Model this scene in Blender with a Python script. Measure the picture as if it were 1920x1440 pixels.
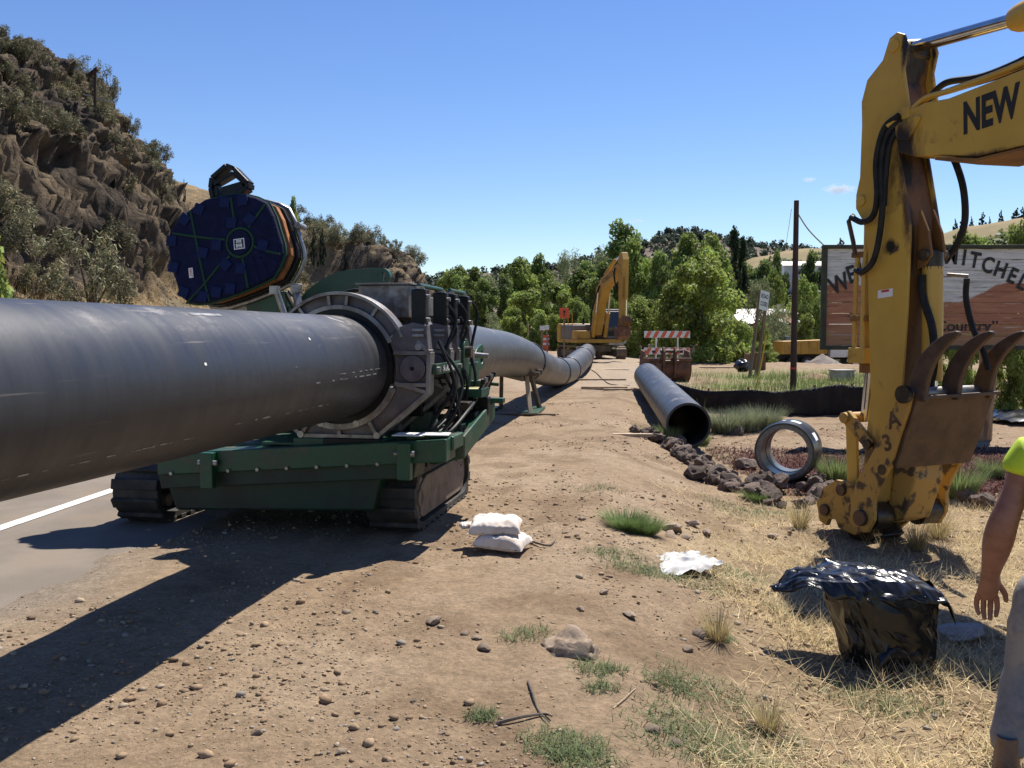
import bpy, bmesh, math, random
import numpy as np
from mathutils import Vector, Matrix, noise as mnoise

for _o in list(bpy.data.objects):
    bpy.data.objects.remove(_o)
scene = bpy.context.scene
C = scene.collection
R = math.radians
rng = random.Random(7)
npr = np.random.RandomState(11)

# ---------------------------------------------------------------- camera, sky, sun, exposure
FPX, CAMH, PITCH = 1750.0, 1.6, math.atan(105 / 1750.0)
cam_data = bpy.data.cameras.new('camera')
cam = bpy.data.objects.new('camera', cam_data)
C.objects.link(cam)
cam.location = (0, 0, CAMH)
cam.rotation_euler = (math.pi / 2 - PITCH, 0, 0)
cam_data.sensor_width = 36.0
cam_data.lens = 36.0 * FPX / 1920.0
cam_data.clip_start = 0.05
cam_data.clip_end = 9000
scene.camera = cam

SUN_AZ, SUN_EL = R(34), R(60)          # azimuth from +Y towards +X
world = bpy.data.worlds.new('World')
scene.world = world
world.use_nodes = True
wn = world.node_tree
wn.nodes.clear()
sky = wn.nodes.new('ShaderNodeTexSky')
sky.sky_type = 'NISHITA'
sky.sun_disc = False
sky.sun_elevation = SUN_EL
sky.sun_rotation = SUN_AZ
sky.altitude = 900
sky.air_density = 1.15
sky.dust_density = 0.0
sky.ozone_density = 4.0
bg = wn.nodes.new('ShaderNodeBackground')
bg.inputs['Strength'].default_value = 0.088
wo = wn.nodes.new('ShaderNodeOutputWorld')
hsv = wn.nodes.new('ShaderNodeHueSaturation')
hsv.inputs['Saturation'].default_value = 1.16
hsv.inputs['Hue'].default_value = 0.513
wn.links.new(sky.outputs[0], hsv.inputs['Color'])
wn.links.new(hsv.outputs[0], bg.inputs[0])
wn.links.new(bg.outputs[0], wo.inputs[0])

sun_data = bpy.data.lights.new('sun', 'SUN')
sun_data.energy = 5.0
sun_data.angle = R(0.5)
sun_data.color = (1.0, 0.95, 0.87)
sun = bpy.data.objects.new('sun', sun_data)
C.objects.link(sun)
sdir = Vector((math.sin(SUN_AZ) * math.cos(SUN_EL), math.cos(SUN_AZ) * math.cos(SUN_EL), math.sin(SUN_EL)))
sun.rotation_euler = (-sdir).to_track_quat('-Z', 'Y').to_euler()
sun.location = sdir * 60

scene.view_settings.view_transform = 'Standard'
scene.view_settings.look = 'None'
scene.view_settings.exposure = 0.66
scene.view_settings.gamma = 1.0

# ---------------------------------------------------------------- pixel of the photograph -> point of the place
def ray(px, py):
    a, b = px - 960, 720 - py
    return Vector((a, FPX * math.cos(PITCH) + b * math.sin(PITCH), -FPX * math.sin(PITCH) + b * math.cos(PITCH)))
def at(px, py, Y):
    r = ray(px, py)
    return Vector((0, 0, CAMH)) + r * (Y / r.y)
def onz(px, py, z):
    r = ray(px, py)
    return Vector((0, 0, CAMH)) + r * ((z - CAMH) / r.z)

# ---------------------------------------------------------------- numpy noise
def _h(ix, iy, s):
    n = (ix * 374761393 + iy * 668265263 + s * 974711) & 0x7fffffff
    n = ((n ^ (n >> 13)) * 1274126177) & 0x7fffffff
    n = n ^ (n >> 16)
    return (n & 0xffff) / 65535.0
def vn(x, y, s=0):
    x = np.asarray(x, float); y = np.asarray(y, float)
    ix = np.floor(x).astype(np.int64); iy = np.floor(y).astype(np.int64)
    fx = x - ix; fy = y - iy
    fx = fx * fx * (3 - 2 * fx); fy = fy * fy * (3 - 2 * fy)
    a = _h(ix, iy, s); b = _h(ix + 1, iy, s); c = _h(ix, iy + 1, s); d = _h(ix + 1, iy + 1, s)
    return (a * (1 - fx) + b * fx) * (1 - fy) + (c * (1 - fx) + d * fx) * fy - 0.5
def fbm(x, y, s=0, o=4, g=0.5):
    t = 0; a = 1.0
    for i in range(o):
        t = t + a * vn(x * 2 ** i + 17.3 * i, y * 2 ** i - 9.1 * i, s + i)
        a *= g
    return t
def sstep(a, b, x):
    t = np.clip((np.asarray(x, float) - a) / (b - a), 0, 1)
    return t * t * (3 - 2 * t)

# ---------------------------------------------------------------- mesh builder
class MB:
    def __init__(self):
        self.v = []; self.f = []
    def add(self, vs, fs, M=None):
        o = len(self.v)
        self.v += [tuple(M @ Vector(p)) if M is not None else tuple(p) for p in vs]
        self.f += [tuple(i + o for i in q) for q in fs]
        return self
    def bx(self, x0, x1, y0, y1, z0, z1, M=None):
        return self.add([(x0, y0, z0), (x1, y0, z0), (x1, y1, z0), (x0, y1, z0), (x0, y0, z1), (x1, y0, z1), (x1, y1, z1), (x0, y1, z1)],
                        [(0, 3, 2, 1), (4, 5, 6, 7), (0, 1, 5, 4), (1, 2, 6, 5), (2, 3, 7, 6), (3, 0, 4, 7)], M)
    def bar(self, p0, p1, w, h=None, upv=(0, 0, 1)):
        p0 = Vector(p0); p1 = Vector(p1); h = h or w
        d = (p1 - p0); L = d.length; d.normalize()
        s = d.cross(Vector(upv))
        if s.length < 1e-4: s = d.cross(Vector((1, 0, 0)))
        s.normalize(); t = s.cross(d)
        vs = [p0 + s * a * w / 2 + t * b * h / 2 for a, b in ((-1, -1), (1, -1), (1, 1), (-1, 1))]
        vs += [q + d * L for q in vs]
        return self.add(vs, [(0, 1, 2, 3), (7, 6, 5, 4), (0, 4, 5, 1), (1, 5, 6, 2), (2, 6, 7, 3), (3, 7, 4, 0)])
    def cyl(self, p0, p1, r0, r1=None, n=16, caps=True):
        return self.tube([p0, p1], [r0, r0 if r1 is None else r1], n, caps)
    def tube(self, pts, r, n=8, caps=True, closed=False):
        pts = [Vector(p) for p in pts]
        m = len(pts)
        rs = r if isinstance(r, (list, tuple)) else [r] * m
        vs = []; prev = None
        for i, p in enumerate(pts):
            a = pts[(i - 1) % m] if (i > 0 or closed) else p
            b = pts[(i + 1) % m] if (i < m - 1 or closed) else p
            d = (b - a).normalized()
            if prev is None:
                s = d.cross(Vector((0, 0, 1)))
                if s.length < 1e-3: s = d.cross(Vector((0, 1, 0)))
                s.normalize()
            else:
                s = prev - d * prev.dot(d); s.normalize()
            prev = s; t = d.cross(s)
            for k in range(n):
                an = 2 * math.pi * k / n
                vs.append(p + (s * math.cos(an) + t * math.sin(an)) * rs[i])
        fs = []
        for i in range(m if closed else m - 1):
            j = (i + 1) % m
            for k in range(n):
                fs.append((i * n + k, i * n + (k + 1) % n, j * n + (k + 1) % n, j * n + k))
        if caps and not closed:
            fs.append(tuple(range(n))[::-1]); fs.append(tuple((m - 1) * n + k for k in range(n)))
        return self.add(vs, fs)
    def prism(self, poly, ax, a0, a1):
        n = len(poly)
        def mk(p, a):
            return {'x': (a, p[0], p[1]), 'y': (p[0], a, p[1]), 'z': (p[0], p[1], a)}[ax]
        vs = [mk(p, a0) for p in poly] + [mk(p, a1) for p in poly]
        fs = [tuple(range(n)), tuple(range(2 * n - 1, n - 1, -1))]
        fs += [(i, i + n, (i + 1) % n + n, (i + 1) % n) for i in range(n)]
        return self.add(vs, fs)
    def band(self, inner, outer, ax, a0, a1, closed=False):
        """strip between two polylines, extruded along an axis"""
        n = len(inner)
        def mk(p, a):
            return {'x': (a, p[0], p[1]), 'y': (p[0], a, p[1]), 'z': (p[0], p[1], a)}[ax]
        vs = [mk(p, a0) for p in inner] + [mk(p, a0) for p in outer] + [mk(p, a1) for p in inner] + [mk(p, a1) for p in outer]
        fs = []
        for i in range(n if closed else n - 1):
            j = (i + 1) % n
            fs += [(i, j, n + j, n + i), (2 * n + j, 2 * n + i, 3 * n + i, 3 * n + j), (i, 2 * n + i, 2 * n + j, j), (n + j, 3 * n + j, 3 * n + i, n + i)]
        if not closed:
            fs += [(0, n, 3 * n, 2 * n), (n - 1, 3 * n - 1, 4 * n - 1, 2 * n - 1)]
        return self.add(vs, fs)
    def build(self, name, mat, parent=None, smooth=False, bevel=0.0, ang=35, seg=2):
        me = bpy.data.meshes.new(name)
        me.from_pydata(self.v, [], self.f)
        bm = bmesh.new(); bm.from_mesh(me)
        bmesh.ops.recalc_face_normals(bm, faces=bm.faces)
        bm.to_mesh(me); bm.free()
        return mkobj(name, me, mat, parent, smooth, bevel, ang, seg)

def mkobj(name, me, mat, parent=None, smooth=False, bevel=0.0, ang=35, seg=2):
    if smooth:
        me.shade_smooth()
        me.set_sharp_from_angle(angle=R(ang))
    if mat is not None and not me.materials:
        me.materials.append(mat)
    o = bpy.data.objects.new(name, me)
    C.objects.link(o)
    if parent is not None:
        o.parent = parent
    if bevel:
        b = o.modifiers.new('bevel', 'BEVEL')
        b.width = bevel; b.segments = seg; b.limit_method = 'ANGLE'; b.angle_limit = R(40)
    return o
def npmesh(name, V, Fq, mat, parent=None, smooth=True, cols=None):
    """fast mesh from numpy arrays (Fq: n x 3 or n x 4)"""
    me = bpy.data.meshes.new(name)
    V = np.asarray(V, np.float32); Fq = np.asarray(Fq, np.int32)
    k = Fq.shape[1]
    me.vertices.add(len(V)); me.vertices.foreach_set('co', V.ravel())
    me.loops.add(Fq.size); me.loops.foreach_set('vertex_index', Fq.ravel())
    me.polygons.add(len(Fq))
    me.polygons.foreach_set('loop_start', np.arange(0, Fq.size, k, dtype=np.int32))
    if smooth:
        me.polygons.foreach_set('use_smooth', np.ones(len(Fq), bool))
    me.update(calc_edges=True)
    if cols is not None:
        ca = me.color_attributes.new('tone', 'FLOAT_COLOR', 'POINT')
        cc = np.ones((len(V), 4), np.float32); cc[:, :3] = cols
        ca.data.foreach_set('color', cc.ravel())
    me.materials.append(mat)
    o = bpy.data.objects.new(name, me)
    C.objects.link(o)
    if parent is not None: o.parent = parent
    return o
def tag(o, label, cat, group=None):
    o['label'] = label; o['category'] = cat
    if group: o['group'] = group
    return o
def empty(name, loc=(0, 0, 0), rz=0.0):
    o = bpy.data.objects.new(name, None)
    C.objects.link(o); o.location = loc; o.rotation_euler = (0, 0, rz)
    o.empty_display_size = 0.2
    return o
def structure(o):
    o['kind'] = 'structure'; return o
def stuff(o):
    o['kind'] = 'stuff'; return o
def copy_tree(o, parent=None):
    c = o.copy(); C.objects.link(c)
    if parent is not None: c.parent = parent
    for ch in o.children: copy_tree(ch, c)
    return c
def text_mesh(txt, size=1.0, bold=0.0, shear=0.0, ext=0.0):
    cu = bpy.data.curves.new('t', 'FONT')
    cu.body = txt; cu.size = size; cu.offset = bold; cu.shear = shear; cu.extrude = ext
    cu.align_x = 'CENTER'; cu.align_y = 'CENTER'; cu.resolution_u = 4
    ob = bpy.data.objects.new('t', cu); C.objects.link(ob)
    dg = bpy.context.evaluated_depsgraph_get()
    me = bpy.data.meshes.new_from_object(ob.evaluated_get(dg))
    bpy.data.objects.remove(ob); bpy.data.curves.remove(cu)
    me.materials.clear()
    return me

# ---------------------------------------------------------------- materials
def mat(name, col, rough=0.6, metal=0.0, col2=None, scale=6.0, lo=0.42, hi=0.62, bump=0.0, bscale=40.0, dirt=None, dscale=2.5, dlo=0.52, dhi=0.68, spec=None, stretch=None, trans=0.0, rvar=0.0, objvar=0.0):
    m = bpy.data.materials.new(name); m.use_nodes = True
    N = m.node_tree.nodes; Lk = m.node_tree.links
    b = N['Principled BSDF']
    b.inputs['Roughness'].default_value = rough
    b.inputs['Metallic'].default_value = metal
    if spec is not None: b.inputs['Specular IOR Level'].default_value = spec
    tc = N.new('ShaderNodeTexCoord')
    src = tc.outputs['Object']
    if stretch:
        mp = N.new('ShaderNodeMapping'); mp.inputs['Scale'].default_value = stretch
        Lk.new(src, mp.inputs[0]); src = mp.outputs[0]
    def nz(sc, det=6, rg=0.6):
        n = N.new('ShaderNodeTexNoise'); n.inputs['Scale'].default_value = sc; n.inputs['Detail'].default_value = det; n.inputs['Roughness'].default_value = rg
        Lk.new(src, n.inputs['Vector']); return n
    def ramp(fac, a, c):
        r = N.new('ShaderNodeMapRange'); r.inputs['From Min'].default_value = a; r.inputs['From Max'].default_value = c; r.clamp = True
        Lk.new(fac, r.inputs['Value']); return r.outputs[0]
    def mix(fac, a, c):
        x = N.new('ShaderNodeMix'); x.data_type = 'RGBA'
        if hasattr(fac, 'links'): Lk.new(fac, x.inputs['Factor'])
        else: x.inputs['Factor'].default_value = fac
        for i, q in ((6, a), (7, c)):
            if hasattr(q, 'links'): Lk.new(q, x.inputs[i])
            else: x.inputs[i].default_value = (*q, 1)
        return x.outputs[2]
    cur = (*col,)
    n1 = None
    if col2 is not None:
        n1 = nz(scale)
        cur = mix(ramp(n1.outputs[0], lo, hi), col, col2)
    if dirt is not None:
        n2 = nz(dscale, 9, 0.7)
        f2 = ramp(n2.outputs[0], dlo, dhi)
        cur = mix(f2, cur, dirt)
        rr = N.new('ShaderNodeMapRange'); rr.inputs['To Min'].default_value = rough; rr.inputs['To Max'].default_value = min(1, rough + 0.35)
        Lk.new(f2, rr.inputs['Value']); Lk.new(rr.outputs[0], b.inputs['Roughness'])
    if objvar:
        oi = N.new('ShaderNodeObjectInfo')
        hs = N.new('ShaderNodeHueSaturation')
        r2 = N.new('ShaderNodeMapRange'); r2.inputs['To Min'].default_value = 1 - objvar; r2.inputs['To Max'].default_value = 1 + objvar
        Lk.new(oi.outputs['Random'], r2.inputs['Value']); Lk.new(r2.outputs[0], hs.inputs['Value'])
        if hasattr(cur, 'links'): Lk.new(cur, hs.inputs['Color'])
        else: hs.inputs['Color'].default_value = (*cur, 1)
        cur = hs.outputs[0]
    if hasattr(cur, 'links'): Lk.new(cur, b.inputs['Base Color'])
    else: b.inputs['Base Color'].default_value = (*cur, 1)
    if bump:
        n3 = nz(bscale, 8, 0.65)
        bp = N.new('ShaderNodeBump'); bp.inputs['Strength'].default_value = 1.0; bp.inputs['Distance'].default_value = bump
        Lk.new(n3.outputs[0], bp.inputs['Height']); Lk.new(bp.outputs[0], b.inputs['Normal'])
    if trans:
        tr = N.new('ShaderNodeBsdfTranslucent'); ms = N.new('ShaderNodeMixShader'); ms.inputs[0].default_value = trans
        if hasattr(cur, 'links'): Lk.new(cur, tr.inputs[0])
        else: tr.inputs[0].default_value = (*cur, 1)
        Lk.new(b.outputs[0], ms.inputs[1]); Lk.new(tr.outputs[0], ms.inputs[2]); Lk.new(ms.outputs[0], N['Material Output'].inputs[0])
    return m

def tone_mat(name, rough=0.9, var=0.25, vscale=30.0, bump=0.0, bscale=60.0, trans=0.0, objvar=0.0, spec=0.3, fine=0.0):
    """colour from the point attribute 'tone', broken up with noise"""
    m = bpy.data.materials.new(name); m.use_nodes = True
    N = m.node_tree.nodes; Lk = m.node_tree.links
    b = N['Principled BSDF']; b.inputs['Roughness'].default_value = rough; b.inputs['Specular IOR Level'].default_value = spec
    a = N.new('ShaderNodeAttribute'); a.attribute_name = 'tone'
    tc = N.new('ShaderNodeTexCoord')
    n = N.new('ShaderNodeTexNoise'); n.inputs['Scale'].default_value = vscale; n.inputs['Detail'].default_value = 10; n.inputs['Roughness'].default_value = 0.7
    Lk.new(tc.outputs['Object'], n.inputs['Vector'])
    mr = N.new('ShaderNodeMapRange'); mr.inputs['From Min'].default_value = 0.25; mr.inputs['From Max'].default_value = 0.75
    mr.inputs['To Min'].default_value = 1 - var; mr.inputs['To Max'].default_value = 1 + var
    Lk.new(n.outputs[0], mr.inputs['Value'])
    hs = N.new('ShaderNodeHueSaturation'); Lk.new(a.outputs['Color'], hs.inputs['Color'])
    val = mr.outputs[0]
    if objvar:
        oi = N.new('ShaderNodeObjectInfo'); r2 = N.new('ShaderNodeMapRange'); r2.inputs['To Min'].default_value = 1 - objvar; r2.inputs['To Max'].default_value = 1 + objvar
        Lk.new(oi.outputs['Random'], r2.inputs['Value'])
        mm = N.new('ShaderNodeMath'); mm.operation = 'MULTIPLY'; Lk.new(val, mm.inputs[0]); Lk.new(r2.outputs[0], mm.inputs[1]); val = mm.outputs[0]
    if fine:
        v2 = N.new('ShaderNodeTexVoronoi'); v2.inputs['Scale'].default_value = 55.0
        Lk.new(tc.outputs['Object'], v2.inputs['Vector'])
        sp = N.new('ShaderNodeSeparateColor'); Lk.new(v2.outputs['Color'], sp.inputs[0])
        r3 = N.new('ShaderNodeMapRange'); r3.inputs['To Min'].default_value = 1 - fine; r3.inputs['To Max'].default_value = 1 + fine
        Lk.new(sp.outputs[0], r3.inputs['Value'])
        m3 = N.new('ShaderNodeMath'); m3.operation = 'MULTIPLY'; Lk.new(val, m3.inputs[0]); Lk.new(r3.outputs[0], m3.inputs[1]); val = m3.outputs[0]
    Lk.new(val, hs.inputs['Value'])
    Lk.new(hs.outputs[0], b.inputs['Base Color'])
    if bump:
        n3 = N.new('ShaderNodeTexNoise'); n3.inputs['Scale'].default_value = bscale; n3.inputs['Detail'].default_value = 10; n3.inputs['Roughness'].default_value = 0.72
        Lk.new(tc.outputs['Object'], n3.inputs['Vector'])
        bp = N.new('ShaderNodeBump'); bp.inputs['Distance'].default_value = bump; bp.inputs['Strength'].default_value = 1.0
        Lk.new(n3.outputs[0], bp.inputs['Height']); Lk.new(bp.outputs[0], b.inputs['Normal'])
    if trans:
        tr = N.new('ShaderNodeBsdfTranslucent'); ms = N.new('ShaderNodeMixShader'); ms.inputs[0].default_value = trans
        Lk.new(hs.outputs[0], tr.inputs[0]); Lk.new(b.outputs[0], ms.inputs[1]); Lk.new(tr.outputs[0], ms.inputs[2]); Lk.new(ms.outputs[0], N['Material Output'].inputs[0])
    return m

M = {}
def pipe_mat(name, base, dust):
    m = bpy.data.materials.new(name); m.use_nodes = True
    N = m.node_tree.nodes; Lk = m.node_tree.links; b = N['Principled BSDF']
    tc = N.new('ShaderNodeTexCoord')
    def nz(st, det=6, rg=0.6):
        mp = N.new('ShaderNodeMapping'); mp.inputs['Scale'].default_value = st; Lk.new(tc.outputs['Object'], mp.inputs[0])
        n = N.new('ShaderNodeTexNoise'); n.inputs['Scale'].default_value = 1.0; n.inputs['Detail'].default_value = det; n.inputs['Roughness'].default_value = rg
        Lk.new(mp.outputs[0], n.inputs['Vector']); return n.outputs[0]
    def ramp(v, a, c, t0=0.0, t1=1.0):
        r = N.new('ShaderNodeMapRange'); r.inputs['From Min'].default_value = a; r.inputs['From Max'].default_value = c; r.inputs['To Min'].default_value = t0; r.inputs['To Max'].default_value = t1
        Lk.new(v, r.inputs['Value']); return r.outputs[0]
    def mix(f, a, c):
        x = N.new('ShaderNodeMix'); x.data_type = 'RGBA'; Lk.new(f, x.inputs['Factor'])
        for i, q in ((6, a), (7, c)):
            if hasattr(q, 'links'): Lk.new(q, x.inputs[i])
            else: x.inputs[i].default_value = (*q, 1)
        return x.outputs[2]
    def mul(a, c):
        x = N.new('ShaderNodeMath'); x.operation = 'MULTIPLY'; Lk.new(a, x.inputs[0]); Lk.new(c, x.inputs[1]); return x.outputs[0]
    light = tuple(min(1, c * 2.1) for c in base)
    c1 = mix(ramp(nz((2.2, 22, 2.2), 6, 0.7), 0.38, 0.78), base, tuple(c * 0.72 for c in light))                 # rings of handling marks round the pipe
    c1 = mix(ramp(nz((1.5, 0.35, 1.5), 8), 0.5, 0.8), c1, tuple(c * 0.6 + d * 0.25 for c, d in zip(light, dust)))
    sc = mul(ramp(nz((30, 0.7, 30), 4), 0.64, 0.69), ramp(nz((1.0, 0.9, 1.0), 3), 0.5, 0.6))   # long scratches
    c1 = mix(sc, c1, tuple(d * 0.6 for d in dust))
    geo = N.new('ShaderNodeNewGeometry'); sp = N.new('ShaderNodeSeparateXYZ'); Lk.new(geo.outputs['Normal'], sp.inputs[0])
    sm = mul(ramp(nz((3.4, 2.0, 3.4), 10, 0.72), 0.53, 0.66), ramp(sp.outputs[2], 0.55, 0.9))  # dried dust that settled on top
    c1 = mix(mul(sm, ramp(nz((16, 5, 16), 6), 0.4, 0.62)), c1, dust)
    md = mul(ramp(nz((7, 2.2, 7), 9, 0.75), 0.60, 0.66), ramp(nz((0.7, 0.5, 0.7), 3), 0.5, 0.62))  # splashes of mud
    c1 = mix(md, c1, tuple(d * 0.55 for d in dust))
    Lk.new(c1, b.inputs['Base Color'])
    Lk.new(ramp(nz((2, 9, 2), 6), 0.3, 0.7, 0.38, 0.52), b.inputs['Roughness'])
    bp = N.new('ShaderNodeBump'); bp.inputs['Distance'].default_value = 0.0012; Lk.new(nz((6, 5, 6), 8, 0.7), bp.inputs['Height']); Lk.new(bp.outputs[0], b.inputs['Normal'])
    return m
M['hdpe'] = pipe_mat('black_pipe_plastic', (0.026, 0.027, 0.031), (0.27, 0.24, 0.21))
M['hdpe_clean'] = mat('clean_black_plastic', (0.022, 0.022, 0.024), 0.3, bump=0.0005, bscale=30)
M['alu'] = mat('cast_aluminium', (0.27, 0.26, 0.25), 0.48, 0.75, col2=(0.16, 0.14, 0.13), scale=5, dirt=(0.16, 0.12, 0.09), dscale=4, bump=0.001, bscale=60)
M['alu_panel'] = mat('cast_aluminium_web', (0.15, 0.135, 0.14), 0.6, 0.5, col2=(0.09, 0.08, 0.085), scale=6, dirt=(0.17, 0.11, 0.08), dscale=3, bump=0.001, bscale=50)
M['steel'] = mat('polished_steel', (0.62, 0.62, 0.62), 0.14, 1.0, col2=(0.5, 0.5, 0.5), scale=8)
M['dullsteel'] = mat('dull_steel', (0.34, 0.33, 0.32), 0.45, 0.8, col2=(0.22, 0.2, 0.18), scale=12)
M['green'] = mat('green_machine_paint', (0.004, 0.058, 0.028), 0.42, col2=(0.003, 0.042, 0.02), scale=4, dirt=(0.11, 0.092, 0.062), dscale=4, dlo=0.52, dhi=0.78, bump=0.0006, bscale=25)
M['greenshade'] = mat('shaded_grimy_green_paint', (0.003, 0.028, 0.015), 0.55, col2=(0.006, 0.012, 0.009), scale=3, dirt=(0.05, 0.042, 0.03), dscale=4, dlo=0.52, dhi=0.75, bump=0.001, bscale=25)  # machine green darkened to put the underside's shade into the colour, plus dirt
M['black'] = mat('black_paint', (0.006, 0.006, 0.0065), 0.42, col2=(0.012, 0.0115, 0.011), scale=7, bump=0.0004, spec=0.25)
M['rubber'] = mat('dusty_rubber', (0.018, 0.017, 0.016), 0.75, col2=(0.05, 0.042, 0.034), scale=5, dirt=(0.16, 0.125, 0.09), dscale=4, dlo=0.56, dhi=0.78, bump=0.002, bscale=30)
M['trackframe'] = mat('dusty_track_frame', (0.22, 0.165, 0.115), 0.8, col2=(0.13, 0.095, 0.065), scale=5, dirt=(0.24, 0.18, 0.12), dscale=6, bump=0.002, bscale=25)
M['hose'] = mat('hydraulic_hose', (0.008, 0.008, 0.008), 0.55, col2=(0.02, 0.018, 0.016), scale=12, spec=0.25)
M['blue'] = mat('blue_quilted_fabric', (0.006, 0.008, 0.032), 0.85, col2=(0.008, 0.011, 0.045), scale=14, bump=0.003, bscale=22, spec=0.2)
M['bluepatch'] = mat('blue_patch_fabric', (0.0075, 0.0145, 0.06), 0.8, col2=(0.009, 0.018, 0.07), scale=20, bump=0.001, spec=0.2)
M['greenstrap'] = mat('green_webbing', (0.006, 0.046, 0.018), 0.8, bump=0.001, bscale=80)
M['white'] = mat('white_paint', (0.72, 0.72, 0.70), 0.5, col2=(0.62, 0.61, 0.58), scale=5)
M['paper'] = mat('white_paper', (0.74, 0.73, 0.70), 0.7, col2=(0.5, 0.5, 0.5), scale=60, lo=0.6, hi=0.64)
M['yellow'] = mat('worn_yellow_paint', (0.56, 0.345, 0.06), 0.42, col2=(0.48, 0.28, 0.045), scale=2.5, lo=0.35, hi=0.7, dirt=(0.12, 0.065, 0.022), dscale=3.2, dlo=0.58, dhi=0.72, bump=0.0008, bscale=18)
M['yellowrust'] = mat('rust_streaked_yellow_paint', (0.23, 0.105, 0.018), 0.6, col2=(0.11, 0.045, 0.014), scale=3.2, lo=0.35, hi=0.65, dirt=(0.025, 0.017, 0.012), dscale=3.0, dlo=0.55, dhi=0.7, bump=0.001, bscale=20, stretch=(1, 1, 0.5))
M['yellowchip'] = mat('chipped_yellow_paint', (0.40, 0.23, 0.05), 0.55, col2=(0.06, 0.036, 0.02), scale=7, lo=0.52, hi=0.60, dirt=(0.03, 0.02, 0.014), dscale=4, dlo=0.60, dhi=0.70, bump=0.0015, bscale=25)
M['rust'] = mat('rusty_worn_steel', (0.105, 0.062, 0.038), 0.55, 0.35, col2=(0.06, 0.036, 0.024), scale=5, dirt=(0.19, 0.13, 0.09), dscale=4, dlo=0.56, dhi=0.78, bump=0.0015, bscale=30)
M['rustbucket'] = mat('rusty_bucket_steel', (0.17, 0.075, 0.04), 0.75, 0.1, col2=(0.08, 0.042, 0.026), scale=4, dirt=(0.25, 0.16, 0.10), dscale=3, bump=0.003, bscale=18)
M['grease'] = mat('greasy_black_steel', (0.02, 0.016, 0.013), 0.4, 0.2, col2=(0.06, 0.04, 0.02), scale=8, bump=0.001)
M['glass'] = mat('tinted_cab_glass', (0.03, 0.04, 0.04), 0.06, spec=0.8)
M['greybody'] = mat('grey_machine_plastic', (0.13, 0.13, 0.15), 0.5, col2=(0.1, 0.1, 0.11), scale=4)
M['orange'] = mat('orange_plastic', (0.72, 0.10, 0.025), 0.55, col2=(0.6, 0.085, 0.02), scale=5)
M['orangeboard'] = mat('orange_reflective_stripe', (0.62, 0.12, 0.04), 0.5)
M['concrete'] = mat('concrete', (0.40, 0.37, 0.33), 0.85, col2=(0.30, 0.28, 0.25), scale=3, dirt=(0.2, 0.17, 0.14), dscale=2, bump=0.003, bscale=15)
M['wood'] = mat('weathered_wood', (0.25, 0.17, 0.10), 0.8, col2=(0.14, 0.09, 0.05), scale=3, bump=0.003, bscale=10, stretch=(8, 8, 0.7))
M['lumber'] = mat('pale_lumber', (0.50, 0.38, 0.24), 0.75, col2=(0.36, 0.26, 0.16), scale=5, bump=0.002, bscale=12)
M['log'] = mat('peeled_log', (0.36, 0.22, 0.11), 0.7, col2=(0.15, 0.085, 0.045), scale=2.5, lo=0.45, hi=0.62, bump=0.006, bscale=6, stretch=(6, 6, 0.9))
M['postbrown'] = mat('dark_brown_post', (0.055, 0.024, 0.016), 0.75, col2=(0.035, 0.016, 0.012), scale=4, bump=0.003, bscale=10, stretch=(6, 6, 0.5))
M['siltcloth'] = mat('black_silt_cloth', (0.013, 0.012, 0.012), 0.7, col2=(0.03, 0.025, 0.022), scale=3, bump=0.004, bscale=9, spec=0.25)
M['trash'] = mat('black_plastic_film', (0.008, 0.008, 0.010), 0.24, spec=0.5, bump=0.004, bscale=11)
M['sand_bag'] = mat('white_woven_sack', (0.66, 0.60, 0.54), 0.8, col2=(0.55, 0.47, 0.40), scale=4, dirt=(0.42, 0.31, 0.22), dscale=3, dlo=0.58, dhi=0.8, bump=0.002, bscale=40)
M['whitesheet'] = mat('white_woven_sheet', (0.60, 0.585, 0.565), 0.8, col2=(0.5, 0.48, 0.45), scale=8, bump=0.001, bscale=50)
M['lava'] = mat('lava_rock', (0.165, 0.12, 0.092), 0.95, col2=(0.09, 0.066, 0.054), scale=9, dirt=(0.23, 0.165, 0.115), dscale=4, dlo=0.5, dhi=0.72, bump=0.012, bscale=22, objvar=0.4)
M['stone'] = mat('tan_stone', (0.33, 0.25, 0.18), 0.9, col2=(0.25, 0.18, 0.125), scale=5, bump=0.006, bscale=25, objvar=0.3)
M['skin'] = mat('tanned_skin', (0.26, 0.12, 0.078), 0.5, col2=(0.20, 0.085, 0.055), scale=18, bump=0.0006, bscale=90)
M['hivis'] = mat('hi_vis_yellow_cloth', (0.50, 0.66, 0.03), 0.75, col2=(0.44, 0.6, 0.025), scale=8, bump=0.003, bscale=14)
M['denim'] = mat('dusty_grey_denim', (0.20, 0.20, 0.21), 0.85, col2=(0.27, 0.25, 0.23), scale=5, dirt=(0.13, 0.14, 0.17), dscale=4, bump=0.004, bscale=20)
M['boot'] = mat('tan_leather_boot', (0.22, 0.14, 0.085), 0.7, col2=(0.15, 0.095, 0.06), scale=8, bump=0.002)
M['hair'] = mat('brown_hair', (0.04, 0.025, 0.015), 0.6)
M['bark'] = mat('grey_bark', (0.12, 0.095, 0.075), 0.9, col2=(0.07, 0.055, 0.045), scale=6, bump=0.01, bscale=10)
M['stickeryellow'] = mat('yellow_warning_sticker', (0.62, 0.52, 0.12), 0.5, col2=(0.5, 0.5, 0.4), scale=30, lo=0.5, hi=0.55)
M['red'] = mat('red_print', (0.5, 0.03, 0.03), 0.5)
M['inkblack'] = mat('black_lettering', (0.012, 0.012, 0.012), 0.5)
M['fadeink'] = mat('flaking_black_lettering', (0.014, 0.013, 0.012), 0.7, col2=(0.05, 0.045, 0.04), scale=10)

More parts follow.
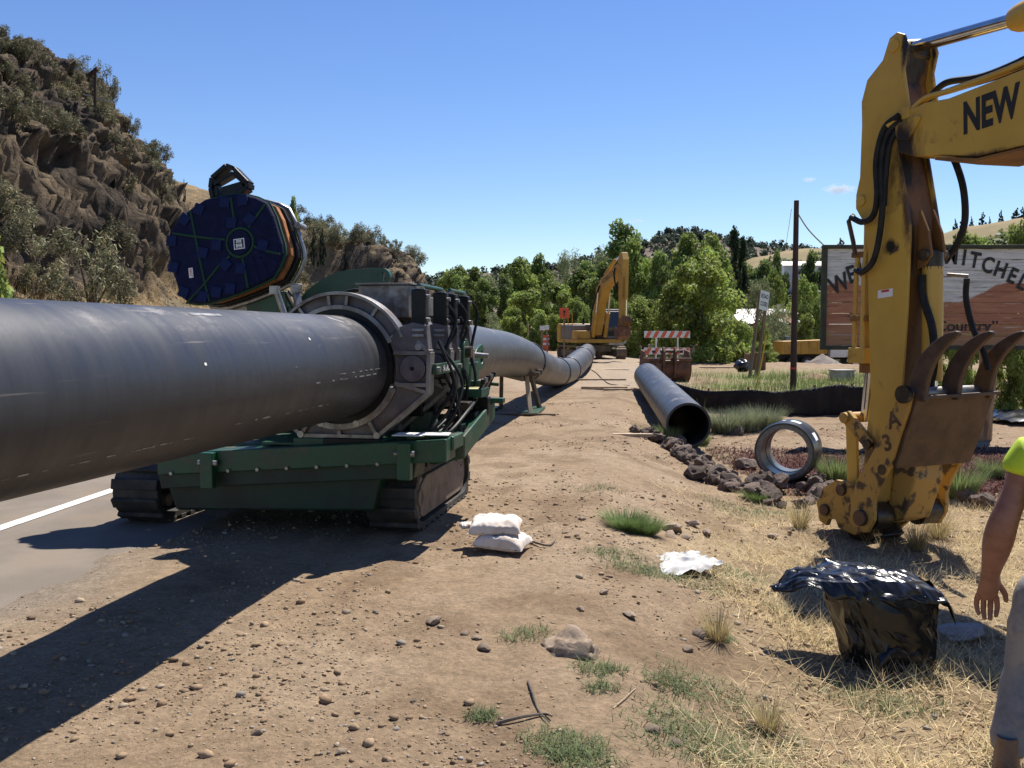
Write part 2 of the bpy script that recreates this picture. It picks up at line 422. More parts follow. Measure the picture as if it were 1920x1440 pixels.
# ================================================================ THE SETTING
def g0(x, y):
    x = np.asarray(x, float); y = np.asarray(y, float)
    q = x - 0.128 * y
    z = -0.33 * sstep(-0.35, 1.25, q + 0.25 * fbm(x * 0.5, y * 0.5, 5, 2))
    z = z - 1.5 * sstep(38, 78, y) * sstep(9, 20, x)
    z = z + 0.25 * sstep(24, 40, y) * sstep(-0.3, 1.5, q)
    return z
def g1(x, y):
    x = np.asarray(x, float); y = np.asarray(y, float)
    q = x - 0.128 * y
    w = x - (-4.745 + 0.086 * y)                     # right of the white line
    rough = 0.35 + 0.9 * sstep(-0.6, 0.8, q)
    z = g0(x, y) + rough * (0.055 * fbm(x * 0.9, y * 0.9, 1, 4) + 0.034 * fbm(x * 4, y * 4, 9, 3))
    cl = sstep(-0.05, 0.3, fbm(x * 0.8, y * 0.8, 33, 3))
    z = z + (0.010 + 0.026 * cl) * (0.6 + 0.8 * sstep(-0.8, 0.6, q)) * np.abs(fbm(x * 8, y * 8, 35, 3)) * sstep(22, 12, y)
    rut = fbm((x - 0.13 * y) * 3.2, y * 0.22, 25, 3)
    z = z + 0.045 * rut * sstep(1.6, 2.6, w) * sstep(0.9, -0.2, q)
    onroad = sstep(1.62, 1.15, w + 0.35 * fbm(x * 1.1, y * 1.1, 21, 4)) * sstep(-8.2, -7.6, w)
    z = z * (1 - onroad) + onroad * (-0.03)
    z = z + 0.012 * (1 - onroad) * sstep(3.2, 1.5, w)
    return z
def gz(x, y): return float(g1(x, y))
def gp(px, py, dz=0.0):
    z = -0.2
    for _ in range(6):
        p = onz(px, py, z + dz); z = gz(p.x, p.y)
    return Vector((p.x, p.y, z))

# border of lava rocks and the mulch bed behind it, in plan
border = [gp(*p) for p in ((1212, 822), (1240, 838), (1268, 852), (1300, 880), (1340, 905), (1390, 925), (1450, 932), (1510, 935), (1560, 925), (1640, 905), (1760, 925), (1850, 955), (1935, 975))]
bxs = np.array([p.x for p in border]); bys = np.array([p.y for p in border])

ny, nx = 860, 440
ys = -3 + 4.0 * (np.exp(np.linspace(0, math.log(1 + 1400 / 4.0), ny)) - 1)
ks = np.linspace(-1, 1, nx); ks = 1.35 * (0.45 * ks + 0.55 * ks ** 3)
YY, KK = np.meshgrid(ys, ks, indexing='ij')
XX = KK * (YY + 10)
ZZ = g1(XX, YY)
qq = XX - 0.128 * YY
ww = XX - (-4.745 + 0.086 * YY)
n1 = fbm(XX * 0.7, YY * 0.7, 31, 5); n2 = fbm(XX * 2.6, YY * 2.6, 41, 4); n3 = fbm(XX * 0.22, YY * 0.22, 51, 4)
col = np.zeros(XX.shape + (3,)); dirt = np.array((0.252, 0.180, 0.114)); dark = np.array((0.165, 0.110, 0.067)); pale = np.array((0.31, 0.232, 0.155))
def blend(c, tgt, f): return c * (1 - f[..., None]) + np.array(tgt) * f[..., None]
col[:] = dirt
col = blend(col, pale, sstep(0.0, 0.35, n1) * 0.6)
col = blend(col, dark, sstep(0.02, 0.4, n2 + 0.4 * n3) * 0.65)
grav = sstep(2.3, 1.2, ww + 0.8 * n1) * 0.75
col = blend(col, (0.22, 0.185, 0.145), grav)
straw = sstep(0.35, 1.3, qq + 0.9 * n1) * sstep(11.5, 8.5, YY + 2 * n1)
col = blend(col, (0.30, 0.222, 0.125), straw * 0.75)
col = blend(col, dark, straw * sstep(0.05, 0.3, n2) * 0.5)
inx = np.interp(XX, bxs, bys)
mul = sstep(0.0, 0.3, YY - inx + 0.3 * n2) * sstep(15.0, 13.6, YY + n1) * sstep(3.0, 3.6, XX - 0.0 * YY + 0.3 * n2)
col = blend(col, (0.075, 0.024, 0.02), mul * 0.92)
gr = sstep(20, 25, YY) * sstep(1.8, 3.0, qq + n1) * sstep(41, 32, YY)
col = blend(col, (0.17, 0.19, 0.065), gr * (0.5 + 0.5 * sstep(-0.1, 0.2, n1)))
gra = sstep(55, 75, YY) * np.maximum(sstep(2, 6, qq), sstep(-9, -12, ww))
col = blend(col, (0.23, 0.185, 0.11), gra * 0.8)
verge = sstep(-8.0, -8.8, ww)
col = blend(col, (0.24, 0.18, 0.095), verge * 0.9)
padpale = sstep(20, 30, YY) * sstep(2.5, 0.5, qq) * sstep(2.0, 3, ww)
col = blend(col, (0.33, 0.265, 0.195), padpale * 0.7)
idx = np.arange(ny * nx).reshape(ny, nx)
FQ = np.stack([idx[:-1, :-1], idx[:-1, 1:], idx[1:, 1:], idx[1:, :-1]], -1).reshape(-1, 4)
M['soil'] = tone_mat('dusty_soil', 0.95, 0.30, 9.0, bump=0.022, bscale=24, fine=0.16, spec=0.15)
structure(npmesh('ground', np.stack([XX, YY, ZZ], -1).reshape(-1, 3), FQ, M['soil'], cols=col.reshape(-1, 3)))

# road: asphalt sheet and painted edge line
M['asphalt'] = mat('sun_bleached_asphalt', (0.175, 0.148, 0.120), 0.95, col2=(0.215, 0.18, 0.145), spec=0.1, scale=1.3, dirt=(0.23, 0.18, 0.13), dscale=0.8, dlo=0.5, dhi=0.75, bump=0.004, bscale=90)
M['linepaint'] = mat('worn_white_road_paint', (0.68, 0.66, 0.58), 0.7, col2=(0.45, 0.42, 0.36), scale=7, lo=0.55, hi=0.7)
def strip(name, w0, w1, z, m, y0=-8, y1=260, st=2.0):
    n = int((y1 - y0) / st) + 1
    V = []; Fq = []
    for i in range(n):
        y = y0 + i * st; xc = -4.745 + 0.086 * y + 0.00012 * max(0, y - 40) ** 2
        V += [(xc + w0, y, z), (xc + w1, y, z)]
        if i: Fq.append((2 * i - 2, 2 * i - 1, 2 * i + 1, 2 * i))
    return npmesh(name, V, Fq, m)
road = structure(strip('road', -7.7, 1.7, -0.004, M['asphalt']))
line = strip('edge_line', -0.06, 0.07, 0.0015, M['linepaint']); line.parent = road
line2 = strip('edge_line', -6.9, -6.78, 0.0015, M['linepaint']); line2.parent = road

# ---------------------------------------------------------------- cliff along the road
def prof(r, pts):
    return np.interp(r, [p[0] for p in pts], [p[1] for p in pts])
PR1 = [(0, 0), (2, 1.1), (4.2, 3.3), (4.7, 5.2), (5.5, 8.6), (7.6, 11.0), (9.2, 13.5), (13, 14.6), (40, 22)]
PRM = [(0, 0), (2, 0.6), (6, 2.4), (14, 7.2), (22, 11.5), (40, 19)]
PR2 = [(0, 0.3), (0.8, 3.2), (2.0, 7.2), (3.8, 9.0), (9, 9.9), (13, 11.3), (25, 15.5), (40, 20)]
ns, nr = 700, 200
S = np.concatenate([np.linspace(2, 20, 40), np.linspace(20.2, 52, 420), np.linspace(52.3, 118, 240)])
Rr = np.concatenate([np.linspace(-0.4, 14, 160), np.linspace(14.4, 40, 40)])
SS, RR = np.meshgrid(S, Rr, indexing='ij')
wob = 1.6 * fbm(SS * 0.13, RR * 0.05, 61, 3)
re = np.clip(RR + wob * sstep(0, 3, RR), 0, 60)
h1, hm, h2 = prof(re, PR1), prof(re, PRM), prof(re, PR2)
end1 = sstep(46.0, 51, SS + 1.5 * fbm(RR * 0.3, SS * 0.2, 66, 3))
st2 = sstep(80, 86, SS + 2 * fbm(RR * 0.2, SS * 0.2, 67, 3)); en2 = sstep(94, 104, SS + 2 * fbm(RR * 0.25, SS * 0.2, 68, 3))
HH = h1 * (1 - end1) + end1 * (hm * (1 - st2) + st2 * h2)
HH = HH * (1 - 0.93 * en2)
steep = sstep(3.6, 4.8, RR) * (1 - end1) * sstep(16, 11, RR) + st2 * sstep(0.3, 1, RR) * sstep(10, 5, RR) * (1 - en2)
ridg = lambda a, b, s: 1 - 2 * np.abs(fbm(a, b, s, 4))
nzA = ridg(SS * 0.35 + HH * 0.12, HH * 0.5, 71) - 0.55
nzB = ridg(SS * 1.1 - HH * 0.5, HH * 1.4 + RR * 0.5, 81) - 0.55
nzC = fbm(SS * 3.2, HH * 3.2 + RR, 91, 4, 0.65)
lay = HH * 1.15 + 0.35 * SS * 0.6 + 1.2 * fbm(SS * 0.3, HH * 0.3, 93, 3); lay = lay - np.floor(lay); lay = sstep(0.0, 0.35, lay) - lay
RD = RR - steep * (0.85 * nzA + 0.42 * nzB + 0.26 * nzC + 0.28 * lay) - (1 - steep) * 0.15 * nzC
HD = HH + steep * (0.45 * nzB + 0.22 * nzC) + (1 - steep) * (0.12 * nzC + 0.3 * fbm(SS * 0.5, RR * 0.5, 95, 3)) * sstep(0, 1.5, RR)
CX = -15.0 + 0.086 * SS - RD; CY = SS + 0.086 * RD
ccol = np.zeros(SS.shape + (3,)); ccol[:] = (0.275, 0.195, 0.105)
rockc = np.array((0.075, 0.059, 0.045)); rockd = np.array((0.04, 0.033, 0.028)); rocko = np.array((0.14, 0.105, 0.072))
rk = np.zeros(SS.shape + (3,)); rk[:] = rockc
sn = fbm(SS * 0.6, HH * 2.2 + 0.5 * SS, 101, 4)
rk = blend(rk, rockd, sstep(0.0, 0.3, sn)); rk = blend(rk, rocko, sstep(0.08, 0.35, fbm(SS * 0.5, HH * 0.9, 111, 4)))
ccol = blend(ccol, (0.19, 0.155, 0.10), sstep(0, 0.3, fbm(SS * 0.4, RR * 0.4, 121, 4)))
rockf = np.clip(steep * 1.3 + 0.5 * sstep(0.05, 0.3, fbm(SS * 0.25, RR * 0.3, 131, 4)) * sstep(4, 7, RR), 0, 1)
ccol = ccol * (1 - rockf[..., None]) + rk * rockf[..., None]
PP = np.stack([CX, CY, HD], -1)
nn_ = np.cross(np.gradient(PP, axis=0), np.gradient(PP, axis=1)); nn_ /= np.linalg.norm(nn_, axis=2)[..., None] + 1e-9
led = sstep(0.45, 0.75, np.abs(nn_[..., 2])) * sstep(-0.25, 0.15, fbm(SS * 0.5, RR * 0.5, 141, 3)) * 0.75 * rockf
ccol = ccol * (1 - led[..., None]) + np.array((0.20, 0.15, 0.088)) * led[..., None]
idx = np.arange(ns * nr).reshape(ns, nr)
FQ = np.stack([idx[:-1, :-1], idx[1:, :-1], idx[1:, 1:], idx[:-1, 1:]], -1).reshape(-1, 4)[:, ::-1]
M['cliff'] = tone_mat('layered_cliff_rock', 0.95, 0.45, 2.2, bump=0.22, bscale=2.6, spec=0.15)
structure(npmesh('cliff', np.stack([CX, CY, HD], -1).reshape(-1, 3), FQ, M['cliff'], smooth=False, cols=ccol.reshape(-1, 3)))
def cliff_at(s, r):
    i = int(np.clip(np.searchsorted(S, s), 0, ns - 1)); j = int(np.clip(np.searchsorted(Rr, r), 0, nr - 1))
    return Vector((CX[i, j], CY[i, j], HD[i, j]))

# ---------------------------------------------------------------- far hills
def hill(name, crest, depth_f, depth_b, cols, rough, seed, zfoot=-3.0, n=150, m=44):
    cw = [at(*c) for c in crest]
    t = np.linspace(0, 1, n); tk = np.linspace(0, 1, len(cw))
    cx = np.interp(t, tk, [p.x for p in cw]); cy = np.interp(t, tk, [p.y for p in cw]); cz = np.interp(t, tk, [p.z for p in cw])
    V = np.zeros((n, m, 3)); cc = np.zeros((n, m, 3))
    a = np.linspace(-1, 1, m)
    for j, aj in enumerate(a):
        off = aj * (depth_f if aj < 0 else depth_b)
        f = (1 - abs(aj)) ** 0.85 if aj < 0 else (1 - aj) ** 0.8
        x = cx * (1 + off / cy * 0.9); y = cy + off
        nz_ = fbm(x / rough, y / rough, seed, 4)
        z = zfoot + (cz - zfoot) * f + nz_ * rough * 0.10 * (0.3 + f)
        V[:, j] = np.stack([x, y, z], -1)
        cn = sstep(-0.25, 0.25, fbm(x / rough * 2.2, y / rough * 2.2, seed + 7, 4))
        cc[:, j] = np.array(cols[0]) * (1 - cn[:, None]) + np.array(cols[1]) * cn[:, None]
    idx = np.arange(n * m).reshape(n, m)
    FQ = np.stack([idx[:-1, :-1], idx[1:, :-1], idx[1:, 1:], idx[:-1, 1:]], -1).reshape(-1, 4)
    o = structure(npmesh(name, V.reshape(-1, 3), FQ, M['hillsoil'], cols=cc.reshape(-1, 3)))
    return V
M['hillsoil'] = tone_mat('dry_hill_soil', 0.95, 0.25, 0.06, spec=0.1)
HF = hill('hill', [(760, 545, 520), (840, 528, 540), (930, 519, 560), (1020, 508, 580), (1090, 492, 600), (1150, 470, 600), (1200, 452, 600), (1245, 441, 600), (1290, 438, 600), (1340, 443, 600), (1400, 462, 610), (1470, 462, 640), (1550, 476, 640), (1700, 480, 640), (2100, 470, 640)], 330, 300, ((0.20, 0.155, 0.115), (0.145, 0.115, 0.09)), 60, 201, -6)
HG = hill('hill', [(1340, 520, 250), (1410, 492, 240), (1470, 474, 235), (1560, 456, 230), (1640, 450, 225), (1720, 445, 220), (1790, 431, 215), (1850, 414, 210), (1920, 402, 205), (2100, 380, 200), (2500, 360, 190)], 120, 160, ((0.29, 0.22, 0.13), (0.23, 0.185, 0.10)), 30, 221, -3)

# ---------------------------------------------------------------- foliage
def leaf_cloud(clumps, n, size, base, var, up=0.55, shell=0.42, seed=1, aspect=0.5, per=None):
    r = np.random.RandomState(seed)
    wts = np.array([c[3] * c[4] * c[5] for c in clumps]) ** 0.67; wts /= wts.sum()
    ci = r.choice(len(clumps), n, p=wts)
    cl = np.array(clumps)[ci]
    d = r.normal(size=(n, 3)); d /= np.linalg.norm(d, axis=1)[:, None]
    rad = r.rand(n) ** shell
    pos = cl[:, :3] + d * cl[:, 3:6] * rad[:, None]
    nrm = d * 0.7 + r.normal(size=(n, 3)) * 0.75 + np.array((0, 0, up)); nrm /= np.linalg.norm(nrm, axis=1)[:, None]
    t = np.cross(nrm, r.normal(size=(n, 3))); t /= np.linalg.norm(t, axis=1)[:, None]
    b = np.cross(nrm, t)
    s = size * (0.6 + 0.8 * r.rand(n))[:, None]
    V = np.stack([pos - t * s, pos + b * s * aspect, pos + t * s, pos - b * s * aspect], 1).reshape(-1, 3)
    FQ = np.arange(n * 4).reshape(n, 4)
    tint = (np.random.RandomState(seed + 5).rand(len(clumps))[ci] - 0.5) * var * 1.2 + (r.rand(n) - 0.5) * var
    cc = np.array(base)[None] * (1 + tint[:, None])
    cc[:, 0] *= 1 + 0.25 * (r.rand(n) - 0.5)
    return V, FQ, np.repeat(np.clip(cc, 0.005, 1), 4, 0)
M['leaf'] = tone_mat('leaf', 0.6, 0.15, 3.0, trans=0.45, objvar=0.25, spec=0.35)
M['sage'] = tone_mat('sage_leaf', 0.8, 0.15, 3.0, trans=0.15, objvar=0.2, spec=0.2)

def clumps_for(kind, seed):
    r = random.Random(seed); out = []
    if kind == 'broad':            # height 10, width about 8
        for i in range(34):
            a = r.uniform(0, 6.283); h = r.uniform(1.0, 9.4)
            w = 3.6 * math.sin(math.pi * min(1, (h - 0.6) / 9.6)) ** 0.6
            d = w * math.sqrt(r.random()); s = r.uniform(0.75, 1.5)
            out.append((d * math.cos(a), d * math.sin(a), h, s, s, s * 0.85))
    elif kind == 'tall':           # height 10, width about 4.5
        for i in range(34):
            a = r.uniform(0, 6.283); h = r.uniform(1.2, 9.6)
            w = 2.1 * (1 - (h / 10.4) ** 3.2) ** 0.7 * r.uniform(0.6, 1.15)
            d = w * math.sqrt(r.random()); s = r.uniform(0.5, 1.25)
            out.append((d * math.cos(a), d * math.sin(a), h, s, s, s * 0.95))
    elif kind == 'poplar':         # height 10, width about 2.2
        for i in range(30):
            a = r.uniform(0, 6.283); h = r.uniform(0.8, 9.5)
            w = 0.75 * math.sin(math.pi * min(1, (h + 0.8) / 11)) ** 0.7
            d = w * math.sqrt(r.random()); s = r.uniform(0.3, 0.55)
            out.append((d * math.cos(a), d * math.sin(a), h, s, s, s * 2.0))
    elif kind == 'bush':           # height 10, width about 11, down to the ground
        for i in range(70):
            a = r.uniform(0, 6.283); h = 0.5 + 8.8 * r.random() ** 1.35
            w = 5.2 * (1 - (h / 10.3) ** 1.8) ** 0.6
            d = w * math.sqrt(r.random()); s = r.uniform(0.8, 1.6)
            out.append((d * math.cos(a), d * math.sin(a), h, s, s, s * 0.9))
    elif kind == 'juniper':        # height 10, conical
        for i in range(30):
            a = r.uniform(0, 6.283); h = r.uniform(0.8, 9.4)
            w = 2.9 * (1 - h / 10.3) ** 0.8
            d = w * math.sqrt(r.random()); s = r.uniform(0.45, 0.95) * (1.15 - h / 14)
            out.append((d * math.cos(a), d * math.sin(a), h, s, s, s * 1.1))
    elif kind == 'sagebrush':      # height 1, width 1.6
        for i in range(22):
            a = r.uniform(0, 6.283); h = r.uniform(0.15, 0.85)
            w = 0.72 * (1 - h ** 2.2) ** 0.5
            d = w * math.sqrt(r.random()); s = r.uniform(0.10, 0.22)
            out.append((d * math.cos(a), d * math.sin(a), h, s, s, s * 1.3))
    return out
PROTO = {}
def proto(key, kind, n, size, base, var, seed, trunk=(0.28, 0.75), m='leaf', aspect=0.55, limb=9):
    cl = clumps_for(kind, seed)
    V, Fq, cc = leaf_cloud(cl, n, size, base, var, seed=seed, aspect=aspect)
    me = npmesh('crown', V, Fq, M[m], smooth=False, cols=cc)
    crown = me.data; bpy.data.objects.remove(me)
    b = MB(); r = random.Random(seed)
    top = 10 if kind != 'sagebrush' else 1
    if kind == 'sagebrush':
        for i in range(9):
            a = r.uniform(0, 6.283); q = cl[i]
            b.tube([(0.03 * math.cos(a), 0.03 * math.sin(a), -0.08), (q[0] * 0.45, q[1] * 0.45, q[2] * 0.55), (q[0], q[1], q[2])], [0.025, 0.016, 0.006], 5)
    else:
        hh = top * trunk[1]
        b.tube([(0, 0, -0.6), (0.05, 0.02, hh * 0.3), (-0.08, 0.08, hh * 0.65), (0.04, 0, hh)], [trunk[0] * 1.25, trunk[0] * 0.9, trunk[0] * 0.6, trunk[0] * 0.2], 8)
        for i in range(limb):
            q = cl[(i * 3) % len(cl)]; h0 = max(0.4, min(hh * 0.95, q[2] * 0.62))
            b.tube([(0, 0, h0), (q[0] * 0.5, q[1] * 0.5, (h0 + q[2]) * 0.5), (q[0], q[1], q[2])], [trunk[0] * 0.42, trunk[0] * 0.26, 0.04], 6)
    to = b.build('trunk', M['bark'], None, True)
    tm = to.data; bpy.data.objects.remove(to)
    PROTO[key] = (tm, crown)
G1 = (0.21, 0.27, 0.06); G2 = (0.16, 0.22, 0.055); G3 = (0.24, 0.295, 0.065); GG = (0.22, 0.25, 0.12)
proto('cottonwood', 'broad', 11000, 0.23, G1, 0.7, 3)
proto('cottonwood_b', 'broad', 11000, 0.22, G2, 0.7, 8)
proto('tall', 'tall', 9000, 0.19, G1, 0.7, 5, (0.2, 0.85))
proto('tall_b', 'tall', 9000, 0.18, G2, 0.6, 15, (0.2, 0.85))
proto('poplar', 'poplar', 6000, 0.15, (0.032, 0.055, 0.02), 0.6, 4, (0.16, 0.9))
proto('bush', 'bush', 20000, 0.20, G3, 0.65, 6, (0.22, 0.6))
proto('bush_b', 'bush', 11000, 0.25, G1, 0.65, 16, (0.22, 0.6))
proto('willow', 'bush', 9000, 0.22, GG, 0.5, 26, (0.2, 0.6), aspect=0.3)
proto('juniper', 'juniper', 3500, 0.24, (0.035, 0.05, 0.028), 0.5, 7, (0.25, 0.85), limb=5)
proto('sage', 'sagebrush', 2600, 0.042, (0.20, 0.19, 0.11), 0.55, 9, m='sage', aspect=0.28)
proto('sage_b', 'sagebrush', 2600, 0.045, (0.165, 0.155, 0.09), 0.55, 19, m='sage', aspect=0.28)

def tree(key, name, loc, sx, sz, label, cat, group=None, rz=None):
    tm, crn = PROTO[key]
    o = empty(name, loc, rng.uniform(0, 6.28) if rz is None else rz)
    o.scale = (sx, sx, sz)
    t = bpy.data.objects.new('stem' if cat == 'shrub' and key.startswith('sage') else 'trunk', tm); C.objects.link(t); t.parent = o
    c = bpy.data.objects.new('crown', crn); C.objects.link(c); c.parent = o
    tag(o, label, cat, group)
    return o
WID = {'cottonwood': 8.4, 'cottonwood_b': 8.4, 'tall': 4.8, 'tall_b': 4.8, 'poplar': 2.3, 'bush': 11, 'bush_b': 11, 'willow': 11, 'juniper': 5.6}
def ptree(key, name, px, top, Y, wpx, label, cat='tree', group=None, base=None):
    p = at(px, top, Y)
    zb = gz(p.x, p.y) if base is None else base
    h = (p.z - zb) / 10.0
    tree(key, name, (p.x, p.y, zb), wpx * Y / 1750.0 / WID[key], h, label, cat, group)
TG = 'trees along the creek behind the far excavator'
L = 'leafy green cottonwood in the tree belt behind the far excavator'
for a in [
    ('cottonwood_b', 'cottonwood_tree', 862, 516, 92, 74, 'dark cottonwood at the left end of the tree belt, next to the rocky knoll'),
    ('tall', 'cottonwood_tree', 886, 505, 100, 48, 'pale-topped cottonwood rising above the left end of the tree belt'),
    ('cottonwood_b', 'cottonwood_tree', 902, 522, 84, 84, 'broad dark cottonwood standing directly behind the bend of the raised pipe'),
    ('tall_b', 'cottonwood_tree', 944, 518, 88, 42, 'narrow dark tree between two broad cottonwoods above the road'),
    ('tall', 'cottonwood_tree', 982, 486, 92, 74, 'tall twin-topped cottonwood left of the orange arrow sign'),
    ('tall', 'cottonwood_tree', 1011, 479, 96, 50, 'tallest pointed cottonwood above the orange barrels'),
    ('cottonwood', 'cottonwood_tree', 985, 545, 78, 92, 'bright green cottonwood above the orange barrels'),
    ('cottonwood', 'cottonwood_tree', 1040, 530, 84, 84, 'mid green cottonwood behind the orange arrow sign'),
    ('willow', 'willow_tree', 1066, 474, 150, 84, 'hazy grey-green tree on the slope above the orange arrow sign'),
    ('cottonwood', 'cottonwood_tree', 1092, 508, 96, 84, 'rounded cottonwood left of the far excavator boom'),
    ('tall', 'cottonwood_tree', 1126, 495, 84, 62, 'pointed cottonwood crossed by the far excavator boom'),
    ('tall_b', 'cottonwood_tree', 1166, 418, 88, 92, 'tallest dark tree directly above the far excavator stick'),
    ('tall', 'cottonwood_tree', 1192, 452, 84, 60, 'sunlit tree just right of the tallest dark tree'),
    ('cottonwood_b', 'cottonwood_tree', 1230, 470, 80, 92, 'dark tree between the tallest tree and the round sunlit bush'),
    ('tall', 'cottonwood_tree', 1282, 443, 84, 84, 'sunlit cottonwood below the juniper hill summit'),
    ('cottonwood', 'cottonwood_tree', 1312, 462, 78, 96, 'spreading cottonwood behind the big round bush'),
    ('tall', 'cottonwood_tree', 1342, 443, 86, 80, 'tall cottonwood left of the dark poplar'),
    ('poplar', 'poplar_tree', 1377, 430, 100, 32, 'dark columnar poplar, taller of the pair'),
    ('poplar', 'poplar_tree', 1393, 449, 101, 26, 'dark columnar poplar, shorter of the pair'),
    ('bush', 'willow_bush', 1318, 487, 46, 190, 'big round sunlit bush behind the striped barricade'),
    ('bush', 'willow_bush', 1206, 556, 53, 120, 'leafy bush behind the far excavator stick and concrete barrier'),
    ('bush_b', 'willow_bush', 1385, 600, 48, 84, 'low dark bush beside the road closed sign'),
    ('willow', 'willow_tree', 1428, 528, 74, 92, 'grey-green willow right of the road closed sign'),
    ('cottonwood_b', 'round_tree', 1461, 470, 130, 46, 'round dark tree on the skyline left of the brown post'),
    ('cottonwood_b', 'round_tree', 1526, 470, 150, 60, 'dark round tree beside the pale building left of the welcome sign'),
    ('bush_b', 'hillside_bush', 1450, 505, 105, 72, 'olive bush on the slope under the skyline tree'),
    ('bush_b', 'hillside_bush', 1512, 520, 95, 84, 'green thicket on the slope right of the brown post'),
    ('willow', 'hillside_bush', 1468, 575, 84, 84, 'bush crowding the white-roofed house'),
    ('bush_b', 'hillside_bush', 1535, 560, 78, 72, 'dark bush behind the dump truck by the sign edge'),
    ('bush', 'hillside_bush', 1508, 590, 72, 60, 'light green bush over the dump truck bed'),
    ('willow', 'roadside_bush', 922, 588, 66, 50, 'small pale bush at the road edge below the tree belt'),
    ('cottonwood', 'cottonwood_tree', 1815, 440, 60, 110, 'green tree above the welcome sign, right of the stick'),
    ('bush', 'leafy_tree', 1905, 420, 34, 110, 'yellow-green leafy tree above the right end of the welcome sign'),
    ('bush', 'leafy_bush', 1790, 598, 21, 90, 'leafy bush under the welcome sign beside the log post'),
    ('bush', 'leafy_bush', 1898, 612, 20, 80, 'leafy bush under the welcome sign right of the log post'),
    ('tall', 'leafy_tree', 1610, 500, 120, 90, 'tree behind the welcome sign left end'),
]:
    ptree(*a[:6], a[6], 'bush' if 'bush' in a[1] else 'tree', TG if 'belt' in a[6] else None)
for i, (px, top, Y, w) in enumerate([(1075, 560, 66, 70), (1105, 575, 64, 60), (1130, 590, 62, 60), (1150, 560, 70, 66), (1180, 570, 66, 70), (1240, 590, 60, 60), (960, 575, 72, 60), (1015, 585, 70, 60), (1040, 590, 66, 54), (870, 575, 88, 60), (1430, 640, 46, 60), (1425, 600, 58, 50)]):
    ptree('bush_b' if i % 2 else 'bush', 'understory_bush', px, top, Y, w, 'low leafy understory bush among the creek trunks', 'bush', 'understory bushes below the creek trees')
for i in range(17):
    px = 845 + 37 * i + rng.uniform(-10, 10)
    ptree(('cottonwood', 'cottonwood_b', 'willow')[i % 3], 'creek_tree', px, 505 + rng.uniform(-12, 22) - 26 * (px > 1090), 118 + rng.uniform(-8, 10), (76, 90, 84)[i % 3], 'tree in the shady back row of the creek belt', 'tree', 'back row of creek trees')
# tree whose leaves hang into the left edge of the picture
tree('cottonwood', 'leafy_tree', (-12.25, 20.5, 0.0), 0.31, 0.61, 'bright green compound-leaved tree at the left edge in front of the cliff', 'tree')

# sagebrush on the cliff
SG = 'sagebrush clumps growing on the cliff'
k = 0
r_ = random.Random(5)
for i in range(520):
    s = r_.uniform(23, 47) if i % 5 > 1 else r_.uniform(52, 100); r = r_.uniform(3.7, 14)
    f = r_.random()
    if 47 < s < 52: continue
    near = s < 50
    if near and 4.6 < r < 5.6 and f < 0.5: continue
    p = cliff_at(s, r)
    if k >= 230: break
    k += 1
    sc = r_.uniform(0.7, 1.7) * (1.35 if not near else 0.75 if r > 7.5 else 1.0)
    tree('sage' if f < 0.5 else 'sage_b', 'sagebrush', p, sc, sc * r_.uniform(0.75, 1.05), 'grey-green sagebrush clump growing on the brown cliff', 'shrub', SG)
for px, py, Y, w, h, lab in [(165, 500, 31.5, 3.4, 2.7, 'largest pale sagebrush at the foot of the cliff left of the blue heater'), (62, 430, 30.5, 2.6, 1.7, 'rounded grey sagebrush halfway up the cliff at the left'), (195, 150, 43, 1.6, 1.9, 'lone upright shrub on the cliff skyline beside the pole'), (735, 480, 88, 3.6, 2.6, 'round shrub on the very top of the rocky knoll')]:
    p = at(px, py, Y)
    tree('sage', 'sagebrush', (p.x, p.y, p.z - h * 0.55), w / 1.6, h, lab, 'shrub')
# junipers
JG = 'dark junipers on the grassy ridge'
for px, top, Y, w in [(1792, 408, 214, 12), (1806, 402, 214, 14), (1822, 404, 213, 10), (1843, 396, 211, 16), (1856, 404, 210, 8), (1877, 392, 208, 12), (1906, 388, 206, 22), (1918, 386, 206, 16), (1577, 445, 230, 22)]:
    p = at(px, top, Y)
    tree('juniper', 'juniper_tree', (p.x, p.y, p.z - 4.2), w * Y / 1750 / 5.2, 0.42, 'small dark juniper on the tan ridge above the welcome sign', 'tree', JG)
for px, top, Y, w, lab in [(548, 372, 68, 26, 'tall pale-green tree on the slope just right of the blue heater'), (588, 424, 80, 14, 'pointed juniper left of its twin on the slope above the pipe clamp'), (604, 424, 80, 16, 'pointed juniper right of its twin on the slope above the pipe clamp'), (648, 448, 84, 11, 'thin juniper on the skyline left of the rocky knoll'), (345, 332, 58, 9, 'tiny juniper peeking out behind the main cliff')]:
    p = at(px, top, Y)
    hh = 3.6 if px != 548 else 6.5
    tree('juniper' if px != 548 else 'tall', 'juniper_tree' if px != 548 else 'slope_tree', (p.x, p.y, p.z - hh), w * Y / 1750 / 5.0, hh / 10, lab, 'tree')
